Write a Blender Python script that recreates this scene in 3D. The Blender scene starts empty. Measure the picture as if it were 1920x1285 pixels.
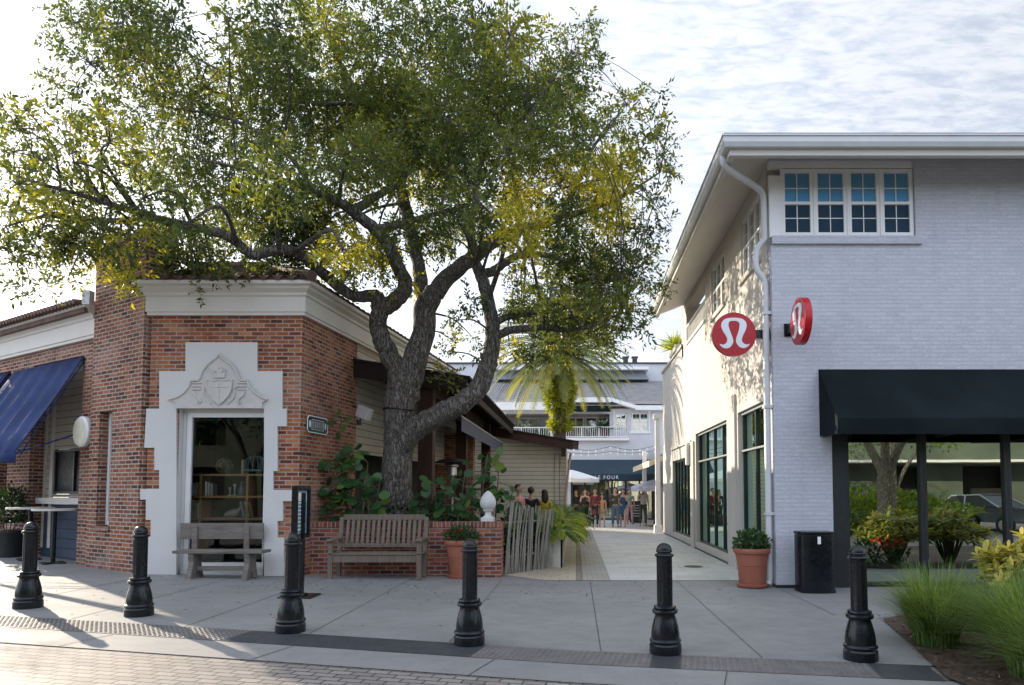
import bpy, bmesh, math, random
import numpy as np
from mathutils import Vector, Matrix

R = math.radians
rng = random.Random(7)
nrg = np.random.default_rng(11)
scene = bpy.context.scene
COL = scene.collection

# ------------------------------------------------------------------ camera
EYE = 1.6
FPX = 1280.0                      # focal length in pixels of the 1920 px wide photograph
PITCH = R(3.0)
PX0, PY0 = 1080.0, 854.0          # optical axis in the photograph
cam_d = bpy.data.cameras.new('camera')
cam = bpy.data.objects.new('camera', cam_d)
COL.objects.link(cam)
cam.location = (0, 0, EYE)
cam.rotation_euler = (R(90) + PITCH, 0, 0)
cam_d.sensor_width = 36.0
cam_d.lens = FPX / 1920 * 36
cam_d.shift_x = -(PX0 - 960) / 1920
cam_d.shift_y = (PY0 - 642.5) / 1920
cam_d.clip_start = 0.05
cam_d.clip_end = 3000
scene.camera = cam

# ------------------------------------------------------------------ light
SUN_AZ = Vector((-0.76, 0.65))          # horizontal direction to the sun
SUN_EL = R(20)
sun_d = bpy.data.lights.new('sun', 'SUN')
sun = bpy.data.objects.new('sun', sun_d)
COL.objects.link(sun)
sun_d.energy = 4.6
sun_d.angle = R(0.5)
sun_d.color = (1.0, 0.86, 0.68)
_to = Vector((SUN_AZ.x * math.cos(SUN_EL), SUN_AZ.y * math.cos(SUN_EL), math.sin(SUN_EL)))
sun.rotation_euler = _to.to_track_quat('Z', 'Y').to_euler()
sun.location = (-30, 30, 25)

world = bpy.data.worlds.new("World")
scene.world = world
world.use_nodes = True
SKY_STRENGTH = 0.12
CLOUD_WHITE = (4.1, 4.3, 4.65)
CLOUD_FILL = (9.4, 10.3, 12.4)  # bright cloud added behind the camera to raise the ambient light
wn, wl = world.node_tree.nodes, world.node_tree.links
wn.clear()
w_out = wn.new('ShaderNodeOutputWorld')
w_bg = wn.new('ShaderNodeBackground'); w_bg.inputs[1].default_value = SKY_STRENGTH
w_sky = wn.new('ShaderNodeTexSky'); w_sky.sky_type = 'NISHITA'; w_sky.sun_disc = False
w_sky.sun_elevation = SUN_EL
w_sky.sun_rotation = math.atan2(SUN_AZ.x, SUN_AZ.y)
w_sky.air_density = 1.0; w_sky.dust_density = 1.2; w_sky.ozone_density = 1.5
# thin layer of rippled cloud: a noise on the plane the view ray meets high above
w_tc = wn.new('ShaderNodeTexCoord')
w_sep = wn.new('ShaderNodeSeparateXYZ'); wl.new(w_tc.outputs['Generated'], w_sep.inputs[0])
def wmath(op, a, b=None, c=None):
    n = wn.new('ShaderNodeMath'); n.operation = op
    for i, s in enumerate((a, b, c)):
        if s is None: continue
        if isinstance(s, (int, float)): n.inputs[i].default_value = s
        else: wl.new(s, n.inputs[i])
    return n.outputs[0]
w_zc = wmath('MAXIMUM', w_sep.outputs[2], 0.03)
w_zc = wmath('ADD', w_zc, 0.12)
w_u = wmath('DIVIDE', w_sep.outputs[0], w_zc)
w_v = wmath('DIVIDE', w_sep.outputs[1], w_zc)
w_comb = wn.new('ShaderNodeCombineXYZ'); wl.new(w_u, w_comb.inputs[0]); wl.new(w_v, w_comb.inputs[1])
w_map = wn.new('ShaderNodeMapping'); wl.new(w_comb.outputs[0], w_map.inputs[0])
w_map.inputs['Rotation'].default_value = (0, 0, R(38)); w_map.inputs['Scale'].default_value = (1.0, 2.6, 1)
w_n1 = wn.new('ShaderNodeTexNoise'); w_n1.inputs['Scale'].default_value = 11.0; w_n1.inputs['Detail'].default_value = 6
w_n1.inputs['Roughness'].default_value = 0.6; w_n1.inputs['Distortion'].default_value = 0.5
wl.new(w_map.outputs[0], w_n1.inputs['Vector'])
w_n2 = wn.new('ShaderNodeTexNoise'); w_n2.inputs['Scale'].default_value = 0.9; w_n2.inputs['Detail'].default_value = 4
wl.new(w_comb.outputs[0], w_n2.inputs['Vector'])
w_n3 = wn.new('ShaderNodeTexNoise'); w_n3.inputs['Scale'].default_value = 26.0; w_n3.inputs['Detail'].default_value = 3
wl.new(w_map.outputs[0], w_n3.inputs['Vector'])
w_s = wmath('MULTIPLY_ADD', w_n2.outputs[0], 0.55, wmath('MULTIPLY_ADD', w_n3.outputs[0], 0.35, w_n1.outputs[0]))
w_r = wn.new('ShaderNodeMapRange'); wl.new(w_s, w_r.inputs[0])
w_r.interpolation_type = 'SMOOTHSTEP'
w_r.inputs[1].default_value = 0.74; w_r.inputs[2].default_value = 1.12
w_r.inputs[3].default_value = 0.58; w_r.inputs[4].default_value = 1.0
w_mix = wn.new('ShaderNodeMix'); w_mix.data_type = 'RGBA'
# the cloud sheet is full to the north; the fill cloud added behind the camera is slightly thinner
w_cov = wn.new('ShaderNodeMapRange'); w_cov.interpolation_type = 'SMOOTHSTEP'
wl.new(w_sep.outputs[1], w_cov.inputs[0])
w_cov.inputs[1].default_value = -0.25; w_cov.inputs[2].default_value = 0.45
w_cov.inputs[3].default_value = 0.8; w_cov.inputs[4].default_value = 1.0
wl.new(wmath('MULTIPLY', w_r.outputs[0], w_cov.outputs[0]), w_mix.inputs[0])
wl.new(w_sky.outputs[0], w_mix.inputs[6])
# the cloud is brighter towards the sun
w_dot = wn.new('ShaderNodeVectorMath'); w_dot.operation = 'DOT_PRODUCT'
wl.new(w_tc.outputs['Generated'], w_dot.inputs[0]); w_dot.inputs[1].default_value = _to
w_glow = wn.new('ShaderNodeMapRange'); wl.new(w_dot.outputs['Value'], w_glow.inputs[0])
w_glow.inputs[1].default_value = 0.2; w_glow.inputs[2].default_value = 1.0
w_glow.inputs[3].default_value = 0.0; w_glow.inputs[4].default_value = 1.0
w_pow = wmath('POWER', w_glow.outputs[0], 2.0)
w_gain = wmath('MULTIPLY_ADD', w_pow, 1.0, 1.0)
w_cc = wn.new('ShaderNodeMix'); w_cc.data_type = 'RGBA'            # brighter cloud added to the south as fill light, thin bright sheet to the north
w_cw = wn.new('ShaderNodeMapRange'); wl.new(w_sep.outputs[1], w_cw.inputs[0]); w_cw.interpolation_type = 'SMOOTHSTEP'
w_cw.inputs[1].default_value = -0.35; w_cw.inputs[2].default_value = 0.35
wl.new(w_cw.outputs[0], w_cc.inputs[0]); w_cc.inputs[6].default_value = (*CLOUD_FILL, 1); w_cc.inputs[7].default_value = (*CLOUD_WHITE, 1)
w_cl = wn.new('ShaderNodeVectorMath'); w_cl.operation = 'SCALE'
wl.new(w_cc.outputs[2], w_cl.inputs[0]); wl.new(w_gain, w_cl.inputs['Scale'])
wl.new(w_cl.outputs[0], w_mix.inputs[7])
wl.new(w_mix.outputs[2], w_bg.inputs[0])
wl.new(w_bg.outputs[0], w_out.inputs[0])

scene.view_settings.view_transform = 'Standard'
scene.view_settings.look = 'None'
scene.view_settings.exposure = 0.82
scene.view_settings.gamma = 1.0
scene.cycles.max_bounces = 8
scene.cycles.diffuse_bounces = 4
scene.cycles.transparent_max_bounces = 12
scene.cycles.sample_clamp_indirect = 6.0
scene.cycles.use_denoising = True

# ------------------------------------------------------------------ projection helpers: pixel of the photograph -> point at depth Y
def at(px, py, Y):
    a = (px - PX0) / FPX; b = (PY0 - py) / FPX
    dy = math.cos(PITCH) - b * math.sin(PITCH); dz = math.sin(PITCH) + b * math.cos(PITCH)
    t = Y / dy
    return Vector((a * t, Y, EYE + dz * t))
def gz(x):                       # the pavement falls gently from the left
    return 0.018 * min(max(-x, 0.0), 22.0)
def ground(px, py):
    z = 0.0
    for _ in range(6):
        a = (px - PX0) / FPX; b = (PY0 - py) / FPX
        dy = math.cos(PITCH) - b * math.sin(PITCH); dz = math.sin(PITCH) + b * math.cos(PITCH)
        t = (z - EYE) / dz
        z = gz(a * t)
    return Vector((a * t, dy * t, z))

# ------------------------------------------------------------------ mesh builder
class MB:
    def __init__(s): s.v = []; s.f = []; s.m = []
    def add(s, verts, faces, m=0):
        o = len(s.v); s.v += [tuple(p) for p in verts]
        s.f += [tuple(i + o for i in f) for f in faces]; s.m += [m] * len(faces); return s
    def box(s, x0, x1, y0, y1, z0, z1, m=0):
        x0, x1 = min(x0, x1), max(x0, x1); y0, y1 = min(y0, y1), max(y0, y1); z0, z1 = min(z0, z1), max(z0, z1)
        return s.add([(x0,y0,z0),(x1,y0,z0),(x1,y1,z0),(x0,y1,z0),(x0,y0,z1),(x1,y0,z1),(x1,y1,z1),(x0,y1,z1)],
              [(0,3,2,1),(4,5,6,7),(0,1,5,4),(1,2,6,5),(2,3,7,6),(3,0,4,7)], m)
    def hexa(s, a, b, m=0):      # two quads a (4 pts, seen ccw from outside) and b behind it
        return s.add(list(a) + list(b), [(0,1,2,3),(7,6,5,4),(0,4,5,1),(1,5,6,2),(2,6,7,3),(3,7,4,0)], m)
    def beam(s, p0, p1, w, h, m=0, up=(0,0,1)):
        p0, p1 = Vector(p0), Vector(p1); d = (p1 - p0).normalized(); u = Vector(up)
        if abs(d.dot(u)) > 0.98: u = Vector((0, 1, 0))
        sx = d.cross(u).normalized() * (w / 2); sz = sx.cross(d).normalized() * (h / 2)
        return s.hexa([p0 - sx - sz, p0 + sx - sz, p0 + sx + sz, p0 - sx + sz], [p1 - sx - sz, p1 + sx - sz, p1 + sx + sz, p1 - sx + sz], m)
    def tube(s, pts, rad, n=8, m=0, caps=True):
        pts = [Vector(p) for p in pts]
        if not hasattr(rad, '__len__'): rad = [rad] * len(pts)
        ref = None; vs = []; fs = []
        for i, p in enumerate(pts):
            d = (pts[min(i + 1, len(pts) - 1)] - pts[max(i - 1, 0)])
            d = d.normalized() if d.length > 1e-9 else Vector((0, 0, 1))
            if ref is None:
                ref = Vector((1, 0, 0)) if abs(d.x) < 0.8 else Vector((0, 1, 0))
            ref = (ref - d * ref.dot(d)).normalized(); b = d.cross(ref)
            for k in range(n):
                a = 2 * math.pi * k / n
                vs.append(p + (ref * math.cos(a) + b * math.sin(a)) * rad[i])
        for i in range(len(pts) - 1):
            for k in range(n):
                k2 = (k + 1) % n
                fs.append((i*n + k, i*n + k2, (i+1)*n + k2, (i+1)*n + k))
        if caps:
            fs.append(tuple(range(n - 1, -1, -1))); fs.append(tuple((len(pts)-1)*n + k for k in range(n)))
        return s.add(vs, fs, m)
    def lathe(s, prof, c=(0,0,0), n=24, m=0, flute=None):      # prof: [(r, z)] bottom to top
        vs = []; fs = []
        for (r, z) in prof:
            for k in range(n):
                a = 2 * math.pi * k / n
                vs.append((c[0] + r * math.cos(a), c[1] + r * math.sin(a), c[2] + z))
        for i in range(len(prof) - 1):
            for k in range(n):
                k2 = (k + 1) % n; fs.append((i*n + k, i*n + k2, (i+1)*n + k2, (i+1)*n + k))
        fs.append(tuple(range(n - 1, -1, -1))); fs.append(tuple((len(prof)-1)*n + k for k in range(n)))
        return s.add(vs, fs, m)
    def prism(s, poly, o, u, v, th, m=0, side=None):           # polygon ccw in (u, v), front face towards u x v, thickness behind
        o, u, v = Vector(o), Vector(u), Vector(v); n = u.cross(v).normalized(); k = len(poly)
        fr = [o + u * a + v * b for a, b in poly]; bk = [p - n * th for p in fr]
        s.add(fr + bk, [tuple(range(k)), tuple(range(2*k - 1, k - 1, -1))], m)
        s.add(fr + bk, [(i, i + k, (i + 1) % k + k, (i + 1) % k) for i in range(k)], m if side is None else side)
        return s
    def quad(s, a, b, c, d, m=0): return s.add([a, b, c, d], [(0, 1, 2, 3)], m)
    def wall(s, o, d, L, z0, z1, th, opens=(), m=0, mr=None):  # o: left end seen from the front; front normal = d x z
        d = Vector((d[0], d[1], 0)).normalized(); o = Vector((o[0], o[1], 0)); n = d.cross(Vector((0, 0, 1)))
        mr = m if mr is None else mr
        us = sorted({0.0, L} | {min(max(e, 0), L) for op in opens for e in op[:2]})
        zs = sorted({z0, z1} | {min(max(e, z0), z1) for op in opens for e in op[2:4]})
        def solid(i, j):
            if i < 0 or j < 0 or i >= len(us) - 1 or j >= len(zs) - 1: return False
            uc, zc = (us[i] + us[i+1]) / 2, (zs[j] + zs[j+1]) / 2
            return not any(a < uc < b and c < zc < e for a, b, c, e in [op[:4] for op in opens])
        P = lambda u, z, t: o + d * u - n * t + Vector((0, 0, z))
        for i in range(len(us) - 1):
            for j in range(len(zs) - 1):
                if not solid(i, j): continue
                a, b, c, e = us[i], us[i+1], zs[j], zs[j+1]
                s.quad(P(a,c,0), P(b,c,0), P(b,e,0), P(a,e,0), m)
                s.quad(P(b,c,th), P(a,c,th), P(a,e,th), P(b,e,th), m)
                if not solid(i-1, j): s.quad(P(a,c,th), P(a,c,0), P(a,e,0), P(a,e,th), mr)
                if not solid(i+1, j): s.quad(P(b,c,0), P(b,c,th), P(b,e,th), P(b,e,0), mr)
                if not solid(i, j-1): s.quad(P(a,c,th), P(b,c,th), P(b,c,0), P(a,c,0), mr)
                if not solid(i, j+1): s.quad(P(a,e,0), P(b,e,0), P(b,e,th), P(a,e,th), mr)
        return s
    def sweep(s, path, prof, m=0, caps=True):                  # horizontal path [(x, y)], profile [(out, z)]; out is to the right of travel
        P = [Vector((p[0], p[1])) for p in path]; k = len(prof); vs = []
        for i, p in enumerate(P):
            d1 = (P[i] - P[i-1]).normalized() if i > 0 else None
            d2 = (P[i+1] - P[i]).normalized() if i < len(P) - 1 else None
            n1 = Vector((d1.y, -d1.x)) if d1 else None; n2 = Vector((d2.y, -d2.x)) if d2 else None
            if n1 and n2: b = (n1 + n2); b = b / max(b.dot(n1), 0.2)
            else: b = n1 or n2
            for (o, z) in prof: vs.append((p.x + b.x * o, p.y + b.y * o, z))
        fs = []
        for i in range(len(P) - 1):
            for j in range(k):
                j2 = (j + 1) % k; fs.append((i*k + j, (i+1)*k + j, (i+1)*k + j2, i*k + j2))
        if caps: fs.append(tuple(range(k))); fs.append(tuple((len(P)-1)*k + j for j in range(k - 1, -1, -1)))
        return s.add(vs, fs, m)
    def build(s, name, mats, parent=None, loc=None, sharp=None, bevel=0, tint=None, uv=True, fix=False):
        """verts are world coordinates; the mesh origin goes to loc (a top-level mesh) or to the parent's origin"""
        me = bpy.data.meshes.new(name)
        off = np.array(world_loc(parent) if parent is not None else (loc or (0, 0, 0)), dtype=np.float64)
        V = np.array(s.v, dtype=np.float64).reshape(-1, 3) - off
        me.from_pydata(V.tolist(), [], s.f)
        if not isinstance(mats, (list, tuple)): mats = [mats]
        for mm in mats: me.materials.append(mm)
        if len(mats) > 1: me.polygons.foreach_set('material_index', s.m)
        if fix:
            bm = bmesh.new(); bm.from_mesh(me); bmesh.ops.remove_doubles(bm, verts=bm.verts, dist=1e-5)
            bmesh.ops.recalc_face_normals(bm, faces=bm.faces); bm.to_mesh(me); bm.free()
        if sharp is not None: smooth(me, sharp)
        if uv: box_uv(me, off)
        if tint is not None:
            at_ = me.attributes.new('tint', 'FLOAT', 'FACE'); at_.data.foreach_set('value', np.asarray(tint, dtype=np.float32))
        o = bpy.data.objects.new(name, me); COL.objects.link(o)
        if parent is not None: o.parent = parent
        else: o.location = tuple(off)
        if bevel:
            b = o.modifiers.new('bevel', 'BEVEL'); b.width = bevel; b.segments = 2; b.limit_method = 'ANGLE'; b.angle_limit = R(40)
        return o
def world_loc(o):
    l = Vector((0, 0, 0))
    while o is not None: l = l + o.location; o = o.parent
    return l
def smooth(me, deg):
    bm = bmesh.new(); bm.from_mesh(me)
    lim = R(deg)
    for f in bm.faces: f.smooth = True
    for e in bm.edges:
        e.smooth = not (len(e.link_faces) == 2 and e.calc_face_angle(0) > lim)
    bm.to_mesh(me); bm.free()
def box_uv(me, off):
    n = len(me.polygons)
    if n == 0: return
    nl = len(me.loops)
    nor = np.empty(n * 3); me.polygons.foreach_get('normal', nor); nor = nor.reshape(-1, 3)
    lt = np.empty(n, dtype=np.int32); me.polygons.foreach_get('loop_total', lt)
    lv = np.empty(nl, dtype=np.int32); me.loops.foreach_get('vertex_index', lv)
    co = np.empty(len(me.vertices) * 3); me.vertices.foreach_get('co', co); co = co.reshape(-1, 3) + off
    pf = np.repeat(np.arange(n), lt); N = nor[pf]; P = co[lv]
    h = np.hypot(N[:, 0], N[:, 1]); flat = np.abs(N[:, 2]) > 0.8
    hs = np.where(h < 1e-6, 1, h); tx, ty = -N[:, 1] / hs, N[:, 0] / hs
    u = np.where(flat, P[:, 0], P[:, 0] * tx + P[:, 1] * ty); v = np.where(flat, P[:, 1], P[:, 2])
    uv = me.uv_layers.new(name='UVMap'); uv.data.foreach_set('uv', np.stack([u, v], 1).astype(np.float32).ravel())

def tag(o, label=None, cat=None, group=None, kind=None):
    if label: o['label'] = label
    if cat: o['category'] = cat
    if group: o['group'] = group
    if kind: o['kind'] = kind
    return o
def thing(name, label, cat, loc=(0, 0, 0), rz=0.0, group=None):
    o = bpy.data.objects.new(name, None); COL.objects.link(o)
    o.empty_display_size = 0.2; o.location = loc; o.rotation_euler = (0, 0, rz)
    return tag(o, label, cat, group)
def dup(root, loc, rz=None, label=None, group=None, scale=None):
    r = root.copy(); COL.objects.link(r); r.location = loc
    if rz is not None: r.rotation_euler = (0, 0, rz)
    if scale is not None: r.scale = scale if hasattr(scale, '__len__') else (scale,) * 3
    if label: r['label'] = label
    if group: r['group'] = group
    for ch in [c for c in root.children]:
        c = ch.copy(); COL.objects.link(c); c.parent = r
        for g in [g for g in ch.children]:
            d = g.copy(); COL.objects.link(d); d.parent = c
    return r
def catmull(pts, k=6):
    P = [Vector(p) for p in pts]; out = []
    for i in range(len(P) - 1):
        p0, p1, p2, p3 = P[max(i-1, 0)], P[i], P[i+1], P[min(i+2, len(P)-1)]
        for j in range(k):
            t = j / k
            out.append(0.5 * ((2*p1) + (p2 - p0)*t + (2*p0 - 5*p1 + 4*p2 - p3)*t*t + (3*p1 - p0 - 3*p2 + p3)*t**3))
    out.append(P[-1]); return out
def lerp_list(vals, n):
    xs = np.linspace(0, len(vals) - 1, n); return list(np.interp(xs, range(len(vals)), vals))
# ------------------------------------------------------------------ materials
class NT:
    def __init__(s, name):
        s.mat = bpy.data.materials.new(name); s.mat.use_nodes = True
        s.n = s.mat.node_tree.nodes; s.l = s.mat.node_tree.links
        s.b = s.n['Principled BSDF']; s.out = s.n['Material Output']
        s.tc = None
    def new(s, t, **kw):
        n = s.n.new(t)
        for k, v in kw.items(): setattr(n, k, v)
        return n
    def put(s, sock, v):
        if v is None: return
        if hasattr(v, 'links') or isinstance(v, bpy.types.NodeSocket): s.l.new(v, sock)
        else: sock.default_value = v
    def coord(s, kind='Object', scale=(1,1,1), rot=(0,0,0)):
        tc = s.new('ShaderNodeTexCoord'); m = s.new('ShaderNodeMapping')
        s.l.new(tc.outputs[kind], m.inputs[0]); m.inputs['Scale'].default_value = scale; m.inputs['Rotation'].default_value = rot
        return m.outputs[0]
    def noise(s, vec, scale, detail=4, rough=0.55, dist=0.0):
        n = s.new('ShaderNodeTexNoise'); s.l.new(vec, n.inputs['Vector'])
        n.inputs['Scale'].default_value = scale; n.inputs['Detail'].default_value = detail
        n.inputs['Roughness'].default_value = rough; n.inputs['Distortion'].default_value = dist
        return n.outputs[0]
    def ramp(s, fac, stops):
        r = s.new('ShaderNodeValToRGB'); s.l.new(fac, r.inputs[0]); e = r.color_ramp.elements
        while len(e) < len(stops): e.new(0.5)
        for i, (p, c) in enumerate(stops): e[i].position = p; e[i].color = (c[0], c[1], c[2], 1) if hasattr(c, '__len__') else (c, c, c, 1)
        return r.outputs[0]
    def mix(s, fac, a, b, mode='MIX'):
        m = s.new('ShaderNodeMix', data_type='RGBA', blend_type=mode)
        s.put(m.inputs[0], fac)
        for i, v in ((6, a), (7, b)):
            if isinstance(v, (tuple, list)): v = (v[0], v[1], v[2], 1)
            s.put(m.inputs[i], v)
        return m.outputs[2]
    def math(s, op, a, b=None, c=None):
        n = s.new('ShaderNodeMath', operation=op)
        for i, v in enumerate((a, b, c)): s.put(n.inputs[i], v)
        return n.outputs[0]
    def rng(s, v, a, b, c, d):
        n = s.new('ShaderNodeMapRange'); s.put(n.inputs[0], v)
        for i, x in enumerate((a, b, c, d)): n.inputs[i + 1].default_value = x
        return n.outputs[0]
    def bump(s, h, strength=0.3, dist=0.01, nrm=None):
        b = s.new('ShaderNodeBump'); b.inputs['Strength'].default_value = strength; b.inputs['Distance'].default_value = dist
        s.l.new(h, b.inputs['Height'])
        if nrm is not None: s.l.new(nrm, b.inputs['Normal'])
        return b.outputs[0]
    def fin(s, col=None, rough=None, nrm=None, metal=None, spec=None):
        if col is not None:
            if isinstance(col, (tuple, list)): col = (col[0], col[1], col[2], 1)
            s.put(s.b.inputs['Base Color'], col)
        s.put(s.b.inputs['Roughness'], rough); s.put(s.b.inputs['Metallic'], metal)
        if nrm is not None: s.l.new(nrm, s.b.inputs['Normal'])
        if spec is not None: s.b.inputs['Specular IOR Level'].default_value = spec
        return s.mat

def plain(name, col, rough=0.6, var=0.12, scale=3.0, bump=0.0, bscale=40.0, metal=0.0, spec=0.5, dirt=0.0, dirtcol=(0.12, 0.1, 0.08)):
    t = NT(name); c = t.coord('Object')
    n = t.noise(c, scale, 5)
    lo = [x * (1 - var) for x in col]; hi = [min(x * (1 + var), 0.95) for x in col]
    k = t.mix(t.rng(n, .3, .7, 0, 1), lo, hi)
    if dirt:
        d = t.rng(t.noise(c, scale * 0.7 + .4, 7, .68), .5, .78, 0, dirt)
        k = t.mix(d, k, dirtcol)
    nrm = t.bump(t.noise(c, bscale, 4), bump, 0.01) if bump else None
    r = t.rng(t.noise(c, scale * 4, 3), .3, .7, max(rough - .08, 0.02), min(rough + .08, 1))
    return t.fin(k, r, nrm, metal, spec)

def brick(name, tones, mortar, bw=0.225, bh=0.0745, ms=0.011, uv='UV', rot=0.0, rough=0.85, bump=0.6, dirt=0.25, offset=0.5, sq=1.0, mvar=0.1, soot=(0.06, 0.05, 0.045), patch=None, streak=0.0):
    t = NT(name); c = t.coord(uv, rot=(0, 0, rot)); w = t.coord('Object')
    # slightly uneven courses
    nz = t.new('ShaderNodeTexNoise'); t.l.new(c, nz.inputs['Vector']); nz.inputs['Scale'].default_value = 6.0; nz.inputs['Detail'].default_value = 3
    sub = t.new('ShaderNodeVectorMath', operation='SUBTRACT'); t.l.new(nz.outputs['Color'], sub.inputs[0]); sub.inputs[1].default_value = (.5, .5, .5)
    sc = t.new('ShaderNodeVectorMath', operation='SCALE'); t.l.new(sub.outputs[0], sc.inputs[0]); sc.inputs['Scale'].default_value = bh * 0.16
    ad = t.new('ShaderNodeVectorMath', operation='ADD'); t.l.new(c, ad.inputs[0]); t.l.new(sc.outputs[0], ad.inputs[1])
    b = t.new('ShaderNodeTexBrick'); t.l.new(ad.outputs[0], b.inputs['Vector'])
    b.inputs['Scale'].default_value = 1.0; b.inputs['Brick Width'].default_value = bw; b.inputs['Row Height'].default_value = bh
    b.inputs['Mortar Size'].default_value = ms; b.inputs['Mortar Smooth'].default_value = 0.15
    b.inputs['Color1'].default_value = (0, 0, 0, 1); b.inputs['Color2'].default_value = (1, 1, 1, 1); b.inputs['Mortar'].default_value = (.5, .5, .5, 1)
    b.offset = offset; b.squash = sq
    k = t.ramp(b.outputs['Color'], [(i / (len(tones) - 1), x) for i, x in enumerate(tones)])
    fine = t.noise(w, 26, 5, .65)
    k = t.mix(t.rng(fine, .3, .75, .0, .55), k, t.mix(1.0, k, (.55, .5, .48), 'MULTIPLY'))
    mt = t.mix(t.noise(w, 5, 4), [x * (1 - mvar * 2) for x in mortar], [min(x * (1 + mvar), .9) for x in mortar])
    k = t.mix(b.outputs['Fac'], k, mt)
    if patch:                                        # weathered areas, where lime has washed over the bricks
        k = t.mix(t.rng(t.noise(w, .8, 6, .65), .5, .72, 0, patch[1]), k, patch[0])
    d = t.rng(t.noise(w, 1.3, 8, .65), .48, .75, 0, dirt)
    k = t.mix(d, k, t.mix(1.0, k, (soot[0] * 6, soot[1] * 6, soot[2] * 6), 'MULTIPLY'))
    if streak:                                       # rain streaks down the face
        st = t.noise(t.coord('Object', scale=(7, 7, .35)), 1.0, 5, .65)
        k = t.mix(t.rng(st, .52, .74, 0, streak), k, t.mix(1.0, k, (.62, .61, .6), 'MULTIPLY'))
    h = t.math('SUBTRACT', t.math('MULTIPLY', fine, 0.35), b.outputs['Fac'])
    return t.fin(k, rough, t.bump(h, bump, 0.012), spec=0.3)

def leafmat(name, dark, mid, light, trans=0.45, rough=0.45):
    t = NT(name)
    a = t.new('ShaderNodeAttribute', attribute_name='tint')
    k = t.ramp(a.outputs['Fac'], [(0, dark), (.5, mid), (1, light)])
    t.fin(k, rough, spec=0.35)
    tr = t.new('ShaderNodeBsdfTranslucent')
    kk = t.mix(1.0, k, (1.6, 1.5, .6), 'MULTIPLY'); t.l.new(kk, tr.inputs['Color'])
    ms = t.new('ShaderNodeMixShader'); ms.inputs[0].default_value = trans
    t.l.new(t.b.outputs[0], ms.inputs[1]); t.l.new(tr.outputs[0], ms.inputs[2]); t.l.new(ms.outputs[0], t.out.inputs[0])
    return t.mat

def glassmat(name, tint=(.6, .7, .66), refl=0.12, rough=0.0, gc=(.95, 1, .97)):
    t = NT(name)
    tr = t.new('ShaderNodeBsdfTransparent'); tr.inputs[0].default_value = (*tint, 1)
    gl = t.new('ShaderNodeBsdfGlossy'); gl.inputs['Roughness'].default_value = rough; gl.inputs['Color'].default_value = (*gc, 1)
    f = t.new('ShaderNodeFresnel'); f.inputs[0].default_value = 1.5
    k = t.math('MULTIPLY_ADD', f.outputs[0], 1.0 - refl, refl)
    nz = t.bump(t.noise(t.coord('Object'), 0.7, 2), 0.02, 0.05); t.l.new(nz, gl.inputs['Normal'])
    ms = t.new('ShaderNodeMixShader'); t.l.new(k, ms.inputs[0]); t.l.new(tr.outputs[0], ms.inputs[1]); t.l.new(gl.outputs[0], ms.inputs[2])
    t.l.new(ms.outputs[0], t.out.inputs[0]); return t.mat

def siding(name, col, pitch=0.16, rough=0.6, dirt=0.2):
    t = NT(name); c = t.coord('UV'); w = t.coord('Object')
    sp = t.new('ShaderNodeSeparateXYZ'); t.l.new(c, sp.inputs[0])
    f = t.math('FRACT', t.math('DIVIDE', sp.outputs[1], pitch))
    k = t.mix(t.noise(w, 4, 5), [x * .85 for x in col], [min(x * 1.1, .9) for x in col])
    k = t.mix(t.rng(t.noise(w, 1.6, 7, .7), .5, .8, 0, dirt), k, (.2, .19, .16))
    gap = t.rng(f, .02, .14, 1, 0)
    k = t.mix(gap, k, (.06, .055, .05))
    h = t.math('MULTIPLY', t.math('MINIMUM', t.math('MULTIPLY', f, 12), t.math('SUBTRACT', 1.5, f)), 1.0)
    return t.fin(k, rough, t.bump(h, .5, .015), spec=.3)

def woodmat(name, c1, c2, rough=0.75, grain=18, axis='Z', dirt=0.3):
    t = NT(name); s = {'X': (1, grain, grain), 'Y': (grain, 1, grain), 'Z': (grain, grain, 1)}[axis]
    c = t.coord('Object', scale=s); w = t.coord('Object')
    n = t.noise(c, 2.2, 6, .65, .4)
    k = t.mix(t.rng(n, .3, .72, 0, 1), c1, c2)
    k = t.mix(t.rng(t.noise(w, 2.5, 6), .45, .8, 0, dirt), k, [x * .4 for x in c1])
    return t.fin(k, rough, t.bump(n, .35, .008), spec=.3)

def bark(name, c1, c2, c3, zs=0.28, scale=9.0):
    t = NT(name); c = t.coord('Object', scale=(1, 1, zs)); w = t.coord('Object')
    v = t.new('ShaderNodeTexVoronoi', feature='DISTANCE_TO_EDGE'); v.inputs['Scale'].default_value = scale * 1.9
    nz = t.new('ShaderNodeTexNoise'); t.l.new(c, nz.inputs['Vector']); nz.inputs['Scale'].default_value = scale; nz.inputs['Detail'].default_value = 4
    mx = t.mix(.2, c, nz.outputs['Color'])
    t.l.new(mx, v.inputs['Vector'])
    n = t.noise(c, scale * 2, 7, .7)
    ridge = t.rng(v.outputs['Distance'], 0, .22, 0, 1)
    h = t.math('ADD', t.math('MULTIPLY', ridge, .6), n)
    k = t.mix(t.rng(h, .42, 1.05, 0, 1), c1, c2)
    k = t.mix(t.rng(t.noise(w, 2.2, 6, .7), .5, .74, 0, .4), k, c3)
    return t.fin(k, .9, t.bump(h, 1.0, .06), spec=.2)

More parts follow.
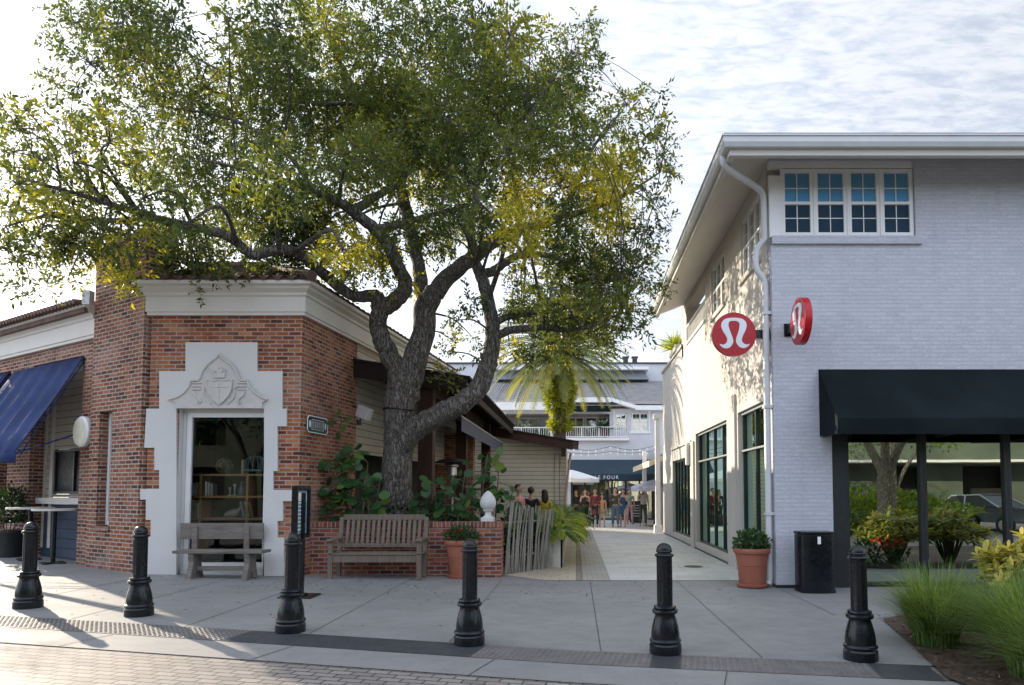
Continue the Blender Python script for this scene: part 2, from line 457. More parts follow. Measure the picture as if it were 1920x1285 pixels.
def tilepave(name, tones, joint, bw, bh, ms, rot=0.0, offset=.5, rough=.6, bump=.4, stain=.25, dark=(.25, .22, .19), wear=None):
    t = NT(name); c = t.coord('UV', rot=(0, 0, rot)); w = t.coord('Object')
    b = t.new('ShaderNodeTexBrick'); t.l.new(c, b.inputs['Vector']); b.offset = offset
    b.inputs['Scale'].default_value = 1.0; b.inputs['Brick Width'].default_value = bw; b.inputs['Row Height'].default_value = bh
    b.inputs['Mortar Size'].default_value = ms; b.inputs['Mortar Smooth'].default_value = .2
    b.inputs['Color1'].default_value = (0, 0, 0, 1); b.inputs['Color2'].default_value = (1, 1, 1, 1); b.inputs['Mortar'].default_value = (.5, .5, .5, 1)
    k = t.ramp(b.outputs['Color'], [(i / (len(tones) - 1), x) for i, x in enumerate(tones)])
    n = t.noise(w, 18, 6, .7)
    k = t.mix(t.rng(n, .35, .75, 0, .35), k, t.mix(1.0, k, (.6, .58, .55), 'MULTIPLY'))
    k = t.mix(b.outputs['Fac'], k, joint)
    k = t.mix(t.rng(t.noise(w, .9, 8, .7), .46, .74, 0, stain), k, dark)
    h = t.math('SUBTRACT', t.math('MULTIPLY', n, .3), b.outputs['Fac'])
    return t.fin(k, rough, t.bump(h, bump, .008), spec=.35)

RED = [(.085, .03, .02), (.25, .066, .034), (.42, .14, .055), (.33, .085, .038), (.5, .21, .09), (.17, .045, .03), (.4, .125, .052)]
m = {}
m['brick'] = brick('red brick', RED, (.37, .315, .26), dirt=.8, patch=((.36, .25, .2), .5))
m['brick_old'] = brick('weathered red brick', [(.07, .03, .022), (.17, .055, .034), (.3, .1, .05), (.22, .066, .036), (.37, .15, .075), (.13, .042, .03)], (.4, .35, .29), dirt=.6, patch=((.4, .33, .29), .45))
m['brick_low'] = brick('dark red brick', [(.1, .03, .024), (.22, .06, .042), (.32, .095, .055), (.17, .045, .035), (.42, .15, .07), (.27, .07, .045)], (.34, .29, .255), bw=.225, bh=.076, ms=.01, dirt=.6)
m['brick_cap'] = brick('brick on edge', [(.13, .04, .035), (.22, .07, .05), (.36, .13, .07), (.18, .06, .045)], (.36, .31, .28), bw=.075, bh=.3, ms=.008, offset=0, dirt=.35)
m['white_brick'] = brick('white painted brick', [(.54, .56, .62), (.58, .6, .655), (.61, .63, .68), (.56, .58, .635)], (.54, .56, .61), bw=.21, bh=.07, ms=.009, bump=.9, dirt=.3, soot=(.14, .14, .145), patch=((.53, .54, .575), .6), streak=.18)
m['stucco'] = plain('cream painted stucco', (.56, .53, .485), .8, .05, 1.2, .25, 55, dirt=.1, dirtcol=(.45, .41, .36))
m['white_trim'] = plain('white trim paint', (.76, .76, .75), .45, .04, 2.0)
m['cream_trim'] = plain('cream cornice paint', (.62, .59, .53), .6, .06, 1.4, .1, 30, dirt=.22, dirtcol=(.4, .36, .3))
m['plaster'] = plain('white plaster surround', (.58, .575, .555), .75, .05, 1.5, .18, 45, dirt=.16, dirtcol=(.46, .42, .37))
m['plaster_relief'] = plain('carved plaster', (.53, .505, .47), .75, .08, 6, .3, 50, dirt=.4, dirtcol=(.4, .34, .29))
m['soffit'] = plain('painted soffit', (.58, .55, .5), .7, .05, 1.0)
m['gutter'] = plain('gutter metal', (.57, .58, .59), .4, .06, 2.0, dirt=.15)
m['black_metal'] = plain('black enamel', (.007, .008, .01), .24, .3, 6, .02, 45, spec=.4, dirt=.07, dirtcol=(.05, .048, .046))
m['bar_grey'] = plain('grey window bar', (.3, .32, .32), .4, .1, 3)
m['dark_frame'] = plain('dark window frame', (.02, .022, .024), .4, .15, 3)
m['green_frame'] = plain('dark green mullion', (.018, .035, .03), .35, .15, 3)
m['black_canvas'] = plain('black awning canvas', (.008, .013, .015), .85, .35, 1.2, .25, 90, spec=.1, dirt=.35, dirtcol=(.022, .028, .03))
m['blue_canvas'] = plain('navy awning canvas', (.018, .034, .105), .8, .2, 1.5, .15, 90, spec=.15, dirt=.25, dirtcol=(.05, .075, .2))
m['grey_canvas'] = plain('grey blue canvas', (.1, .105, .16), .8, .12, 3, .15, 90)
m['navy_canvas'] = plain('dark teal canvas', (.018, .04, .06), .75, .15, 2)
m['terracotta'] = plain('terracotta', (.3, .098, .058), .7, .12, 4, .1, 40, dirt=.3, dirtcol=(.36, .2, .14))
m['soil'] = plain('dark soil', (.035, .025, .018), .95, .3, 12, .5, 60)
m['concrete'] = None
m['roof_tile'] = plain('brown clay roof tile', (.13, .075, .055), .75, .4, 5, .3, 40, dirt=.5, dirtcol=(.05, .04, .035))
m['shingle'] = tilepave('grey roof shingle', [(.19, .185, .18), (.25, .24, .24), (.29, .28, .28), (.22, .215, .21)], (.13, .13, .13), .32, .14, .012, rough=.9, stain=.2)
m['dark_timber'] = woodmat('dark stained timber', (.014, .009, .007), (.036, .02, .015), .7, 14, 'Y')
m['brown_timber'] = woodmat('brown timber post', (.03, .016, .012), (.08, .037, .025), .7, 16, 'Z')
m['grey_wood'] = woodmat('weathered grey bench wood', (.1, .088, .076), (.25, .225, .195), .8, 16, 'X')
m['taupe_wood'] = woodmat('taupe painted bench wood', (.12, .094, .074), (.19, .152, .12), .65, 10, 'Z', .2)
m['drift'] = woodmat('driftwood picket', (.17, .16, .145), (.42, .385, .33), .85, 18, 'Z', .35)
m['tan_siding'] = siding('tan clapboard', (.62, .57, .45), .155)
m['grey_siding'] = siding('grey clapboard', (.5, .47, .41), .155, dirt=.35)
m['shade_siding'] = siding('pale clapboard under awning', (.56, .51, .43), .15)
m['white_siding'] = plain('pale grey wall paint', (.56, .565, .59), .7, .05, 1.5, dirt=.1, dirtcol=(.4, .4, .42))
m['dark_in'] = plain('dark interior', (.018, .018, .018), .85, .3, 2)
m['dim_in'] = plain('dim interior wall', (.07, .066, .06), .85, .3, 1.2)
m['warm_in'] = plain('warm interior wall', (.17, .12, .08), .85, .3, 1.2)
m['glass'] = glassmat('shop glass', (.5, .62, .54), .48, gc=(.9, 1, .88))
m['green_glass'] = glassmat('green tinted glass', (.4, .66, .54), .55, gc=(.74, 1, .88))
m['clear_window'] = glassmat('clear sash glass', (.9, .95, .97), .06)
m['opaque_pane'] = plain('dark hatch pane', (.012, .012, .013), .35, .3, 3, spec=.12)  # opaque in place of glass; the unlit look is painted into its colour
m['win_glass'] = glassmat('window glass', (.35, .4, .42), .3)
m['clear_glass'] = glassmat('display glass', (.8, .86, .84), .015)
m['blind'] = plain('pale blue roller blind', (.2, .55, .82), .85, .05, 2)
m['red_sign'] = plain('red sign enamel', (.44, .01, .02), .3, .05, 4, spec=.4)
m['white_sign'] = plain('white sign enamel', (.8, .82, .84), .35, .02, 4)
m['bark'] = bark('oak bark', (.045, .039, .034), (.24, .218, .19), (.2, .2, .175), zs=.26, scale=11)
m['pale_bark'] = bark('pale bark', (.2, .16, .11), (.42, .36, .27), (.36, .32, .22), zs=.4)
m['palm_bark'] = bark('palm trunk', (.07, .055, .04), (.24, .2, .15), (.14, .11, .07), zs=2.0, scale=6)
m['shelf_wood'] = woodmat('shelf wood', (.36, .18, .075), (.52, .28, .12), .6, 12, 'X', .15)
m['twig'] = plain('twig bark', (.06, .045, .035), .9, .3, 8)
m['stem'] = plain('green brown stem', (.1, .09, .05), .8, .3, 8)
m['oak_leaf'] = leafmat('oak leaf', (.034, .054, .026), (.12, .148, .045), (.44, .39, .035), .55)
m['grape_leaf'] = leafmat('sea grape leaf', (.012, .04, .012), (.035, .1, .03), (.15, .2, .04), .25, .35)
m['fern_leaf'] = leafmat('fern leaf', (.035, .085, .018), (.16, .25, .04), (.48, .48, .07), .48)
m['grass_leaf'] = leafmat('fountain grass', (.035, .085, .022), (.11, .21, .05), (.3, .36, .12), .4)
m['palm_leaf'] = leafmat('palm leaf', (.06, .105, .045), (.14, .19, .07), (.3, .29, .1), .35)
m['croton_leaf'] = leafmat('yellow green shrub leaf', (.06, .12, .02), (.28, .3, .05), (.62, .5, .12), .35)
m['dark_leaf'] = leafmat('dark green leaf', (.01, .03, .012), (.025, .065, .025), (.06, .12, .04), .25)
m['flower'] = plain('red petals', (.6, .02, .02), .5, .2, 8)
m['mulch'] = plain('brown mulch', (.075, .05, .034), .95, .45, 9, .8, 35)
m['chip'] = leafmat('mulch chips', (.03, .02, .014), (.085, .055, .036), (.2, .15, .1), .05, .9)
m['steel'] = plain('brushed steel', (.45, .44, .42), .35, .1, 6, metal=1.0)
m['car_white'] = plain('white car paint', (.72, .73, .75), .18, .02, 2)
m['car_grey'] = plain('grey car paint', (.3, .33, .37), .18, .02, 2)
m['tyre'] = plain('tyre rubber', (.02, .02, .02), .8, .2, 8)
m['bulb'] = plain('clear bulb', (.8, .78, .7), .2, .02, 2)
m['umbrella_white'] = plain('white umbrella canvas', (.74, .74, .74), .8, .04, 2)
m['rust'] = plain('rusted dark iron', (.05, .042, .038), .6, .3, 8, .2, 60, metal=.6)

def concrete():
    t = NT('sidewalk concrete'); w = t.coord('Object')
    n1 = t.noise(w, .45, 6, .6); n2 = t.noise(w, 60, 4, .7); n3 = t.noise(w, 3.2, 7, .7)
    k = t.mix(t.rng(n1, .35, .68, 0, 1), (.2, .2, .198), (.265, .26, .252))
    cr = t.new('ShaderNodeTexVoronoi', feature='DISTANCE_TO_EDGE'); t.l.new(t.mix(.12, w, t.noise(w, 2.5, 5)), cr.inputs['Vector']); cr.inputs['Scale'].default_value = .22
    k = t.mix(t.rng(cr.outputs['Distance'], 0, .004, .18, 0), k, (.17, .155, .14))
    tyre = t.noise(t.coord('Object', scale=(.35, 3.2, 1), rot=(0, 0, .18)), 2.0, 6, .7)
    k = t.mix(t.rng(tyre, .55, .8, 0, .4), k, (.15, .147, .143))
    k = t.mix(t.rng(n3, .46, .72, 0, .5), k, (.165, .162, .157))
    k = t.mix(t.rng(n2, .35, .7, 0, .2), k, (.18, .175, .17))
    sp = t.new('ShaderNodeTexVoronoi'); t.l.new(w, sp.inputs['Vector']); sp.inputs['Scale'].default_value = 1.6   # old gum spots
    k = t.mix(t.rng(sp.outputs['Distance'], .0, .034, .75, 0), k, (.085, .08, .075))
    return t.fin(k, t.rng(n3, .3, .7, .55, .75), t.bump(t.math('ADD', n2, t.math('MULTIPLY', n3, .4)), .18, .006), spec=.35)
m['concrete'] = concrete()
m['groove'] = plain('dark joint', (.09, .085, .08), .9, .2, 10)
STREET_ROT = -math.atan2(-.182, .983)
m['pavers'] = tilepave('street clay pavers', [(.2, .18, .165), (.26, .235, .215), (.3, .27, .245), (.23, .205, .19), (.28, .24, .21)], (.045, .04, .037), .2, .1, .008, rot=STREET_ROT, rough=.6, bump=.8, stain=.35, dark=(.15, .125, .11))
m['travertine'] = tilepave('pale stone paving', [(.55, .545, .54), (.62, .61, .6), (.48, .475, .47), (.66, .65, .64), (.53, .525, .52)], (.34, .33, .32), .62, .31, .007, rough=.42, bump=.2, stain=.2, dark=(.38, .36, .33))
m['edge_pavers'] = tilepave('grey edge pavers', [(.36, .34, .32), (.42, .4, .38), (.33, .31, .29)], (.2, .18, .17), .2, .1, .007, rough=.6, stain=.25)
m['border'] = tilepave('brown border pavers', [(.24, .19, .16), (.3, .24, .2), (.2, .165, .14)], (.13, .11, .1), .1, .21, .007, rough=.65, stain=.3, offset=0)
m['sand_pavers'] = tilepave('sand border pavers', [(.45, .39, .31), (.5, .44, .35), (.41, .36, .29)], (.27, .23, .19), .3, .3, .006, rough=.65, stain=.3)
m['tactile'] = plain('tactile paving', (.135, .125, .12), .55, .18, 5, .1, 60, dirt=.3, dirtcol=(.08, .075, .075))
m['tactile_flat'] = plain('dark metal paving plate', (.045, .047, .054), .5, .18, 5, .1, 60)
# ------------------------------------------------------------------ ground
SU, SN = Vector((.983, -.182)), Vector((.182, .983))       # along and across the kerb
def sq(s, q): p = SU * s + SN * q; return (p.x, p.y)
def sheet(name, poly, mat_, dz, depth=0.0, extra=None):
    bm = bmesh.new()
    bm.faces.new([bm.verts.new((x, y, 0)) for x, y in poly])
    for cut in (0.0, -5.0, -10.0, -22.0):
        bmesh.ops.bisect_plane(bm, geom=bm.verts[:] + bm.edges[:] + bm.faces[:], plane_co=(cut, 0, 0), plane_no=(1, 0, 0))
    for v in bm.verts: v.co.z = gz(v.co.x) + dz
    bm.normal_update()
    for f in bm.faces:
        if f.normal.z < 0: f.normal_flip()
    me = bpy.data.meshes.new(name); bm.to_mesh(me); bm.free()
    me.materials.append(mat_); box_uv(me, np.zeros(3))
    o = bpy.data.objects.new(name, me); COL.objects.link(o)
    return tag(o, kind='structure')
Q_T, Q_B, Q_K = 6.85, 6.32, 5.72
sheet('street', [(-600, -300), (600, -300), (600, 900), (-600, 900)], m['pavers'], -0.012)
def back_of(q, s0, s1): return [sq(s0, q), sq(s1, q)]
kerb = sheet('kerb_strip', [sq(-40, Q_K), sq(30, Q_K), sq(30, Q_B), sq(-40, Q_B)], m['concrete'], -0.004)
sheet('sidewalk', [sq(-45, Q_T), sq(30, Q_T), (45, 24), (45, 70), (-60, 70), (-60, 24)], m['concrete'], 0.0)
# saw-cut joints across the concrete
jb = MB()
for x in (-8.95, -7.4, -5.9, -4.4, -2.9, -1.32, .25, 1.79, 3.34):
    y0 = (Q_T - .182 * x) / .983 + .01; y1 = 12.28 if x > -5 else 12.1
    if x < -8: y1 = 12.6
    if x > 3: y0 = 8.9; y1 = 11.2
    z0, z1 = gz(x) + .003, gz(x) + .003
    jb.quad((x - .006, y0, z0), (x + .006, y0, z0), (x + .006, y1, z1), (x - .006, y1, z1))
for s in (-8.3, -6.2, -4.1, -2.0, .15, 2.3):
    a, b = sq(s, Q_K + .01), sq(s + .05, Q_B - .01)
    jb.quad((a[0] - .006, a[1], gz(a[0]) + .001), (a[0] + .006, a[1], gz(a[0]) + .001), (b[0] + .006, b[1], gz(b[0]) + .001), (b[0] - .006, b[1], gz(b[0]) + .001))
for x0, x1, y in ((-1.3, 3.4, 11.62),):
    jb.quad((x0, y - .006, gz(x0) + .003), (x1, y - .006, .003), (x1, y + .006, .003), (x0, y + .006, gz(x0) + .003))
tag(jb.build('pavement_joint', m['groove']), kind='structure')
# tactile band: flat plates and domed tiles in turn
sx = lambda px, py: ground(px, py).to_2d().dot(SU)
cuts = [-30, sx(450, 1190), sx(905, 1215), sx(1220, 1240), sx(1278, 1242), sx(1640, 1258), sx(1760, 1265)]
for i in range(len(cuts) - 1):
    a, b = cuts[i], cuts[i + 1]
    sheet('tactile_paving' if i % 2 == 0 else 'paving_plate', [sq(a, Q_B), sq(b, Q_B), sq(b, Q_T), sq(a, Q_T)], m['tactile'] if i % 2 == 0 else m['tactile_flat'], 0.0)
db = MB()
for i in (0, 2, 4):
    a, b = max(cuts[i], -13.0), cuts[i + 1]
    n = int((b - a) / .0605)
    for j in range(n):
        s = a + .03 + j * .0605
        for r in range(8):
            q = Q_B + .05 + r * .0605
            x, y = sq(s, q); z = gz(x) + .001
            vs = []
            for rad, h in ((.019, 0), (.012, .006)):
                for k in range(7):
                    an = 2 * math.pi * k / 7; vs.append((x + rad * math.cos(an), y + rad * math.sin(an), z + h))
            db.add(vs, [(k, (k + 1) % 7, 7 + (k + 1) % 7, 7 + k) for k in range(7)] + [tuple(range(7, 14))])
tag(db.build('tactile_paving_dome', m['tactile'], uv=False), kind='structure')
# passage
sheet('path', [(.62, 12.3), (3.32, 12.3), (3.32, 26.2), (6.0, 26.2), (6.0, 40), (-6, 40), (-6, 30), (.62, 29.0)], m['travertine'], .008)
sheet('border_paving', [(.0, 12.3), (.13, 12.3), (.13, 29.0), (.0, 29.0)], m['border'], .009)
sheet('edge_paving', [(.13, 12.3), (.62, 12.3), (.62, 29.0), (.13, 29.0)], m['edge_pavers'], .007)
sheet('sand_paving', [(-1.36, 12.9), (-.6, 12.3), (.0, 12.3), (.0, 29.0), (-.35, 29.0), (-.35, 14.6)], m['sand_pavers'], .006)
# floor drain cover with a loose dark lid
t = thing('drain_cover', 'flat dark drain cover lying in the pale stone passage floor', 'drain cover', tuple(ground(1300, 1064)))
b = MB(); c = ground(1300, 1064)
b.box(c.x - .32, c.x + .32, c.y - .22, c.y + .22, .009, .016); b.build('frame', m['travertine'], t)
b = MB(); b.lathe([(.2, .017), (.2, .022), (.18, .024)], (c.x, c.y, 0), 20); b.build('lid', m['rust'], t)
# planting bed by the right-hand shop
BED = [(3.16, 5.9), (3.80, 8.55), (4.25, 8.9), (14, 8.9), (14, 3.2), (4.6, 3.4), (3.35, 4.6)]
sheet('planting_bed', BED, m['mulch'], .02)
# ------------------------------------------------------------------ window helper
def obx(mb, o, d, u0, u1, z0, z1, t0, t1, mi=0):       # box in a facade's own frame: along, up, inwards
    o = Vector((o[0], o[1], 0)); d = Vector((d[0], d[1], 0)).normalized(); n = d.cross(Vector((0, 0, 1)))
    P = lambda u, z, t: o + d * u - n * t + Vector((0, 0, z))
    return mb.hexa([P(u0,z0,t0), P(u1,z0,t0), P(u1,z1,t0), P(u0,z1,t0)], [P(u0,z0,t1), P(u1,z0,t1), P(u1,z1,t1), P(u0,z1,t1)], mi)
def window(parent, o, d, u0, u1, z0, z1, cols=1, rails=(), fw=.06, t0=.08, t1=.16, fm=None, gm=None, muntin=None, name='window', bars=None, thin=.014):
    """frame mesh with mullions and rails (heights), a child pane; muntin=(nx, nz) thin bars per light"""
    b = MB()
    obx(b, o, d, u0, u1, z0, z0 + fw, t0, t1); obx(b, o, d, u0, u1, z1 - fw, z1, t0, t1)
    obx(b, o, d, u0, u0 + fw, z0 + fw, z1 - fw, t0, t1); obx(b, o, d, u1 - fw, u1, z0 + fw, z1 - fw, t0, t1)
    W = u1 - u0; xs = [u0 + W * i / cols for i in range(cols + 1)]
    for x in xs[1:-1]: obx(b, o, d, x - fw * .5, x + fw * .5, z0 + fw, z1 - fw, t0, t1)
    for r in rails:
        for i in range(cols):
            a = xs[i] + (fw if i == 0 else fw * .5); e = xs[i + 1] - (fw if i == cols - 1 else fw * .5)
            obx(b, o, d, a, e, r - fw * .4, r + fw * .4, t0 + .002, t1 - .002)
    if muntin:
        zz = [z0 + fw] + list(rails) + [z1 - fw]
        for i in range(cols):
            a = xs[i] + (fw if i == 0 else fw * .5); e = xs[i + 1] - (fw if i == cols - 1 else fw * .5)
            for j in range(len(zz) - 1):
                for k in range(1, muntin[0]):
                    x = a + (e - a) * k / muntin[0]; obx(b, o, d, x - thin / 2, x + thin / 2, zz[j], zz[j + 1], t0 + .03, t0 + .045)
                for k in range(1, muntin[1]):
                    z = zz[j] + (zz[j + 1] - zz[j]) * k / muntin[1]; obx(b, o, d, a, e, z - thin / 2, z + thin / 2, t0 + .027, t0 + .042)
    w = b.build(name, fm or m['white_trim'], parent)
    g = MB(); o3 = Vector((o[0], o[1], 0)); dd = Vector((d[0], d[1], 0)).normalized(); n = dd.cross(Vector((0, 0, 1)))
    tt = (t0 + t1) / 2 + .004
    P = lambda u, z: o3 + dd * u - n * tt + Vector((0, 0, z))
    g.quad(P(u0 + .01, z0 + .01), P(u1 - .01, z0 + .01), P(u1 - .01, z1 - .01), P(u0 + .01, z1 - .01))
    g.build('pane', gm or m['win_glass'], w)
    return w

# ------------------------------------------------------------------ white brick shop on the right
RX, RY = 3.32, 11.4
rb = thing('shop_building', 'two storey white painted brick shop with deep eaves and black awning', 'building', (RX, RY, 0))
FD, FO = (1, 0), (RX, RY)
fx = lambda px, py=600: at(px, py, RY).x - RX
fz = lambda py: at(1500, py, RY).z
SX0, SX1, SZ1 = fx(1562, 950), fx(2230, 950), 2.9
U0, U1 = fx(1441, 380) + .02, fx(1716, 380)
UZ0, UZ1 = fz(444), 7.26
b = MB(); b.wall(FO, FD, 11.0, -.1, 7.5, .3, [(SX0, SX1, -.2, SZ1), (U0, U1, UZ0, UZ1)])
b.build('front_wall', m['white_brick'], rb)
LD, LO = (0, -1), (RX, 26.0)
u = lambda Y: 26.0 - Y
W1, W2, W3 = (u(13.95), u(12.0), .2, 3.2), (u(18.9), u(14.9), .2, 3.18), (u(23.5), u(19.75), .2, 2.62)
WA, WB, LG = (u(13.5), u(12.1), 5.82, 7.02), (u(16.5), u(15.05), 5.82, 7.02), (u(20.3), u(17.3), 6.02, 7.1)
b = MB(); b.wall(LO, LD, u(11.7), -.1, 5.7, .3, [W1, W2, W3])
b.wall((RX, 21.0), LD, 9.3, 5.7, 7.5, .3, [(a - 5, e - 5, c, f) for a, e, c, f in (WA, WB, LG)])
b.wall((RX, 26.0), LD, 5.0, 5.7, 6.08, .3)
b.box(RX, RX + 3.5, 20.9, 21.2, 5.75, 7.4)
b.box(RX + .3, 14.3, 25.7, 26.0, -.1, 6.05)
b.build('side_wall', m['stucco'], rb)
b = MB(); b.sweep([(RX, 26.0), (RX, 21.02)], [(-.33, 6.08), (.06, 6.08), (.06, 6.16), (-.33, 6.16)]); b.build('coping', m['stucco'], rb)
# pilaster trim and band along the passage wall
for Y, w in ((19.33, .5), (14.42, .7)):
    b = MB(); obx(b, LO, LD, u(Y) - w / 2, u(Y) + w / 2, 0, 3.6 if Y < 19 else 3.0, -.05, .0); b.build('pilaster', m['stucco'], rb)
b = MB(); obx(b, LO, LD, u(23.6), u(19.6), 3.0, 3.06, -.05, 0.0); b.build('string_course', m['stucco'], rb)
# windows on the passage
window(rb, LO, LD, W1[0], W1[1], .2, 3.2, 2, (2.42,), .055, .1, .17, m['green_frame'], m['green_glass'])
window(rb, LO, LD, W2[0], W2[1], .2, 3.18, 4, (2.4,), .06, .1, .17, m['green_frame'], m['green_glass'])
window(rb, LO, LD, W3[0], W3[1], .2, 2.62, 6, (), .06, .1, .17, m['green_frame'], m['green_glass'])
for W in (W1, W2):
    b = MB(); obx(b, LO, LD, W[0] + .01, W[1] - .01, W[3] - .06, W[3] - .015, .06, .1); obx(b, LO, LD, W[0] + .01, W[1] - .01, 2.395, 2.43, .06, .098); b.build('window_head', m['bar_grey'], rb)
for W in (WA, WB):
    window(rb, LO, LD, W[0], W[1], W[2], W[3], 3, ((W[2] + W[3]) / 2,), .07, .03, .12, m['white_trim'], m['win_glass'], (2, 2))
    b = MB(); obx(b, LO, LD, W[0] - .06, W[1] + .06, W[2] - .1, W[2], -.05, .05); b.build('window_sill', m['stucco'], rb)
b = MB(); obx(b, LO, LD, LG[0] + .05, LG[1] - .05, 5.95, 6.02, -.04, .1)
for k in range(26):
    uu = LG[0] + .1 + k * (LG[1] - LG[0] - .2) / 25; obx(b, LO, LD, uu - .012, uu + .012, 6.02, 6.5, .02, .05)
obx(b, LO, LD, LG[0] + .05, LG[1] - .05, 6.5, 6.56, .0, .07); b.build('railing', m['white_trim'], rb)
b = MB(); b.box(RX + .3, RX + 2.4, 17.0, 20.6, 5.8, 5.95); b.quad((RX + 2.4, 17.0, 5.9), (RX + 2.4, 20.6, 5.9), (RX + 2.4, 20.6, 7.4), (RX + 2.4, 17, 7.4)); b.quad((RX + .3, 17.0, 5.9), (RX + 2.4, 17.0, 5.9), (RX + 2.4, 17.0, 7.4), (RX + .3, 17.0, 7.4)); b.build('loggia_wall', m['stucco'], rb)
# small wall lamp box
b = MB(); obx(b, LO, LD, u(19.75), u(19.55), 2.35, 2.95, -.16, -.051); b.build('wall_lamp', m['white_trim'], rb, bevel=.02)
# upper front window group: four sash windows in one white casing
b = MB()
obx(b, FO, FD, U0 + .002, fx(1466, 380), UZ0 + .002, 7.0, .03, .12)
obx(b, FO, FD, U0 + .002, U1 - .002, fz(313), UZ1 - .002, .05, .13)
b.build('window_surround', m['white_trim'], rb)
sash_dark = plain('dark lower sash sheet', (.02, .045, .075), .7, .1, 4, spec=.2)  # dark sheet added over the lower panes to block their bright reflection
xs = [fx(1466, 380), fx(1528, 380), fx(1591, 380), fx(1653, 380), U1 - .01]
zt, zb = fz(315), fz(441); zm = (zt + zb) / 2 - .01
for i in range(4):
    w = window(rb, FO, FD, xs[i] + .004, xs[i + 1] - .004, zb, zt, 1, (zm,), .062, .04, .12, m['white_trim'], m['clear_window'], (2, 2))
    bl = MB(); obx(bl, FO, FD, xs[i] + .066, xs[i + 1] - .066, zb + .062, zm - .03, .078, .0795); bl.build('dark_sash_sheet', sash_dark, w)
    bl = MB(); obx(bl, FO, FD, xs[i] + .06, xs[i + 1] - .06, zm + .01, zt - .05, .1, .106); bl.build('blind', m['blind'], w)
    bl = MB(); obx(bl, FO, FD, xs[i] - .012, xs[i] + .012, zb - .01, zt, .02, .0395); bl.build('mullion', m['white_trim'], w)
b = MB(); obx(b, FO, FD, .0, fx(1727, 450), fz(459), UZ0 - .001, -.06, .05); b.build('window_sill', m['white_brick'], rb)
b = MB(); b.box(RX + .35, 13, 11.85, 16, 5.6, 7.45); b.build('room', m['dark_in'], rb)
# eaves
epath = [(RX, 20.6), (RX, RY), (RX + 11.2, RY)]
b = MB(); b.sweep(epath, [(-.0, 7.29), (.80, 6.97), (.80, 6.885), (.90, 6.885), (.90, 7.13), (-.0, 7.43)]); b.build('eave', m['soffit'], rb)
b = MB(); b.sweep(epath, [(.903, 6.985), (.985, 6.985), (1.02, 7.05), (1.02, 7.14), (1.04, 7.14), (1.04, 7.165), (.903, 7.165)]); b.build('gutter', m['gutter'], rb)
b = MB(); b.sweep([(RX, 21.0), (RX, RY), (RX + 11.2, RY)], [(1.0, 7.17), (1.0, 7.2), (-5.5, 9.4), (-5.5, 9.35)]); b.build('roof', m['shingle'], rb)
# downspout
b = MB()
pts = catmull([(2.37, 10.75, 7.0), (2.4, 10.78, 6.86), (2.62, 10.95, 6.80), (3.02, 11.3, 6.76), (3.2, 11.47, 6.7), (3.23, 11.5, 6.5)], 5) + [Vector((3.235, 11.5, 5.95))]
pts += catmull([(3.235, 11.5, 5.9), (3.1, 11.5, 5.72), (3.09, 11.5, 5.4), (3.22, 11.5, 5.18), (3.235, 11.5, 4.9)], 4) + [Vector((3.235, 11.5, .12)), Vector((3.2, 11.45, .04))]
b.tube(pts, .055, 10)
for z in (1.2, 3.0, 4.6): b.box(3.17, 3.318, 11.435, 11.57, z, z + .05)
b.build('downspout', m['gutter'], rb, sharp=40)
# storefront
def shopwin(u0, u1):
    return window(rb, FO, FD, u0, u1, .03, SZ1 - .02, 1, (), .055, .1, .2, m['dark_frame'], m['glass'], name='shop_window')
b = MB(); obx(b, FO, FD, SX0 + .004, fx(1591, 950), 0, SZ1, .02, .3); b.build('door_jamb', m['dark_frame'], rb)
ms_ = [fx(1591, 950), fx(1739, 950), fx(1899, 950), fx(2060, 950), fx(2230, 950)]
for i in range(4): shopwin(ms_[i] + .002, ms_[i + 1] - .002)
# interior of the shop
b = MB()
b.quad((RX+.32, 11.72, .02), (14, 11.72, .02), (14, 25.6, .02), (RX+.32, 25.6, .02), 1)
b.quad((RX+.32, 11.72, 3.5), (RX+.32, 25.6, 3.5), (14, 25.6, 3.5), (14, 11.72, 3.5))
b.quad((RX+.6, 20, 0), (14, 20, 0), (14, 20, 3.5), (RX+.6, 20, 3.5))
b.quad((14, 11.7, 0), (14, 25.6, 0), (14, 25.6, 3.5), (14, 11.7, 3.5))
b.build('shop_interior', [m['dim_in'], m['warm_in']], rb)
b = MB()
for i_, x in enumerate((5.2, 7.4, 9.2)):
    t = thing('display_table', 'wooden display table with folded stock inside the shop, ' + ('nearest the street corner', 'in the middle of the window', 'deepest to the right')[i_], 'table', (x, 15.5, .02))
    b = MB(); b.box(x, x + 1.3, 15.5, 16.1, .8, .88); b.build('tabletop', m['brown_timber'], t)
    for dx, dy in ((.03, .03), (1.21, .03), (.03, .51), (1.21, .51)): b = MB(); b.box(x + dx, x + dx + .06, 15.5 + dy, 15.56 + dy, .021, .8); b.build('leg', m['brown_timber'], t)
    b = MB(); b.box(x + .1, x + .55, 15.55, 16.0, .881, 1.1); b.box(x + .7, x + 1.2, 15.55, 16.0, .881, 1.2); b.build('folded_stock', m['blind'], t)
t = thing('pendant_lamp', 'white cylinder pendant lamp hanging inside the shop window', 'lamp', (RX + fx(1609, 840) + .06, 12.0, 3.5))
c = world_loc(t); b = MB(); b.lathe([(.02, -1.35), (.075, -1.34), (.075, -.9), (.02, -.89)], c, 16); b.build('lamp_shade', m['white_sign'], t, sharp=40)
b = MB(); b.tube([c, c + Vector((0, 0, -.9))], .006, 6); b.build('cord', m['black_metal'], t)
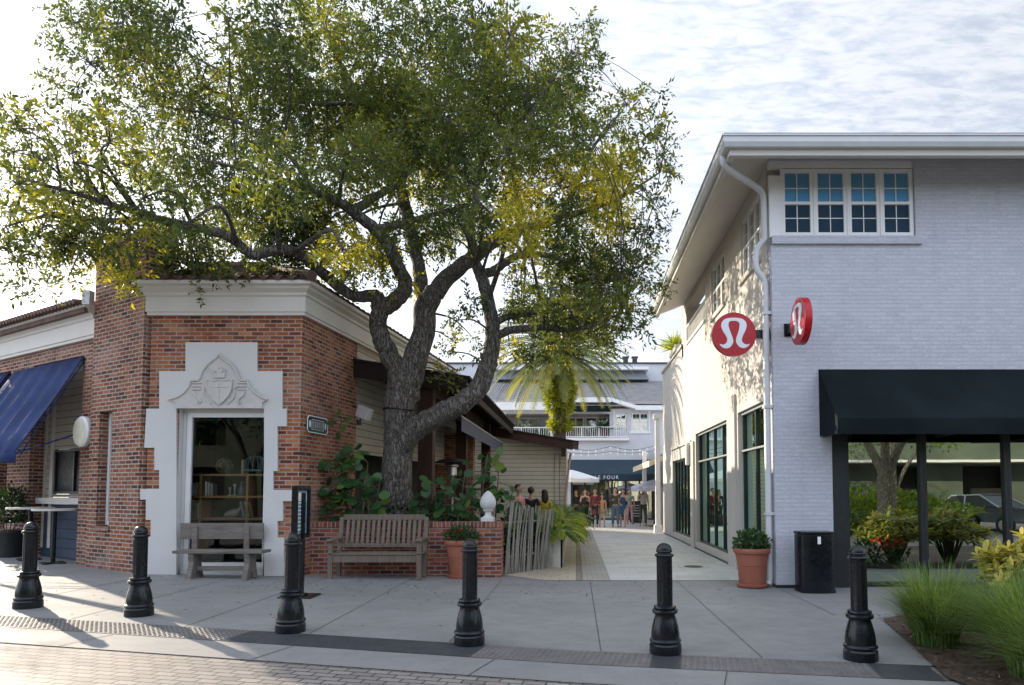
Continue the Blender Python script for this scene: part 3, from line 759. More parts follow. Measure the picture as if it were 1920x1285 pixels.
# black awning
AX0, AX1 = fx(1536, 700), 10.2
AY = .8
b = MB()
top0, top1 = fz(693), 2.73
o3 = Vector((RX, RY, 0))
def A(uu, z, out): return o3 + Vector((uu, -out, z))
b.hexa([A(AX0, top1, AY), A(AX1, top1, AY), A(AX1, top0, .004), A(AX0, top0, .004)], [A(AX0, top1 - .02, AY), A(AX1, top1 - .02, AY), A(AX1, top0 - .02, .004), A(AX0, top0 - .02, .004)])
b.hexa([A(AX0, 2.49, AY + .012), A(AX1, 2.49, AY + .012), A(AX1, 2.735, AY + .012), A(AX0, 2.735, AY + .012)], [A(AX0, 2.49, AY), A(AX1, 2.49, AY), A(AX1, 2.735, AY), A(AX0, 2.735, AY)])
for x in (AX0 - .012, AX1):
    k = [A(x, 2.52, .004), A(x, 2.49, AY), A(x, 2.73, AY), A(x, top0, .004)]; kk = [p + Vector((.011, 0, 0)) for p in k]
    b.add(k + kk, [(0, 1, 2, 3), (7, 6, 5, 4), (0, 4, 5, 1), (1, 5, 6, 2), (2, 6, 7, 3), (3, 7, 4, 0)])
aw = b.build('awning', m['black_canvas'], rb)
b = MB()
for uu in np.linspace(AX0 + .05, AX1 - .05, 6): b.beam(A(uu, 2.51, AY - .03), A(uu, 2.51, .01), .025, .025)
b.beam(A(AX0 + .02, 2.5, AY - .02), A(AX1 - .02, 2.5, AY - .02), .025, .025); b.build('awning_frame', m['dark_frame'], aw)
# base plinth line
b = MB(); b.sweep([(RX, 26.0), (RX, RY), (RX + SX0, RY)], [(.0, 0), (.012, 0), (.012, .05), (.0, .05)]); b.build('base_flashing', m['dark_frame'], rb)

# ------------------------------------------------------------------ round projecting signs
LOGO = [(225,915),(265,965),(320,985),(380,975),(425,930),(445,870),(435,810),(410,740),(385,670),(372,610),(378,570),(400,548),(460,540),(515,548),(545,575),(550,615),(540,680),(515,760),(492,830),(492,880),(515,930),(560,970),(620,980),(670,960),(712,912),(670,925),(630,915),(590,880),(585,830),(605,770),(640,700),(660,640),(660,590),(640,545),(600,512),(540,495),(460,490),(380,495),(320,512),(280,545),(258,590),(258,640),(275,690),(310,750),(345,810),(350,860),(330,900),(290,925),(255,920)]
lp = [((x - 465) / 350, (752 - y) / 350) for x, y in LOGO]
lp = [(p.x, p.y) for p in catmull([(x, y, 0) for x, y in lp + lp[:1]], 3)[:-1]]
sg = thing('round_sign', 'round red sign with white looped emblem facing the street beside the downspout', 'sign', group='round red shop signs')
SR = .375
circ = [(SR * math.cos(2 * math.pi * k / 48), SR * math.sin(2 * math.pi * k / 48)) for k in range(48)]
b = MB(); b.prism(circ, (0, -.055, 0), (1, 0, 0), (0, 0, 1), .11); b.build('sign_disc', m['red_sign'], sg, sharp=50, bevel=.018)
b = MB()
b.prism([(x * SR, y * SR) for x, y in lp], (0, -.066, 0), (1, 0, 0), (0, 0, 1), .01)
b.build('emblem', m['white_sign'], sg)
b = MB(); b.prism([(x * SR, y * SR) for x, y in lp], (0, .066, 0), (-1, 0, 0), (0, 0, 1), .01); b.build('emblem', m['white_sign'], sg)
b = MB(); b.box(.365, .6, -.05, .05, -.075, .075); b.box(.59, .61, -.09, .09, -.11, .11); b.build('bracket', m['black_metal'], sg)
c = at(1383, 628, 11.62); sg.location = (3.32 - .61, c.y, c.z)
s2 = dup(sg, (RX + .28, RY - .61, at(1504, 606, 10.9).z), R(90), 'round red sign seen edge on, projecting from the white brick front')

# ------------------------------------------------------------------ litter bin
c = ground(1530, 1110)
t = thing('litter_bin', 'glossy black bow fronted litter bin standing by the white brick wall', 'bin', tuple(c))
w, dp, h = .27, .2, .96
prof = [(-w, dp), (-w, -dp * .55)] + [(w * math.sin(a), -dp * .55 - dp * .45 * math.cos(a)) for a in np.linspace(-1.2, 1.2, 13)] + [(w, -dp * .55), (w, dp)]
b = MB(); b.prism([(x, -y) for x, y in prof][::-1], (c.x, c.y, 0.0), (1, 0, 0), (0, -1, 0), .001)
def dshape(k, z0, z1):
    mb = MB(); n = len(prof)
    lo = [(c.x + x * k, c.y + y * k, z0) for x, y in prof]; hi = [(c.x + x * k, c.y + y * k, z1) for x, y in prof]
    mb.add(lo + hi, [tuple(range(n - 1, -1, -1)), tuple(range(n, 2 * n))] + [(i, (i + 1) % n, n + (i + 1) % n, n + i) for i in range(n)]); return mb
dshape(1.0, .03, h - .05).build('body', m['black_metal'], t, fix=True, sharp=35, bevel=.008)
dshape(1.04, h - .045, h).build('lid', m['black_metal'], t, fix=True, sharp=35, bevel=.008)
dshape(1.03, 0, .045).build('base', m['black_metal'], t, fix=True, sharp=35)
b = MB(); b.box(c.x - .03, c.x + .02, c.y - dp * 1.0 - .004, c.y - dp * .97, h - .19, h - .075); b.build('sticker', m['white_sign'], t)
# ------------------------------------------------------------------ red brick corner building on the left
FY = 12.17
X0, X1 = at(275, 900, FY).x, at(562, 850, FY).x
F = lambda px, py, Y=FY: at(px, py, Y)
ZB = F(420, 593).z
bb = thing('brick_building', 'old red brick corner building with white stepped plaster surround and tile roof', 'building', (X0, FY, gz(X0)))
# front wall
o_l, o_r, o_t = F(333, 900).x, F(497, 900).x, F(415, 767).z
b = MB(); b.wall((X0, FY), (1, 0), X1 - X0, -.1, ZB + .3, .35, [(o_l - X0, o_r - X0, -.2, o_t)], 0, 1)
b.build('front_wall', [m['brick'], m['plaster']], bb)
# side wall: brick pier, then boarded wall over the open porch
SD = Vector((.103, .995)).normalized()
b = MB(); b.wall((X1, FY + .0), SD, 2.35, -.1, ZB + .3, .35); b.build('side_wall', m['brick'], bb)
sp = lambda u, o=0: Vector((X1, FY)) + SD * u + Vector((SD.y, -SD.x)) * o
p = sp(2.36, -.1)
b = MB(); b.wall((p.x, p.y), SD, 9.5, 2.42, ZB + .3, .1); b.build('siding_wall', m['grey_siding'], bb)
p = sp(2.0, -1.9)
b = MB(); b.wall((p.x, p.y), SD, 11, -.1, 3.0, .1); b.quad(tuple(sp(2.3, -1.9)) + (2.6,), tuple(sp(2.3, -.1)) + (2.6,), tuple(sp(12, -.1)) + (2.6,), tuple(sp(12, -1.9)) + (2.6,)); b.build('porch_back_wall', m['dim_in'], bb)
# left facade, running back to the left
LDIR = Vector((.856, -.517)).normalized(); TL = 6.6
LOr = Vector((X0, FY)) - LDIR * TL
U = lambda t: TL - t
NW = (U(1.56), U(1.07), .95, 3.1)
OP1, OP2 = (U(4.75), U(2.52), -.2, 4.3), (U(6.5), U(5.87), -.2, 4.3)
b = MB()
b.wall(LOr, LDIR, U(1.9), -.1, 4.75, .35, [OP1, OP2]); b.build('wing_wall', m['brick_old'], bb)
q = LOr + LDIR * U(1.9) + Vector((-.517, -.856)) * .10
b = MB(); b.wall(q, LDIR, 1.9 - .06, -.1, 6.25, .5, [(U(1.56) - U(1.9), U(1.07) - U(1.9), .95, 3.1)]); b.build('chimney_tower', m['brick_old'], bb)
b = MB()
for i, (z0, z1, e) in enumerate(((6.25, 6.33, .03),)): obx(b, q, LDIR, -e, 1.84 + e, z0, z1, -e, .55)
b.build('chimney_cap', m['brick_old'], bb)
# battered foot of the tower
w = window(bb, q, LDIR, U(1.56) - U(1.9) + .01, U(1.07) - U(1.9) - .01, .96, 3.09, 1, (), .07, .16, .24, m['white_trim'], m['win_glass'])
b = MB(); obx(b, q, LDIR, U(1.56) - U(1.9) - .05, U(1.07) - U(1.9) + .05, .86, .95, -.04, .1); b.build('window_sill', m['brick_cap'], bb)
b = MB(); obx(b, q, LDIR, .1, 1.7, .5, 3.3, .45, .5); b.build('room', m['dark_in'], bb)
# recessed shop front of the wing: boards above, hatch with sill, navy boards below
def hatch(u0, u1, side):
    g = gz(X0 - 3)
    hu0, hu1 = (u0 + .45, u1 - .02) if side else (u0 + .3, u1 - .4)
    b = MB(); o2 = LOr - Vector((-.517, -.856)) * .28
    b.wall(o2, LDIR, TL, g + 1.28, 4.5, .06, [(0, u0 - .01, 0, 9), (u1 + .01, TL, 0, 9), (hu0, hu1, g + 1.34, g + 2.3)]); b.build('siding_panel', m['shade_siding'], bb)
    window(bb, o2, LDIR, hu0 + .01, hu1 - .01, g + 1.35, g + 2.29, 2, (), .05, -.01, .05, m['dark_frame'], m['opaque_pane'], name='hatch_window')
    b = MB(); obx(b, o2, LDIR, u0 - .05, u1 + .05, 0, g + 2.4, .5, .52); b.build('room', m['dim_in'], bb)
    b = MB(); obx(b, o2, LDIR, u0 + .02, u1 - .02, g + 1.14, g + 1.27, -.16, .08); b.build('counter', m['cream_trim'], bb)
    b = MB(); obx(b, o2, LDIR, u0 + .01, u1 - .01, -.05, g + 1.13, -.02, .05); b.build('counter_front', navy_boards, bb)
    b = MB(); obx(b, o2, LDIR, hu0 - .14, hu0 - .01, g + .2, 4.4, -.03, -.001)
    obx(b, o2, LDIR, u0 + .005, u0 + .1, g + .2, 4.4, -.03, -.001)
    b.build('trim_board', m['cream_trim'], bb)
navy_boards = siding('navy boards', (.035, .06, .1), .2)
hatch(OP1[0], OP1[1], True); hatch(OP2[0], OP2[1], False)
# cornices
CP = [(0.0, 0), (.07, 0), (.07, .05), (.09, .06), (.09, .33), (.12, .35), (.12, .4), (.2, .46), (.2, .5), (.27, .52), (.27, .58), (0, .58)]
b = MB()
e = sp(9.3)
b.sweep([(X0 + .02, FY + .5), (X0 + .02, FY), (X1, FY), (e.x, e.y)], [(o - .0, ZB + z * 1.0) for o, z in CP]); b.build('cornice', m['cream_trim'], bb)
a = LOr; c = LOr + LDIR * U(1.9)
b = MB(); b.sweep([tuple(a - LDIR * .2), tuple(c - LDIR * .02)], [(o, 4.58 + z * 1.08) for o, z in CP]); b.build('wing_cornice', m['cream_trim'], bb)
b = MB()       # coping tiles over the wing cornice
for i in range(31):
    t0 = i * .15; k = c - LDIR * (t0 + .1) + Vector((-.517, -.856)) * .2
    b.tube([(k.x - .12, k.y - .2, 5.21), (k.x + .12, k.y + .32, 5.29)], .05, 8)
k0, k1 = c, a
obx(b, LOr, LDIR, 0, U(1.95), 5.05, 5.2, -.26, .4)
b.build('coping_tile', m['roof_tile'], bb, sharp=50)
b = MB(); b.box(c.x - .12, c.x + .02, c.y - .34, c.y - .2, 5.15, 5.42); b.build('vent_hood', m['gutter'], bb)
# hipped tile roof
def tiles(mb, org, ax, up_, L, D, clip_r, slope=.45, pitch=.25, course=.36, z=5.32):
    nx = int(L / pitch * 10); ny = int(D / course * 4)
    vs = []
    for j in range(ny + 1):
        d = D * j / ny; fr = (d / course) % 1.0
        for i in range(nx + 1):
            x = L * i / nx; x = min(x, L - d * clip_r) if clip_r else max(x, d * 0.0)
            w = math.cos(2 * math.pi * x / pitch)
            h = .045 * w + .045 * (1 - fr)
            p = org + ax * x + up_ * d
            vs.append((p.x, p.y, z + d * slope + h))
    mb.add(vs, [(j*(nx+1) + i, j*(nx+1) + i + 1, (j+1)*(nx+1) + i + 1, (j+1)*(nx+1) + i) for j in range(ny) for i in range(nx)])
b = MB()
ex = X1 + .27
tiles(b, Vector((X0 + .25, FY - .3)), Vector((1, 0)), Vector((0, 1)), ex - X0 - .25, 1.5, 1.0)
tiles(b, sp(9.3, .27), -SD, Vector((-SD.y, SD.x)), 9.6, 1.5, 1.0)
b.build('roof', m['roof_tile'], bb, sharp=70)
b = MB(); b.sweep([(X0 + .25, FY), (X1, FY), tuple(sp(9.3))], [(.0, 5.3), (.24, 5.3), (.24, 5.41), (.0, 5.5)]); b.build('eave_closure', m['roof_tile'], bb)
b = MB(); b.tube([(ex, FY - .3, 5.4), (ex - 1.5, FY + 1.2, 6.06)], .1, 8)
p2 = sp(9.3, -1.23); b.tube([(ex - 1.5, FY + 1.2, 6.06), (p2.x, p2.y, 6.06)], .1, 8); b.tube([(ex - 1.5, FY + 1.2, 6.06), (X0 + .2, FY + 1.2, 6.06)], .1, 8); b.build('ridge_tile', m['roof_tile'], bb, sharp=50)
# stepped white surround
OUT = [(333, 1080), (333, 767), (497, 767), (497, 1080), (534, 1080), (534, 1008), (522, 1008), (522, 977), (532, 977), (532, 940), (551, 940), (551, 919), (514, 919), (514, 884), (522, 884), (522, 800), (539, 800), (539, 767), (531, 767), (531, 697), (484, 697), (484, 643), (350, 643), (350, 697), (301, 697), (301, 767), (277, 767), (273, 840), (292, 840), (292, 882), (301, 882), (301, 917), (265, 917), (265, 937), (276, 937), (276, 975), (285, 975), (285, 1006), (274, 1006), (274, 1080)]
poly = [(F(x, y).x, F(x, y).z) for x, y in OUT]
b = MB(); b.prism(poly, (0, FY - .04, 0), (1, 0, 0), (0, 0, 1), .038)
sr = b.build('surround', m['plaster'], bb, bevel=.008)
cz = lambda zx, zy: (F(300 + zx * .125, 640 + zy * .125).x, F(300 + zx * .125, 640 + zy * .125).z)
CREST = [(165,885),(300,850),(400,780),(480,680),(500,600),(610,600),(640,560),(670,470),(740,370),(830,300),(900,250),(920,205),(945,250),(1010,300),(1100,360),(1170,450),(1210,560),(1240,600),(1340,600),(1360,680),(1430,760),(1530,840),(1640,885),(1560,930),(1560,1012),(270,1012),(270,930)]
b = MB(); b.prism([cz(*p) for p in CREST][::-1], (0, FY - .075, 0), (1, 0, 0), (0, 0, 1), .034)
crest = b.build('crest', m['plaster_relief'], sr, bevel=.006)
b = MB(); rim = [cz(*p) for p in CREST[:23]]; b.tube([(x, FY - .08, z) for x, z in rim], .02, 8)
for s in (0, 1):
    mir = (lambda x: x) if s == 0 else (lambda x: 1845 - x)
    spl = [(545 + 8 * 0, 760), (560, 820), (620, 860), (650, 910), (630, 945), (600, 935), (605, 905), (625, 905)]
    b.tube([(cz(mir(x), y)[0], FY - .082, cz(mir(x), y)[1]) for x, y in spl], lerp_list([.02, .026, .024, .02, .016, .014, .012, .01], 8), 8)
    spl = [(560, 690), (640, 680), (700, 720), (690, 800), (720, 880), (800, 950)]
    b.tube([(cz(mir(x), y)[0], FY - .082, cz(mir(x), y)[1]) for x, y in spl], .018, 8)
    for yy in (640, 690, 735): b.tube([(cz(mir(520), yy)[0], FY - .08, cz(mir(520), yy)[1]), (cz(mir(650), yy)[0], FY - .08, cz(mir(650), yy)[1])], .014, 6)
b.build('scroll', m['plaster_relief'], crest, sharp=60)
SH = [(740, 590), (860, 610), (930, 590), (1000, 610), (1120, 590), (1110, 720), (1070, 820), (1000, 900), (930, 960), (860, 900), (790, 820), (750, 720)]
b = MB(); b.prism([cz(*p) for p in SH][::-1], (0, FY - .1, 0), (1, 0, 0), (0, 0, 1), .025)
b.tube([(cz(*p)[0], FY - .1, cz(*p)[1]) for p in SH + SH[:1]], .014, 6)
b.beam((cz(790, 700)[0], FY - .102, cz(790, 700)[1]), (cz(1070, 700)[0], FY - .102, cz(1070, 700)[1]), .012, .012)
b.beam((cz(930, 620)[0], FY - .102, cz(930, 620)[1]), (cz(930, 930)[0], FY - .102, cz(930, 930)[1]), .012, .012)
b.build('shield', m['plaster_relief'], crest, sharp=50)
CR = [(850, 560), (840, 430), (880, 470), (900, 400), (930, 450), (960, 400), (980, 470), (1020, 430), (1010, 560)]
b = MB(); b.prism([cz(*p) for p in CR][::-1], (0, FY - .1, 0), (1, 0, 0), (0, 0, 1), .025)
for x in (870, 975): b.lathe([(.016, -.016), (.022, 0), (.016, .016)], (cz(x, 465)[0], FY - .105, cz(x, 465)[1]), 8)
b.build('crown_ornament', m['plaster_relief'], crest, bevel=.005)
# display window in the surround
zb_ = gz(-6.5) + .12
w = window(bb, (o_l, FY), (1, 0), .06, o_r - o_l - .004, zb_, o_t - .05, 1, (), .085, .14, .22, m['white_trim'], m['clear_glass'], name='display_window')
b = MB(); obx(b, (o_l, FY), (1, 0), .004, .055, -.05, o_t - .002, .12, .24); obx(b, (o_l, FY), (1, 0), .055, o_r - o_l - .004, o_t - .048, o_t - .002, .12, .24)
obx(b, (o_l, FY), (1, 0), .055, o_r - o_l - .004, -.05, zb_ - .002, .08, .26); b.build('window_surround', m['plaster'], bb)
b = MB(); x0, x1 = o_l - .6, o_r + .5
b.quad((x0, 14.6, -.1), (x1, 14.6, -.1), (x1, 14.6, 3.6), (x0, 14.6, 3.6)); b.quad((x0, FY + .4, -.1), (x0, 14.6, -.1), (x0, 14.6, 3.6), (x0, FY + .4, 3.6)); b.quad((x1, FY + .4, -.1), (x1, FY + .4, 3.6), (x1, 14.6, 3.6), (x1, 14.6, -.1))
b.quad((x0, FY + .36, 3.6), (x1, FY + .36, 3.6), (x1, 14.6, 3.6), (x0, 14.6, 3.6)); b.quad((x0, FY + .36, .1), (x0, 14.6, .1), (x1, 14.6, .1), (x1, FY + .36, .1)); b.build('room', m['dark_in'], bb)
# navy awnings on the wing
def blue_awning(t0, t1, label_side):
    n = Vector((-.517, -.856)).normalized()
    P = lambda t, out, z: Vector((*(LOr + LDIR * U(t) + n * out), z))
    b = MB(); k = 5
    for i in range(k):                      # panels sag a little between the ribs
        ta, tb = t0 + (t1 - t0) * i / k, t0 + (t1 - t0) * (i + 1) / k
        for j in range(4):
            fa, fb = j / 4, (j + 1) / 4
            for h in range(4):
                ha, hb = ta + (tb - ta) * h / 4, ta + (tb - ta) * (h + 1) / 4
                sg = lambda t, f: -.05 * math.sin(math.pi * (t - ta) / (tb - ta)) * math.sin(math.pi * min(max(f, .06), .94))
                pt = lambda t, f: P(t, .02 + 1.05 * f + sg(t, f), 4.27 - 1.95 * f + sg(t, f))
                b.quad(pt(hb, fb), pt(ha, fb), pt(ha, fa), pt(hb, fa))
        b.quad(P(tb, 1.07, 2.12), P(ta, 1.07, 2.12), P(ta, 1.07, 2.32), P(tb, 1.07, 2.32))
    o = b.build('awning', m['blue_canvas'], bb, fix=True, sharp=50)
    s = o.modifiers.new('solid', 'SOLIDIFY'); s.thickness = .012
    b = MB()
    for i in range(k + 1):
        t = t0 + (t1 - t0) * i / k; b.tube([P(t, .005, 4.2), P(t, 1.0, 2.27)], .012, 6)
    for t in (t0 + .02, t1 - .02): b.tube([P(t, 1.05, 2.3), P(t, .02, 2.75)], .014, 6)
    b.tube([P(t0, 1.05, 2.29), P(t1, 1.05, 2.29)], .016, 6); b.build('awning_frame', m['blue_canvas'], o)
blue_awning(2.45, 5.65, 0); blue_awning(5.95, 6.58, 1)
# round cream disc on the tower wall
t = thing('round_wall_sign', 'round cream disc sign fixed flat to the brick pier beside the navy awning', 'sign', (0, 0, 0))
pc = LOr + LDIR * U(2.22); pz = at(155, 810, 13.3).z
n2 = Vector((-.517, -.856)).normalized()
b = MB(); b.lathe([(.28, 0), (.3, .03), (.3, .1), (.27, .13)], (0, 0, 0), 32); d1 = b.build('disc', m['white_trim'], t, sharp=40)
b = MB(); b.lathe([(.25, .131), (.25, .136), (.24, .137)], (0, 0, 0), 32); b.build('disc_face', plain('cream sign face', (.7, .66, .52), .5, .1, 6), t, sharp=40)
t.location = (pc.x + n2.x * .02, pc.y + n2.y * .02, pz); t.rotation_euler = Vector((n2.x, n2.y, 0)).to_track_quat('Z', 'Y').to_euler()
# ------------------------------------------------------------------ shelf and goods behind the display glass
SY = FY + .52
S = lambda px, py: at(px, py, SY)
sh = thing('display_shelf', 'warm brown wooden shelf unit behind the brick building display window', 'shelf', (S(425, 970).x, SY, .1))
b = MB()
for y in (889, 930, 971): b.box(o_l - .2, o_r + .1, SY - .02, SY + .35, S(420, y).z - .035, S(420, y).z)
b.build('shelf_board', m['shelf_wood'], sh)
b = MB()
for x in (377, 464): b.box(S(x, 900).x - .02, S(x, 900).x + .025, SY - .012, SY + .34, .1, S(420, 889).z - (.0 if x == 377 else -.0))
b.build('upright', m['shelf_wood'], sh)
bookc = [('cream', (.55, .5, .4)), ('white', (.65, .63, .58)), ('tan', (.4, .3, .18)), ('grey', (.3, .3, .29)), ('olive', (.2, .22, .1)), ('slate blue', (.16, .21, .25)), ('brown', (.17, .09, .05)), ('dark green', (.05, .1, .07))]
bm_ = {k: plain(k + ' book cover', v, .6, .1, 10) for k, v in bookc}
def book(px, base_y, w, h, lean, colour, where):
    p = S(px, base_y); o = thing('book', f'{colour} book {where}', 'book', (p.x, SY, p.z), group='books on the display shelf')
    b = MB(); d = .15
    b.box(p.x, p.x + .005, SY, SY + d, p.z, p.z + h); b.box(p.x + w - .005, p.x + w, SY, SY + d, p.z, p.z + h); b.box(p.x + .005, p.x + w - .005, SY, SY + .006, p.z, p.z + h)
    b.build('cover', bm_[colour], o)
    b = MB(); b.box(p.x + .0055, p.x + w - .0055, SY + .0065, SY + d - .006, p.z + .004, p.z + h - .006); b.build('pages', m['white_trim'], o)
    o.rotation_euler = (0, lean, 0); return o
book(357, 929.6, .035, .24, 0, 'cream', 'first from the left on the middle shelf')
book(361.5, 929.6, .03, .22, 0, 'white', 'second from the left on the middle shelf')
book(366, 929.6, .04, .25, 0, 'tan', 'third from the left on the middle shelf beside the upright')
book(384, 929.6, .04, .26, 0, 'white', 'just right of the upright on the middle shelf')
book(389.5, 929.6, .03, .24, 0, 'cream', 'pale and second right of the upright, middle shelf')
book(394, 929.6, .045, .22, 0, 'grey', 'third right of the upright on the middle shelf')
book(358, 970.6, .045, .27, 0, 'dark green', 'standing at the left end of the lowest shelf')
book(364, 970.6, .03, .24, 0, 'olive', 'beside the dark green one on the lowest shelf')
book(369, 970.6, .035, .26, 0, 'cream', 'left of the upright on the lowest shelf')
book(455, 970.6, .05, .3, R(-14), 'slate blue', 'leaning at the right of the lowest shelf')
book(464, 970.6, .04, .3, R(-14), 'grey', 'leaning behind the slate blue one on the lowest shelf')
book(472, 970.6, .04, .29, R(-16), 'brown', 'leaning at the far right of the lowest shelf')
book(452, 888.6, .04, .26, 0, 'tan', 'standing alone on the top shelf by the cage')
p = S(471, 889)
t = thing('wire_cage', 'teal domed wire cage standing on the top display shelf', 'cage', tuple(p))
b = MB(); teal = plain('teal wire', (.12, .3, .32), .5, .1, 6)
b.lathe([(.2, .05), (.21, .06), (.21, .08), (.2, .085)], (p.x, p.y + .16, p.z), 20)
for k in range(14):
    a = 2 * math.pi * k / 14
    b.tube([(p.x + .2 * math.cos(a) * c_, p.y + .16 + .2 * math.sin(a) * c_, p.z + z) for c_, z in ((1, .06), (1, .2), (.85, .27), (.5, .32), (.05, .34))], .006, 5)
for k in range(3):
    a = 2 * math.pi * k / 3; b.tube([(p.x + .15 * math.cos(a), p.y + .16 + .15 * math.sin(a), p.z), (p.x + .18 * math.cos(a), p.y + .16 + .18 * math.sin(a), p.z + .06)], .01, 5)
b.build('cage', teal, t, sharp=50)
p = S(413, 889)
t = thing('woven_ball', 'dark woven wire ball on the top display shelf', 'ornament', tuple(p))
b = MB(); c = p + Vector((0, .15, .15))
for k in range(16):
    ax = Vector((rng.uniform(-1, 1), rng.uniform(-1, 1), rng.uniform(-1, 1))).normalized(); a1 = ax.orthogonal().normalized(); a2 = ax.cross(a1)
    b.tube([c + (a1 * math.cos(x) + a2 * math.sin(x)) * .15 for x in np.linspace(0, 2 * math.pi, 20)], .006, 5, caps=False)
b.build('ball', plain('brown wicker', (.2, .16, .11), .8, .2, 20), t)
for px, lab, hh in ((425, 'short clear glass candlestick on the middle shelf', .16), (434, 'taller clear glass candlestick on the middle shelf', .22)):
    p = S(px, 930); t = thing('candlestick', lab, 'candlestick', tuple(p), group='glass candlesticks')
    b = MB(); b.lathe([(.045, 0), (.045, .012), (.014, .03), (.012, hh * .5), (.02, hh * .6), (.012, hh * .7), (.03, hh - .02), (.03, hh)], (p.x, p.y + .12, p.z), 16); b.build('stem', plain('grey glass', (.4, .42, .42), .1, .05, 5), t, sharp=50)
p = S(447, 930); t = thing('glass_jar', 'dark glass bottle jar with stopper on the middle shelf', 'jar', tuple(p))
b = MB(); b.lathe([(.06, 0), (.065, .02), (.065, .13), (.03, .18), (.025, .22)], (p.x, p.y + .12, p.z), 18); b.build('jar_body', plain('smoke glass', (.1, .12, .13), .08, .05, 5), t, sharp=50)
b = MB(); b.lathe([(.02, .22), (.032, .235), (.03, .26), (.01, .28)], (p.x, p.y + .12, p.z), 14); b.build('stopper', plain('smoke glass stopper', (.12, .14, .15), .08, .05, 5), t, sharp=50)
p = S(430, 971)
t = thing('duck_ornament', 'pale carved duck ornament lying on the lowest shelf', 'ornament', tuple(p))
b = MB(); b.tube([p + Vector(v) for v in ((-.16, .12, .03), (-.1, .12, .06), (0, .12, .08), (.08, .12, .1), (.13, .12, .15), (.16, .12, .2), (.2, .12, .21), (.25, .12, .195))], [.015, .05, .075, .065, .035, .035, .035, .012], 12); b.build('duck_body', plain('pale carved wood', (.36, .33, .28), .6, .15, 8), t, sharp=60)
t = thing('timber_brace', 'dark crossed timber brace leaning behind the window below the shelf', 'timber', (o_l + .4, SY + .1, .12))
b = MB(); b.beam((S(350, 1062).x, SY + .1, .16), (S(466, 1000).x, SY + .1, S(466, 1004).z), .06, .1); b.build('diagonal_board', m['dark_timber'], t)
b = MB(); b.beam((S(372, 1000).x, SY + .18, .12), (S(372, 1000).x, SY + .18, S(372, 985).z), .08, .06); b.build('upright_board', m['dark_timber'], t)
# ------------------------------------------------------------------ bollards
def make_bollard(label):
    t = thing('bollard', label, 'bollard', group='black cast iron bollards along the kerb')
    b = MB(); b.lathe([(.158, 0), (.16, .03), (.158, .085), (.148, .098), (.152, .11), (.158, .125), (.152, .14), (.14, .148)], n=32); b.build('foot', m['black_metal'], t, sharp=30)
    b = MB(); b.lathe([(.14, .146), (.14, .19), (.13, .26), (.112, .33), (.1, .37), (.102, .385), (.122, .392), (.128, .41), (.124, .428), (.104, .436), (.112, .446), (.108, .462), (.084, .47)], n=32); b.build('base', m['black_metal'], t, sharp=30)
    b = MB(); N = 48; vs = []
    zs = [.468, .49, .52, .9, .93, .945]
    for j, z in enumerate(zs):
        for k in range(N):
            a = 2 * math.pi * k / N; fl = .006 if (k % 4 in (1, 2)) and 1 < j < 4 else 0
            r = .078 - fl; vs.append((r * math.cos(a), r * math.sin(a), z))
    b.add(vs, [(j*N + k, j*N + (k+1) % N, (j+1)*N + (k+1) % N, (j+1)*N + k) for j in range(len(zs) - 1) for k in range(N)]); b.build('shaft', m['black_metal'], t, sharp=25)
    b = MB(); b.lathe([(.078, .943), (.092, .948), (.096, .962), (.09, .974), (.068, .98), (.066, .986), (.08, .992), (.082, 1.002), (.076, 1.01), (.076, 1.022), (.07, 1.042), (.058, 1.06), (.04, 1.074), (.018, 1.082), (.004, 1.085)], n=28); b.build('cap', m['black_metal'], t, sharp=30)
    return t
BL = [(50, 1143, 'black fluted bollard nearest the bar tables under the navy awning'), (258, 1158, 'black fluted bollard in front of the brick chimney tower'),
      (542, 1189, 'black fluted bollard beside the tall menu stand'), (879, 1213, 'black fluted bollard before the terracotta pot of red flowers'),
      (1249, 1230, 'black fluted bollard standing alone before the open passage'), (1618, 1243, 'black fluted bollard beside the clumps of ornamental grass')]
b0 = None
for i, (px, py, lab) in enumerate(BL):
    g = ground(px, py); g.y += .13
    g = Vector((g.x * 1.013, g.y, gz(g.x)))
    if b0 is None: b0 = make_bollard(lab); b0.location = g
    else:
        nb_ = dup(b0, g, None, lab); nb_.rotation_euler = (rng.uniform(-.012, .012), rng.uniform(-.012, .012), rng.uniform(0, 6))

# ------------------------------------------------------------------ low brick wall with finial
WY = 12.62
lx0, lx1 = at(572, 1040, WY).x, at(940, 1040, WY).x
wt = at(800, 979, WY).z
lw = thing('brick_wall', 'low dark red brick wall behind the slatted bench and flower pot', 'wall', (lx0, WY, 0))
b = MB(); b.wall((lx0, WY), (1, 0), lx1 - lx0 - .46, -.1, wt - .1, .28); b.build('wall_body', m['brick_low'], lw)
b = MB(); b.box(lx0, lx1 - .462, WY - .015, WY + .295, wt - .1, wt); b.build('wall_cap', m['brick_cap'], lw)
b = MB(); b.wall((lx1 - .46, WY - .05), (1, 0), .46, -.1, wt - .1, .42); b.build('end_pier', m['brick_low'], lw)
b = MB(); b.box(lx1 - .472, lx1 + .012, WY - .065, WY + .38, wt - .1, wt + .003); b.build('pier_cap', m['brick_cap'], lw)
c = Vector((at(915, 950, WY + .15).x, WY + .15, wt + .003))
t = thing('stone_finial', 'white carved pineapple finial standing on the brick wall pier', 'finial', tuple(c))
b = MB(); b.box(c.x - .12, c.x + .12, c.y - .12, c.y + .12, c.z, c.z + .08); b.build('plinth', m['plaster'], t, bevel=.01)
b = MB(); b.lathe([(.1, .08), (.06, .12), (.055, .17), (.09, .2), (.1, .22), (.085, .24), (.08, .25)], c, 24); b.build('neck', m['plaster'], t, sharp=40)
b = MB(); vs = []; N, K = 32, 22
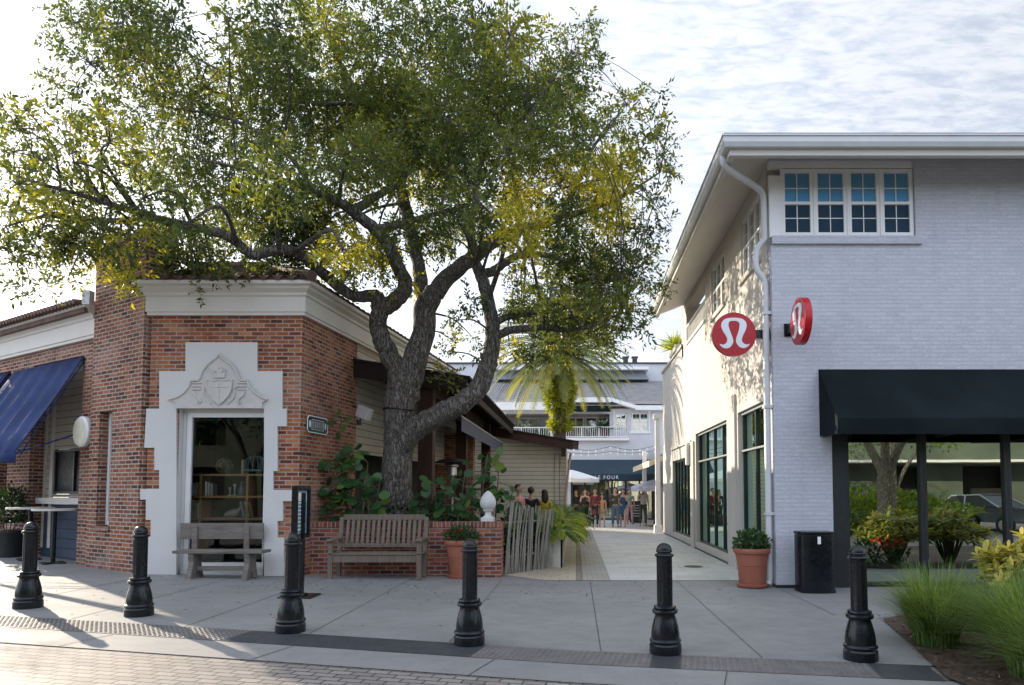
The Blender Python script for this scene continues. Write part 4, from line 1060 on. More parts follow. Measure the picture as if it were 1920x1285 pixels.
for j in range(K + 1):
    f = j / K; r = .145 * math.sin(math.pi * (.16 + .84 * f) ** .8) ** .75 if f < 1 else .002; z = .245 + .33 * f
    for k in range(N):
        a = 2 * math.pi * k / N; s = .009 * abs(math.sin(4 * a + f * 14)) * abs(math.sin(4 * a - f * 14)) * (1 if f < .95 else 0)
        vs.append((c.x + (r + s) * math.cos(a), c.y + (r + s) * math.sin(a), c.z + z))
b.add(vs, [(j*N + k, j*N + (k+1) % N, (j+1)*N + (k+1) % N, (j+1)*N + k) for j in range(K) for k in range(N)] + [tuple(range(N - 1, -1, -1))]); b.build('pineapple', m['plaster'], t, sharp=50)

# ------------------------------------------------------------------ benches
def park_bench():
    y0 = 11.92; xl, xr = at(618, 1060, y0).x, at(785, 1060, y0).x
    cx = (xl + xr) / 2; g = gz(cx)
    t = thing('park_bench', 'taupe slatted park bench with arms against the low brick wall', 'bench', (cx, y0, g))
    Z = lambda z: g + z
    yb = y0 + .5
    for x in (xl, xr):
        b = MB(); b.box(x - .04, x + .04, y0, y0 + .07, Z(0), Z(.66)); b.build('leg', m['taupe_wood'], t, bevel=.006)
        b = MB(); b.beam((x, yb - .04, Z(0)), (x, yb - .02, Z(.47)), .075, .07, up=(0, 1, 0)); b.beam((x, yb - .02, Z(.465)), (x, yb + .11, Z(1.06)), .075, .06, up=(0, 1, 0)); b.build('leg', m['taupe_wood'], t, bevel=.006)
        b = MB(); b.box(x - .055, x + .055, y0 - .05, yb + .05, Z(.66), Z(.705)); b.build('armrest', m['taupe_wood'], t, bevel=.01)
    b = MB()
    for k in range(5): b.box(xl - .03, xr + .03, y0 + .0 + k * .1, y0 + .085 + k * .1, Z(.425), Z(.45))
    b.build('seat', m['taupe_wood'], t, bevel=.005)
    b = MB(); b.box(xl + .04, xr - .04, y0 + .015, y0 + .045, Z(.3), Z(.422)); b.box(xl + .04, xr - .04, yb - .06, yb - .03, Z(.3), Z(.42)); b.build('seat_rail', m['taupe_wood'], t, bevel=.004)
    yy = lambda z: yb - .02 + (z - .47) * .22
    b = MB(); b.beam((xl + .03, yy(1.06), Z(1.06)), (xr - .03, yy(1.06), Z(1.06)), .055, .1); b.beam((xl + .03, yy(.56), Z(.56)), (xr - .03, yy(.56), Z(.56)), .05, .07)
    b.build('back_rail', m['taupe_wood'], t, bevel=.006)
    b = MB()
    for k in range(15):
        x = xl + .12 + (xr - xl - .24) * k / 14; b.beam((x, yy(.6), Z(.595)), (x, yy(1.01), Z(1.012)), .055, .02, up=(0, 1, 0))
    b.build('back_slat', m['taupe_wood'], t, bevel=.003)
park_bench()
def plank_bench():
    y0 = 11.6; xl, xr = at(322, 1036, y0).x, at(491, 1036, y0).x; cx = (xl + xr) / 2; g = gz(cx)
    t = thing('plank_bench', 'weathered grey plank bench standing before the display window', 'bench', (cx, y0, g))
    sz = at(400, 1033, y0).z
    b = MB(); b.box(xl, xr, y0, y0 + .36, sz - .05, sz); b.build('seat', m['grey_wood'], t, bevel=.008)
    yb = y0 + .4; z0, z1 = at(400, 1011, yb).z, at(400, 981, yb).z; bx0, bx1 = at(337, 1000, yb).x, at(493, 1000, yb).x
    b = MB(); b.box(bx0, bx1, yb, yb + .045, z0, z1); b.build('backrest', m['grey_wood'], t, bevel=.008)
    for x in (at(366, 1020, yb).x, at(463, 1020, yb).x):
        b = MB(); b.box(x - .045, x + .045, yb - .035, yb - .001, sz - .02, z1 - .05); b.build('back_post', m['grey_wood'], t, bevel=.005)
    for x in (at(355, 1050, y0).x, at(460, 1050, y0).x):
        b = MB()
        prof = [(0, sz - .052), (.3, sz - .052), (.27, g + .3), (.36, g), (.22, g), (.18, g + .1), (.12, g + .1), (.06, g), (-.06, g), (.03, g + .28)]
        b.prism([(p[0], p[1]) for p in prof][::-1], (x - .045, y0 + .02, 0), (0, 1, 0), (0, 0, 1), -.09); b.build('leg', m['grey_wood'], t, fix=True, bevel=.008)
    b = MB(); b.beam((at(355, 1050, y0).x + .05, y0 + .16, g + .17), (at(460, 1050, y0).x - .05, y0 + .16, g + .17), .05, .08); b.build('stretcher', m['grey_wood'], t, bevel=.005)
plank_bench()

# ------------------------------------------------------------------ menu stand
c = ground(566, 1119); g = c.z
t = thing('menu_stand', 'tall black menu stand with framed sheet on a flat steel foot', 'menu stand', tuple(c))
b = MB(); b.box(c.x - .28, c.x + .2, c.y - .2, c.y + .22, g, g + .02); b.box(c.x - .06, c.x + .06, c.y - .06, c.y + .06, g + .02, g + .05); b.build('foot_plate', m['black_metal'], t, bevel=.006)
d = Vector((.03, 1)).normalized(); o = Vector((c.x - .05, c.y - .24))
pt = at(560, 911, c.y - .2).z; pb = at(560, 1011, c.y - .2).z
b = MB(); b.box(c.x - .03, c.x + .02, c.y - .025, c.y + .025, g + .05, pt - .1); b.build('pole', m['black_metal'], t)
b = MB()
for u0, u1, z0, z1 in ((0, .05, pb, pt), (.43, .48, pb, pt), (.05, .43, pt - .06, pt), (.05, .43, pb, pb + .05)): obx(b, o, d, u0, u1, z0, z1, -.045, .03)
obx(b, o, d, .05, .43, pb + .05, pt - .06, .0, .03)
b.build('frame', m['black_metal'], t)
b = MB(); obx(b, o, d, .06, .42, pb + .06, pt - .07, -.012, -.002)
pg = b.build('menu_sheet', plain('blue grey printed sheet', (.2, .3, .36), .4, .12, 8), t)
b = MB(); obx(b, o, d, .09, .39, pt - .22, pt - .1, -.016, -.0125)
for k in range(9): obx(b, o, d, .1, .36 - .04 * (k % 3), pb + .12 + k * .055, pb + .135 + k * .055, -.016, -.0125)
b.build('printed_line', m['white_sign'], pg)

# ------------------------------------------------------------------ street name plate on the brick side wall
o = sp(.2, .0)
t = thing('street_plate', 'dark green cast street name plate with worn pale lettering on the brick corner', 'sign', (o.x, o.y, 2.8))
zc = at(575, 797, o.y + .3).z
b = MB(); PW, PH = .78, .3
pl = [(0, .05), (.05, 0), (PW - .05, 0), (PW, .05), (PW, PH - .05), (PW - .05, PH), (.05, PH), (0, PH - .05)]
nn = Vector((SD.y, -SD.x, 0)); oo = Vector((o.x, o.y, zc - PH / 2)) + nn * .03; sd3 = Vector((SD.x, SD.y, 0))
b.prism(pl, oo, sd3, (0, 0, 1), .028); b.build('plate', plain('dark green enamel', (.012, .035, .03), .35, .1, 5), t)
b = MB()
for a, e in zip(pl, pl[1:] + pl[:1]): b.beam(oo + sd3 * a[0] + Vector((0, 0, a[1])), oo + sd3 * e[0] + Vector((0, 0, e[1])), .016, .016)
for x in (.09, PW - .09):
    b.prism([(x + .035 * math.cos(a), PH / 2 + .07 * math.sin(a)) for a in np.linspace(0, 2 * math.pi, 9)[:-1]], oo + nn * .004, sd3, (0, 0, 1), .003)
for e0, e1 in (((.16, .06), (PW - .16, .06)), ((.16, PH - .06), (PW - .16, PH - .06)), ((.16, .06), (.16, PH - .06)), ((PW - .16, .06), (PW - .16, PH - .06))): b.beam(oo + sd3 * e0[0] + Vector((0, 0, e0[1])), oo + sd3 * e1[0] + Vector((0, 0, e1[1])), .008, .008)
b.build('border', m['white_sign'], t)
def text(body, size, parent, loc, right, up_, mat_, name='lettering', ext=.002, spacing=1.0, sx=1.0):
    cu = bpy.data.curves.new(name, 'FONT'); cu.body = body; cu.size = size; cu.extrude = ext; cu.align_x = 'CENTER'; cu.align_y = 'CENTER'; cu.space_character = spacing
    tmp = bpy.data.objects.new('tmp', cu); COL.objects.link(tmp)
    dg = bpy.context.evaluated_depsgraph_get(); me = bpy.data.meshes.new_from_object(tmp.evaluated_get(dg)); me.name = name
    bpy.data.objects.remove(tmp); bpy.data.curves.remove(cu)
    r, u_ = Vector(right).normalized(), Vector(up_).normalized(); n = r.cross(u_)
    M_ = Matrix((r * sx, u_, n)).transposed().to_4x4(); M_.translation = Vector(loc) - world_loc(parent)
    me.transform(M_); me.materials.append(mat_)
    ob = bpy.data.objects.new(name, me); COL.objects.link(ob); ob.parent = parent; return ob
b = MB()                                              # worn raised letters, no longer legible
for k, x in enumerate((.2, .235, .285, .32, .365, .4, .45, .485, .535, .57)):
    b.beam(oo + sd3 * x + Vector((0, 0, .085)) + nn * .003, oo + sd3 * x + Vector((0, 0, .215)) + nn * .003, .016, .006, up=nn)
    if k % 2 == 0: b.beam(oo + sd3 * (x + .008) + Vector((0, 0, (.2, .15, .1)[k % 3])) + nn * .003, oo + sd3 * (x + .03) + Vector((0, 0, (.2, .15, .1)[(k + 1) % 3])) + nn * .003, .014, .006, up=nn)
b.build('lettering', m['bar_grey'], t)

# ------------------------------------------------------------------ white flood lamp on the boarded wall
c = sp(2.38, .02); z = at(668, 775, c.y).z
t = thing('flood_lamp', 'white flood lamp head fixed at the end of the brick side wall', 'lamp', (c.x, c.y, z))
b = MB(); b.beam((c.x + .02, c.y, z + .06), (c.x + .3, c.y - .12, z - .06), .16, .26, up=(0, 0, 1)); b.build('lamp_head', m['white_trim'], t, bevel=.02)
b = MB(); b.tube([(c.x - .02, c.y, z - .15), (c.x + .05, c.y - .02, z - .18), (c.x + .1, c.y - .04, z - .05)], .018, 8); b.lathe([(.05, -.2), (.05, -.12), (.02, -.1)], (c.x + .03, c.y, z - .06), 12); b.build('bracket', m['dark_frame'], t)

# ------------------------------------------------------------------ bar tables
def bar_table(px, py, w, label):
    g = ground(px, py); zt = g.z + 1.06
    t = thing('bar_table', label, 'table', tuple(g), group='high tables under the navy awning')
    b = MB(); b.lathe([(w / 2 - .02, 1.03), (w / 2, 1.035), (w / 2, 1.06), (w / 2 - .01, 1.07)], g, 32); b.build('tabletop', m['cream_trim'], t, sharp=40)
    b = MB(); b.tube([g + Vector((0, 0, .02)), g + Vector((0, 0, 1.03))], .04, 12); b.build('pedestal', m['black_metal'], t, sharp=40)
    b = MB(); b.box(g.x - .24, g.x + .24, g.y - .04, g.y + .04, g.z, g.z + .03); b.box(g.x - .04, g.x + .04, g.y - .24, g.y - .041, g.z, g.z + .03); b.box(g.x - .04, g.x + .04, g.y + .041, g.y + .24, g.z, g.z + .03); b.build('foot', m['black_metal'], t, bevel=.008)
bar_table(99, 1057, .74, 'white topped bar table nearer the brick chimney tower')
bar_table(54, 1050, .82, 'white topped bar table farther left by the brick pier')

# ------------------------------------------------------------------ terracotta pots (planted below)
def pot(loc, r, h, label, name='terracotta_pot'):
    t = thing(name, label, 'flower pot', tuple(loc))
    b = MB(); k = r / .33
    b.lathe([(.22 * k, 0), (.235 * k, .04), (.25 * k, h * .35), (.262 * k, h * .55), (.27 * k, h * .56), (.267 * k, h * .6), (.3 * k, h * .84), (.3 * k, h * .86), (.325 * k, h * .87), (.335 * k, h * .9), (.335 * k, h * .97), (.32 * k, h), (.29 * k, h), (.285 * k, h - .06), (.0, h - .06)], loc, 36); b.build('pot', m['terracotta'], t, sharp=40)
    b = MB(); b.lathe([(.23 * k, 0), (.27 * k, .005), (.285 * k, .045), (.262 * k, .05)], loc, 36); b.build('saucer', m['terracotta'], t, sharp=40)
    b = MB(); b.lathe([(.01, h - .058), (.283 * k, h - .057), (.283 * k, h - .05), (.01, h - .04)], loc, 24); b.build('soil', m['soil'], t)
    return t
P1 = ground(861, 1086); P1.y += .22; P1.z = gz(P1.x)
pot1 = pot(P1, .3, .68, 'terracotta pot of red flowers standing before the low brick wall', 'flower_pot')
P2 = Vector((2.9, 11.62, .0)); P2 = Vector((at(1410, 1060, 11.5).x, 11.5, .01))
pot2 = pot(P2, .3, .64, 'large terracotta pot of green shrub at the white shop corner', 'flower_pot')
# ------------------------------------------------------------------ timber porch along the passage
PXR = -2.24; PY0_, PY1_ = 14.35, 25.0
pc_ = thing('timber_porch', 'dark timber lean-to porch on square posts behind the oak trunk', 'porch', (-3.1, PY0_, 0))
zl, zr = at(650, 671, PY0_).z, at(884, 706, PY0_).z
xl = at(650, 690, PY0_).x
dz_ = (zl - zr) / (PXR - xl)
b = MB()
def slab(mb, x0, x1, y0, y1, zt, th):
    za, zb = zt(x0), zt(x1)
    mb.hexa([(x0, y0, za - th), (x1, y0, zb - th), (x1, y0, zb), (x0, y0, za)], [(x0, y1, za - th), (x1, y1, zb - th), (x1, y1, zb), (x0, y1, za)])
ZT = lambda x: zl - (x - xl) * dz_
slab(b, xl, PXR, PY0_ - .05, PY1_, ZT, .05); b.build('roof', m['dark_timber'], pc_)
b = MB(); slab(b, xl + .01, PXR - .06, PY0_ - .02, PY0_ + .06, lambda x: ZT(x) - .053, .33); b.build('fascia_beam', m['dark_timber'], pc_)
b = MB()
for k in range(24):
    y = PY0_ + .25 + k * .44; slab(b, xl + .1, PXR - .03, y, y + .07, lambda x: ZT(x) - .052, .14)
b.build('rafter', m['dark_timber'], pc_)
b = MB(); b.box(-3.3, -3.1, PY0_ + .1, PY1_, ZT(-3.2) - .5, ZT(-3.2) - .2)
b.box(PXR - .12, PXR - .06, PY0_ + .07, PY1_, ZT(PXR) - .36, ZT(PXR) - .2); b.build('plate_beam', m['dark_timber'], pc_)
for px, Y, w in ((800, 14.6, .31), (866, 18.5, .28), (911, 23.0, .28)):
    x = at(px, 850, Y).x
    b = MB(); b.box(x - w / 2, x + w / 2, Y - w / 2, Y + w / 2, -.05, ZT(-3.2) - .3); b.build('post', m['brown_timber'], pc_, bevel=.01)
# fabric valance along the porch edge
v0, v1 = at(866, 781, 16.1), at(945, 832, 25.4)
vx, vz = -2.72, 3.36
b = MB(); b.box(vx, vx + .012, 16.1, 25.2, vz - .34, vz)
b.hexa([(vx - .75, 16.1, vz + .26), (vx, 16.1, vz - .012), (vx, 16.1, vz), (vx - .75, 16.1, vz + .275)], [(vx - .75, 25.2, vz + .26), (vx, 25.2, vz - .012), (vx, 25.2, vz), (vx - .75, 25.2, vz + .275)])
aw2 = b.build('fabric_valance', m['grey_canvas'], pc_)
b = MB(); b.tube([(vx + .01, 16.08, vz + .012), (vx + .01, 25.2, vz + .012)], .018, 8); b.build('valance_rail', m['gutter'], aw2)
# low brick pier and back wall seen under the porch
t = thing('brick_pier', 'sunlit orange brick pier standing under the porch between the timber posts', 'pier', (-4.0, 21.4, 0))
b = MB(); b.box(-4.4, -3.2, 21.2, 21.6, -.05, 3.4); b.build('pier_body', m['brick'], t)

# ------------------------------------------------------------------ low boarded building at the end of the porch
sb = thing('siding_building', 'low tan clapboard building with dark timber roof edge beside the passage', 'building', (-2, 25.4, 0))
BY = 25.4; bx0, bx1 = -6.5, at(1062, 900, BY).x
ra, rb_ = at(945, 805, BY), at(1085, 829, BY)
RZ = lambda x: ra.z + (x - ra.x) * (rb_.z - ra.z) / (rb_.x - ra.x)
b = MB()
b.hexa([(bx0, BY, -.1), (bx1, BY, -.1), (bx1, BY, RZ(bx1) - .28), (bx0, BY, RZ(bx0) - .28)], [(bx0, BY + 3.5, -.1), (bx1, BY + 3.5, -.1), (bx1, BY + 3.5, RZ(bx1) - .28), (bx0, BY + 3.5, RZ(bx0) - .28)])
b.build('wall', m['tan_siding'], sb)
b = MB(); b.hexa([(bx0, BY - .5, RZ(bx0) - .06), (rb_.x, BY - .5, RZ(rb_.x) - .06), (rb_.x, BY - .5, RZ(rb_.x)), (bx0, BY - .5, RZ(bx0))], [(bx0, BY + 4, RZ(bx0) - .06), (rb_.x, BY + 4, RZ(rb_.x) - .06), (rb_.x, BY + 4, RZ(rb_.x)), (bx0, BY + 4, RZ(bx0))])
rf = b.build('roof', m['dark_timber'], sb)
b = MB(); x2 = rb_.x - .22
b.hexa([(bx0, BY - .47, RZ(bx0) - .36), (x2, BY - .47, RZ(x2) - .36), (x2, BY - .47, RZ(x2) - .062), (bx0, BY - .47, RZ(bx0) - .062)], [(bx0, BY - .4, RZ(bx0) - .36), (x2, BY - .4, RZ(x2) - .36), (x2, BY - .4, RZ(x2) - .062), (bx0, BY - .4, RZ(bx0) - .062)])
b.box(x2 - .42, x2 - .26, BY - .42, BY - .3, RZ(x2) - .6, RZ(x2) - .3)
b.build('fascia_beam', m['brown_timber'], rf)
b = MB(); pp = [at(1070, 850, BY - .2), at(1066, 880, BY - .2), at(1060, 935, BY - .2), at(1058, 990, BY - .2)]; b.tube(pp, .045, 8); b.build('drainpipe', plain('tan pipe', (.42, .3, .22), .6, .1, 4), sb)
b = MB()
for px in (1040, 1050): b.tube([at(px, 850, BY - .03), at(px - 1, 900, BY - .02), at(px, 985, BY - .02)], .008, 5)
b.build('wall_cable', m['dark_frame'], sb)

# ------------------------------------------------------------------ driftwood picket fence
fe = thing('picket_fence', 'rustic grey driftwood picket fence between the brick pier and fern planter', 'fence', (-1, 13.4, 0))
fa, fb = Vector((-1.34, 12.98)), Vector((-.56, 14.15))
b = MB(); NP = 27; r2 = random.Random(5)
for k in range(NP):
    f = k / (NP - 1); p = fa.lerp(fb, f) + Vector((r2.uniform(-.01, .01), r2.uniform(-.03, .03)))
    h = 1.36 - .2 * f + r2.uniform(-.05, .05); w = r2.uniform(.013, .021); tl = .09 + r2.uniform(-.06, .06)
    z0 = gz(p.x)
    b.tube([(p.x, p.y, z0), (p.x + tl * .4, p.y, z0 + h * .5), (p.x + tl, p.y + r2.uniform(-.02, .02), z0 + h)], [w, w * .95, w * .8], 6)
b.build('picket', m['drift'], fe)
for z in (.35, 1.0):
    b = MB(); b.tube([(fa.x, fa.y + .06, z), (fb.x, fb.y + .06, z)], .02, 6); b.build('fence_rail', m['drift'], fe)
b = MB(); b.box(fb.x - .02, fb.x + .07, fb.y - .02, fb.y + .08, 0, 1.22); b.build('end_post', m['drift'], fe, bevel=.01)

# ------------------------------------------------------------------ long cream planter with ferns
pl_ = thing('fern_planter', 'long cream planter box overflowing with ferns beside the fence', 'planter', (-.5, 18, 0))
b = MB(); b.wall((-.62, 14.32), (1, 0), .34, -.02, .78, .04)
b.wall((-.28, 14.32), (0, 1), 9.0, -.02, .78, .04); b.wall((-.62, 23.32), (0, -1), 9.0, -.02, .78, .04); b.wall((-.28, 23.32), (-1, 0), .34, -.02, .78, .04)
b.build('planter_box', m['stucco'], pl_)
b = MB(); b.box(-.58, -.32, 14.37, 23.27, .5, .7); b.build('soil', m['soil'], pl_)

# ------------------------------------------------------------------ far white building closing the passage
DY = 38.0
far = thing('far_building', 'pale grey two storey building with shingle roof closing the passage', 'building', (0, DY, 0))
G = lambda px, py, Y=DY: at(px, py, Y)
def rect(mb, px0, py0, px1, py1, Y=DY, d=.1, m_=0):
    a, c = G(px0, py1, Y), G(px1, py0, Y); mb.box(a.x, c.x, Y, Y + d, a.z, c.z, m_)
b = MB()
fl = G(860, 900).x; frr = 9.0
ops = []
def op(px0, py0, px1, py1): a, c = G(px0, py1), G(px1, py0); ops.append((a.x - fl, c.x - fl, a.z, c.z)); return a, c
o1 = op(948, 776, 1032, 822); o2 = op(1060, 776, 1143, 822); o3_ = op(1153, 775, 1175, 809); o4 = op(1184, 774, 1216, 809)
sf = (G(1070, 960).x - fl, G(1226, 960).x - fl, -.2, G(1100, 893).z)
ze = G(1100, 770).z
b.wall((fl, DY), (1, 0), frr - fl, -.1, ze + .1, .25, ops + [sf]); b.build('wall', m['white_siding'], far)
b = MB()
for (a, c), dp in ((o1, 1.8), (o2, 1.5)):
    b.box(a.x - .3, c.x + .3, DY + dp, DY + dp + .1, a.z - .2, c.z + .3); b.box(a.x - .3, c.x + .3, DY + .26, DY + dp, c.z + .01, c.z + .1); b.box(a.x - .3, a.x - .2, DY + .26, DY + dp, a.z - .2, c.z); b.box(c.x + .2, c.x + .3, DY + .26, DY + dp, a.z - .2, c.z)
    b.box(a.x - .3, c.x + .3, DY + .26, DY + dp, a.z - .2, a.z - .02)
b.build('balcony_wall', m['white_siding'], far)
def fwin(px0, py0, px1, py1, Y, cols, rails=1, mt=None):
    a, c = G(px0, py1, Y), G(px1, py0, Y); zm = [a.z + (c.z - a.z) * (k + 1) / (rails + 1) for k in range(rails)]
    window(far, (fl, Y), (1, 0), a.x - fl, c.x - fl, a.z, c.z, cols, zm, .07, .0, .08, m['white_trim'], m['win_glass'], mt)
fwin(970, 784, 1010, 806, DY + 1.74, 2, 0)
fwin(1064, 782, 1095, 822, DY + 1.4, 2, 0); fwin(1097, 782, 1120, 822, DY + 1.4, 1, 0); fwin(1121, 782, 1141, 822, DY + 1.4, 1, 0)
fwin(1153.5, 775.5, 1174.5, 808.5, DY + .05, 2, 1, (1, 2)); fwin(1184.5, 774.5, 1215.5, 808.5, DY + .05, 2, 1, (2, 2))
for r_ in ((1150, 770, 1153, 812, .03), (1216, 770, 1219, 812, .03), (1180, 809, 1220, 813, .05), (1033, 772, 1042, 822, .06), (943, 772, 948, 822, .04)):
    b = MB(); rect(b, r_[0], r_[1], r_[2], r_[3], DY - r_[4], r_[4]); b.build('trim_board', m['white_trim'], far)
# balcony railing
def rail(px0, px1, py0, py1, Y):
    a, c = G(px0, py1, Y), G(px1, py0, Y); r = MB()
    r.box(a.x, c.x, Y, Y + .06, c.z - .05, c.z); r.box(a.x, c.x, Y, Y + .05, a.z, a.z + .05)
    n = int((c.x - a.x) / .12)
    for k in range(n + 1):
        x = a.x + (c.x - a.x) * k / n; w = .035 if k % 8 == 0 else .012; r.box(x - w, x + w, Y + .01, Y + .04, a.z + .05, c.z - .05)
    r.build('railing', m['white_trim'], far)
rail(1058, 1176, 800, 820, DY - .12); rail(944, 1036, 801, 820, DY - .12)
b = MB(); rect(b, 940, 821, 1180, 826, DY - .25, .25); b.build('balcony_ledge', m['white_trim'], far)
b = MB(); a, c = G(1060, 776), G(1143, 761); b.hexa([(a.x, DY - .9, a.z), (c.x, DY - .9, a.z), (c.x, DY - .9, a.z + .25), (a.x, DY - .9, a.z + .25)], [(a.x, DY - .01, c.z - .1), (c.x, DY - .01, c.z - .1), (c.x, DY - .01, c.z), (a.x, DY - .01, c.z)]); b.build('balcony_awning', m['black_canvas'], far)
# eaves, roof, parapet
b = MB(); a, c = G(860, 771), G(1060, 757); b.box(a.x, c.x, DY - .6, DY + .3, a.z, c.z)
a, c = G(1190, 771), G(1260, 763); b.box(a.x, frr, DY - .6, DY + .3, a.z, c.z)
a, c = G(1040, 757), G(1145, 748); b.box(a.x + .3, c.x, DY - .59, DY + .2, a.z, c.z)
a, c = G(1143, 752), G(1190, 768); b.beam((a.x, DY - .3, a.z + .02), (c.x + .1, DY - .3, c.z + .05), .55, .2)
b.build('eave', m['white_trim'], far)
zE, zR = G(1100, 760).z, G(1000, 715, 44.0).z
b = MB(); b.quad((fl - 3, DY - .55, zE), (frr, DY - .55, zE), (frr, 44.0, zR), (fl - 3, 44.0, zR)); b.box(fl - 3, frr, DY + .3, 44.0, zE - .1, zE - .02); b.build('roof', m['shingle'], far)
zP = G(1000, 681, 44.6).z
b = MB(); b.box(-16, frr + 4, 44.4, 46, zR - 1.5, zP - .1); b.build('parapet', m['white_siding'], far)
b = MB(); b.box(-16, frr + 4, 44.3, 46.1, zP - .1, zP); b.build('parapet_cap', m['dark_frame'], far)
b = MB(); a, c = G(930, 712, 43.4), G(1208, 693, 43.4); b.hexa([(a.x, 43.3, a.z), (c.x + .3, 43.3, a.z), (c.x, 43.8, c.z), (a.x, 43.8, c.z)], [(a.x, 44.39, a.z), (c.x + .3, 44.39, a.z), (c.x, 44.39, c.z), (a.x, 44.39, c.z)]); dm = b.build('roof_shade_strip', plain('shaded flat roof strip', (.2, .21, .225), .8, .1, 3), far)  # dark strip standing in for the shade on a recessed flat roof
b = MB(); a, c = G(925, 693, 43.2), G(1216, 688, 43.2); b.box(a.x, c.x, 43.2, 44.39, a.z, c.z); b.build('roof_strip_trim', m['white_trim'], dm)
for px in (1173, 1190):
    b = MB(); a = G(px, 681, 45.0); b.box(a.x - .16, a.x + .16, 44.9, 45.2, zP, zP + .35); b.box(a.x - .22, a.x + .22, 44.85, 45.25, zP + .42, zP + .5)
    for sx_ in (-.14, .12): b.box(a.x + sx_, a.x + sx_ + .03, 44.95, 45.15, zP + .35, zP + .42)
    b.build('chimney_vent', m['dark_frame'], far)
# shop under it: dark canopy with white letters
a, c = G(1062, 897, 36.4), G(1226, 860, 38)
b = MB(); zA, zB2, zC = G(1100, 862, 37.9).z, G(1100, 889, 36.6).z, G(1100, 901, 36.6).z
b.hexa([(a.x, 36.6, zB2), (c.x, 36.6, zB2), (c.x, 37.98, zA), (a.x, 37.98, zA)], [(a.x, 36.62, zB2 - .03), (c.x, 36.62, zB2 - .03), (c.x, 37.98, zA - .03), (a.x, 37.98, zA - .03)])
b.box(a.x, c.x, 36.585, 36.6, zC, zB2)
cp = b.build('shop_canopy', m['navy_canvas'], far)
tc_ = at(1137.5, 895.5, 36.57)
text('LE FOUR', .26, cp, (tc_.x, 36.575, tc_.z), (1, 0, 0), (0, 0, 1), m['white_sign'], spacing=1.35)
b = MB(); x0, x1 = G(1070, 960).x, G(1226, 960).x
b.box(x0 - 1, x1 + 1, 42.0, 42.1, -.1, 3.6); b.box(x0 - 1, x0 - .9, DY + .3, 42, -.1, 3.6); b.box(x1 + .9, x1 + 1, DY + .3, 42, -.1, 3.6); b.box(x0 - 1, x1 + 1, DY + .3, 42, 3.3, 3.4); b.build('room', m['warm_in'], far)
window(far, (fl, DY), (1, 0), x0 - fl + .02, x1 - fl - .02, .0, sf[3] - .02, 6, (2.2,), .09, .06, .14, m['dark_frame'], m['glass'], name='shop_window')
b = MB(); r3 = random.Random(3)
for k in range(7): b.box(x0 + .4 + k * .7, x0 + .8 + k * .7, 40.5, 40.9, 0, r3.uniform(.6, 1.9))
b.build('shop_counter', m['dim_in'], far)
for k in range(6):
    lx = x0 + .5 + k * .85
    t = thing('shop_lamp', 'warm glowing pendant lamp inside the far shop under the dark canopy', 'lamp', (lx, 39.6, 3.3), group='pendant lamps in the far shop')
    lm = m.get('lamp_glow')
    if lm is None:
        q = NT('glowing lamp'); q.fin((.9, .7, .45), .5); q.b.inputs['Emission Color'].default_value = (1, .7, .4, 1); q.b.inputs['Emission Strength'].default_value = 5.0; lm = m['lamp_glow'] = q.mat
    b = MB(); b.lathe([(.04, -.85), (.13, -.8), (.13, -.7), (.05, -.6)], (lx, 39.6, 3.3), 12); b.build('lamp_shade', lm, t)
    b = MB(); b.tube([(lx, 39.6, 3.3), (lx, 39.6, 2.7)], .008, 5); b.build('cord', m['dark_frame'], t)

# ------------------------------------------------------------------ arcade shop on the right of the passage
ar = thing('arcade_shop', 'white arcade shop front with slender columns and cream awning beyond the shop', 'building', (4.5, 27, 0))
b = MB(); b.box(5.2, 9.0, 26.3, 37.7, -.1, 3.9); b.box(4.3, 5.2, 26.3, 37.7, 3.45, 3.9); b.build('wall', m['white_siding'], ar)
for y in (26.4, 31.5):
    b = MB(); zt = 4.6 if y < 27 else 3.44
    b.box(3.08, 3.26, y, y + .18, 0, zt - .2 if y < 27 else zt); b.box(3.02, 3.32, y - .06, y + .24, 0, .3)
    if y < 27: b.box(3.0, 3.34, y - .08, y + .26, zt - .2, zt)
    b.build('column', m['white_trim'], ar, bevel=.01)
b = MB(); b.box(3.4, 3.5, 26.2, 26.28, 0, 4.3); b.build('downspout', m['gutter'], ar)
b = MB(); b.hexa([(3.0, 28, 2.6), (3.0, 36, 2.6), (3.0, 36, 2.85), (3.0, 28, 2.85)], [(5.19, 28, 3.6), (5.19, 36, 3.6), (5.19, 36, 3.7), (5.19, 28, 3.7)]); b.build('awning', plain('cream awning canvas', (.62, .52, .38), .8, .06, 2), ar)
b = MB(); b.box(5.1, 5.19, 28.2, 36, .2, 2.6); b.build('shop_window', m['win_glass'], ar)

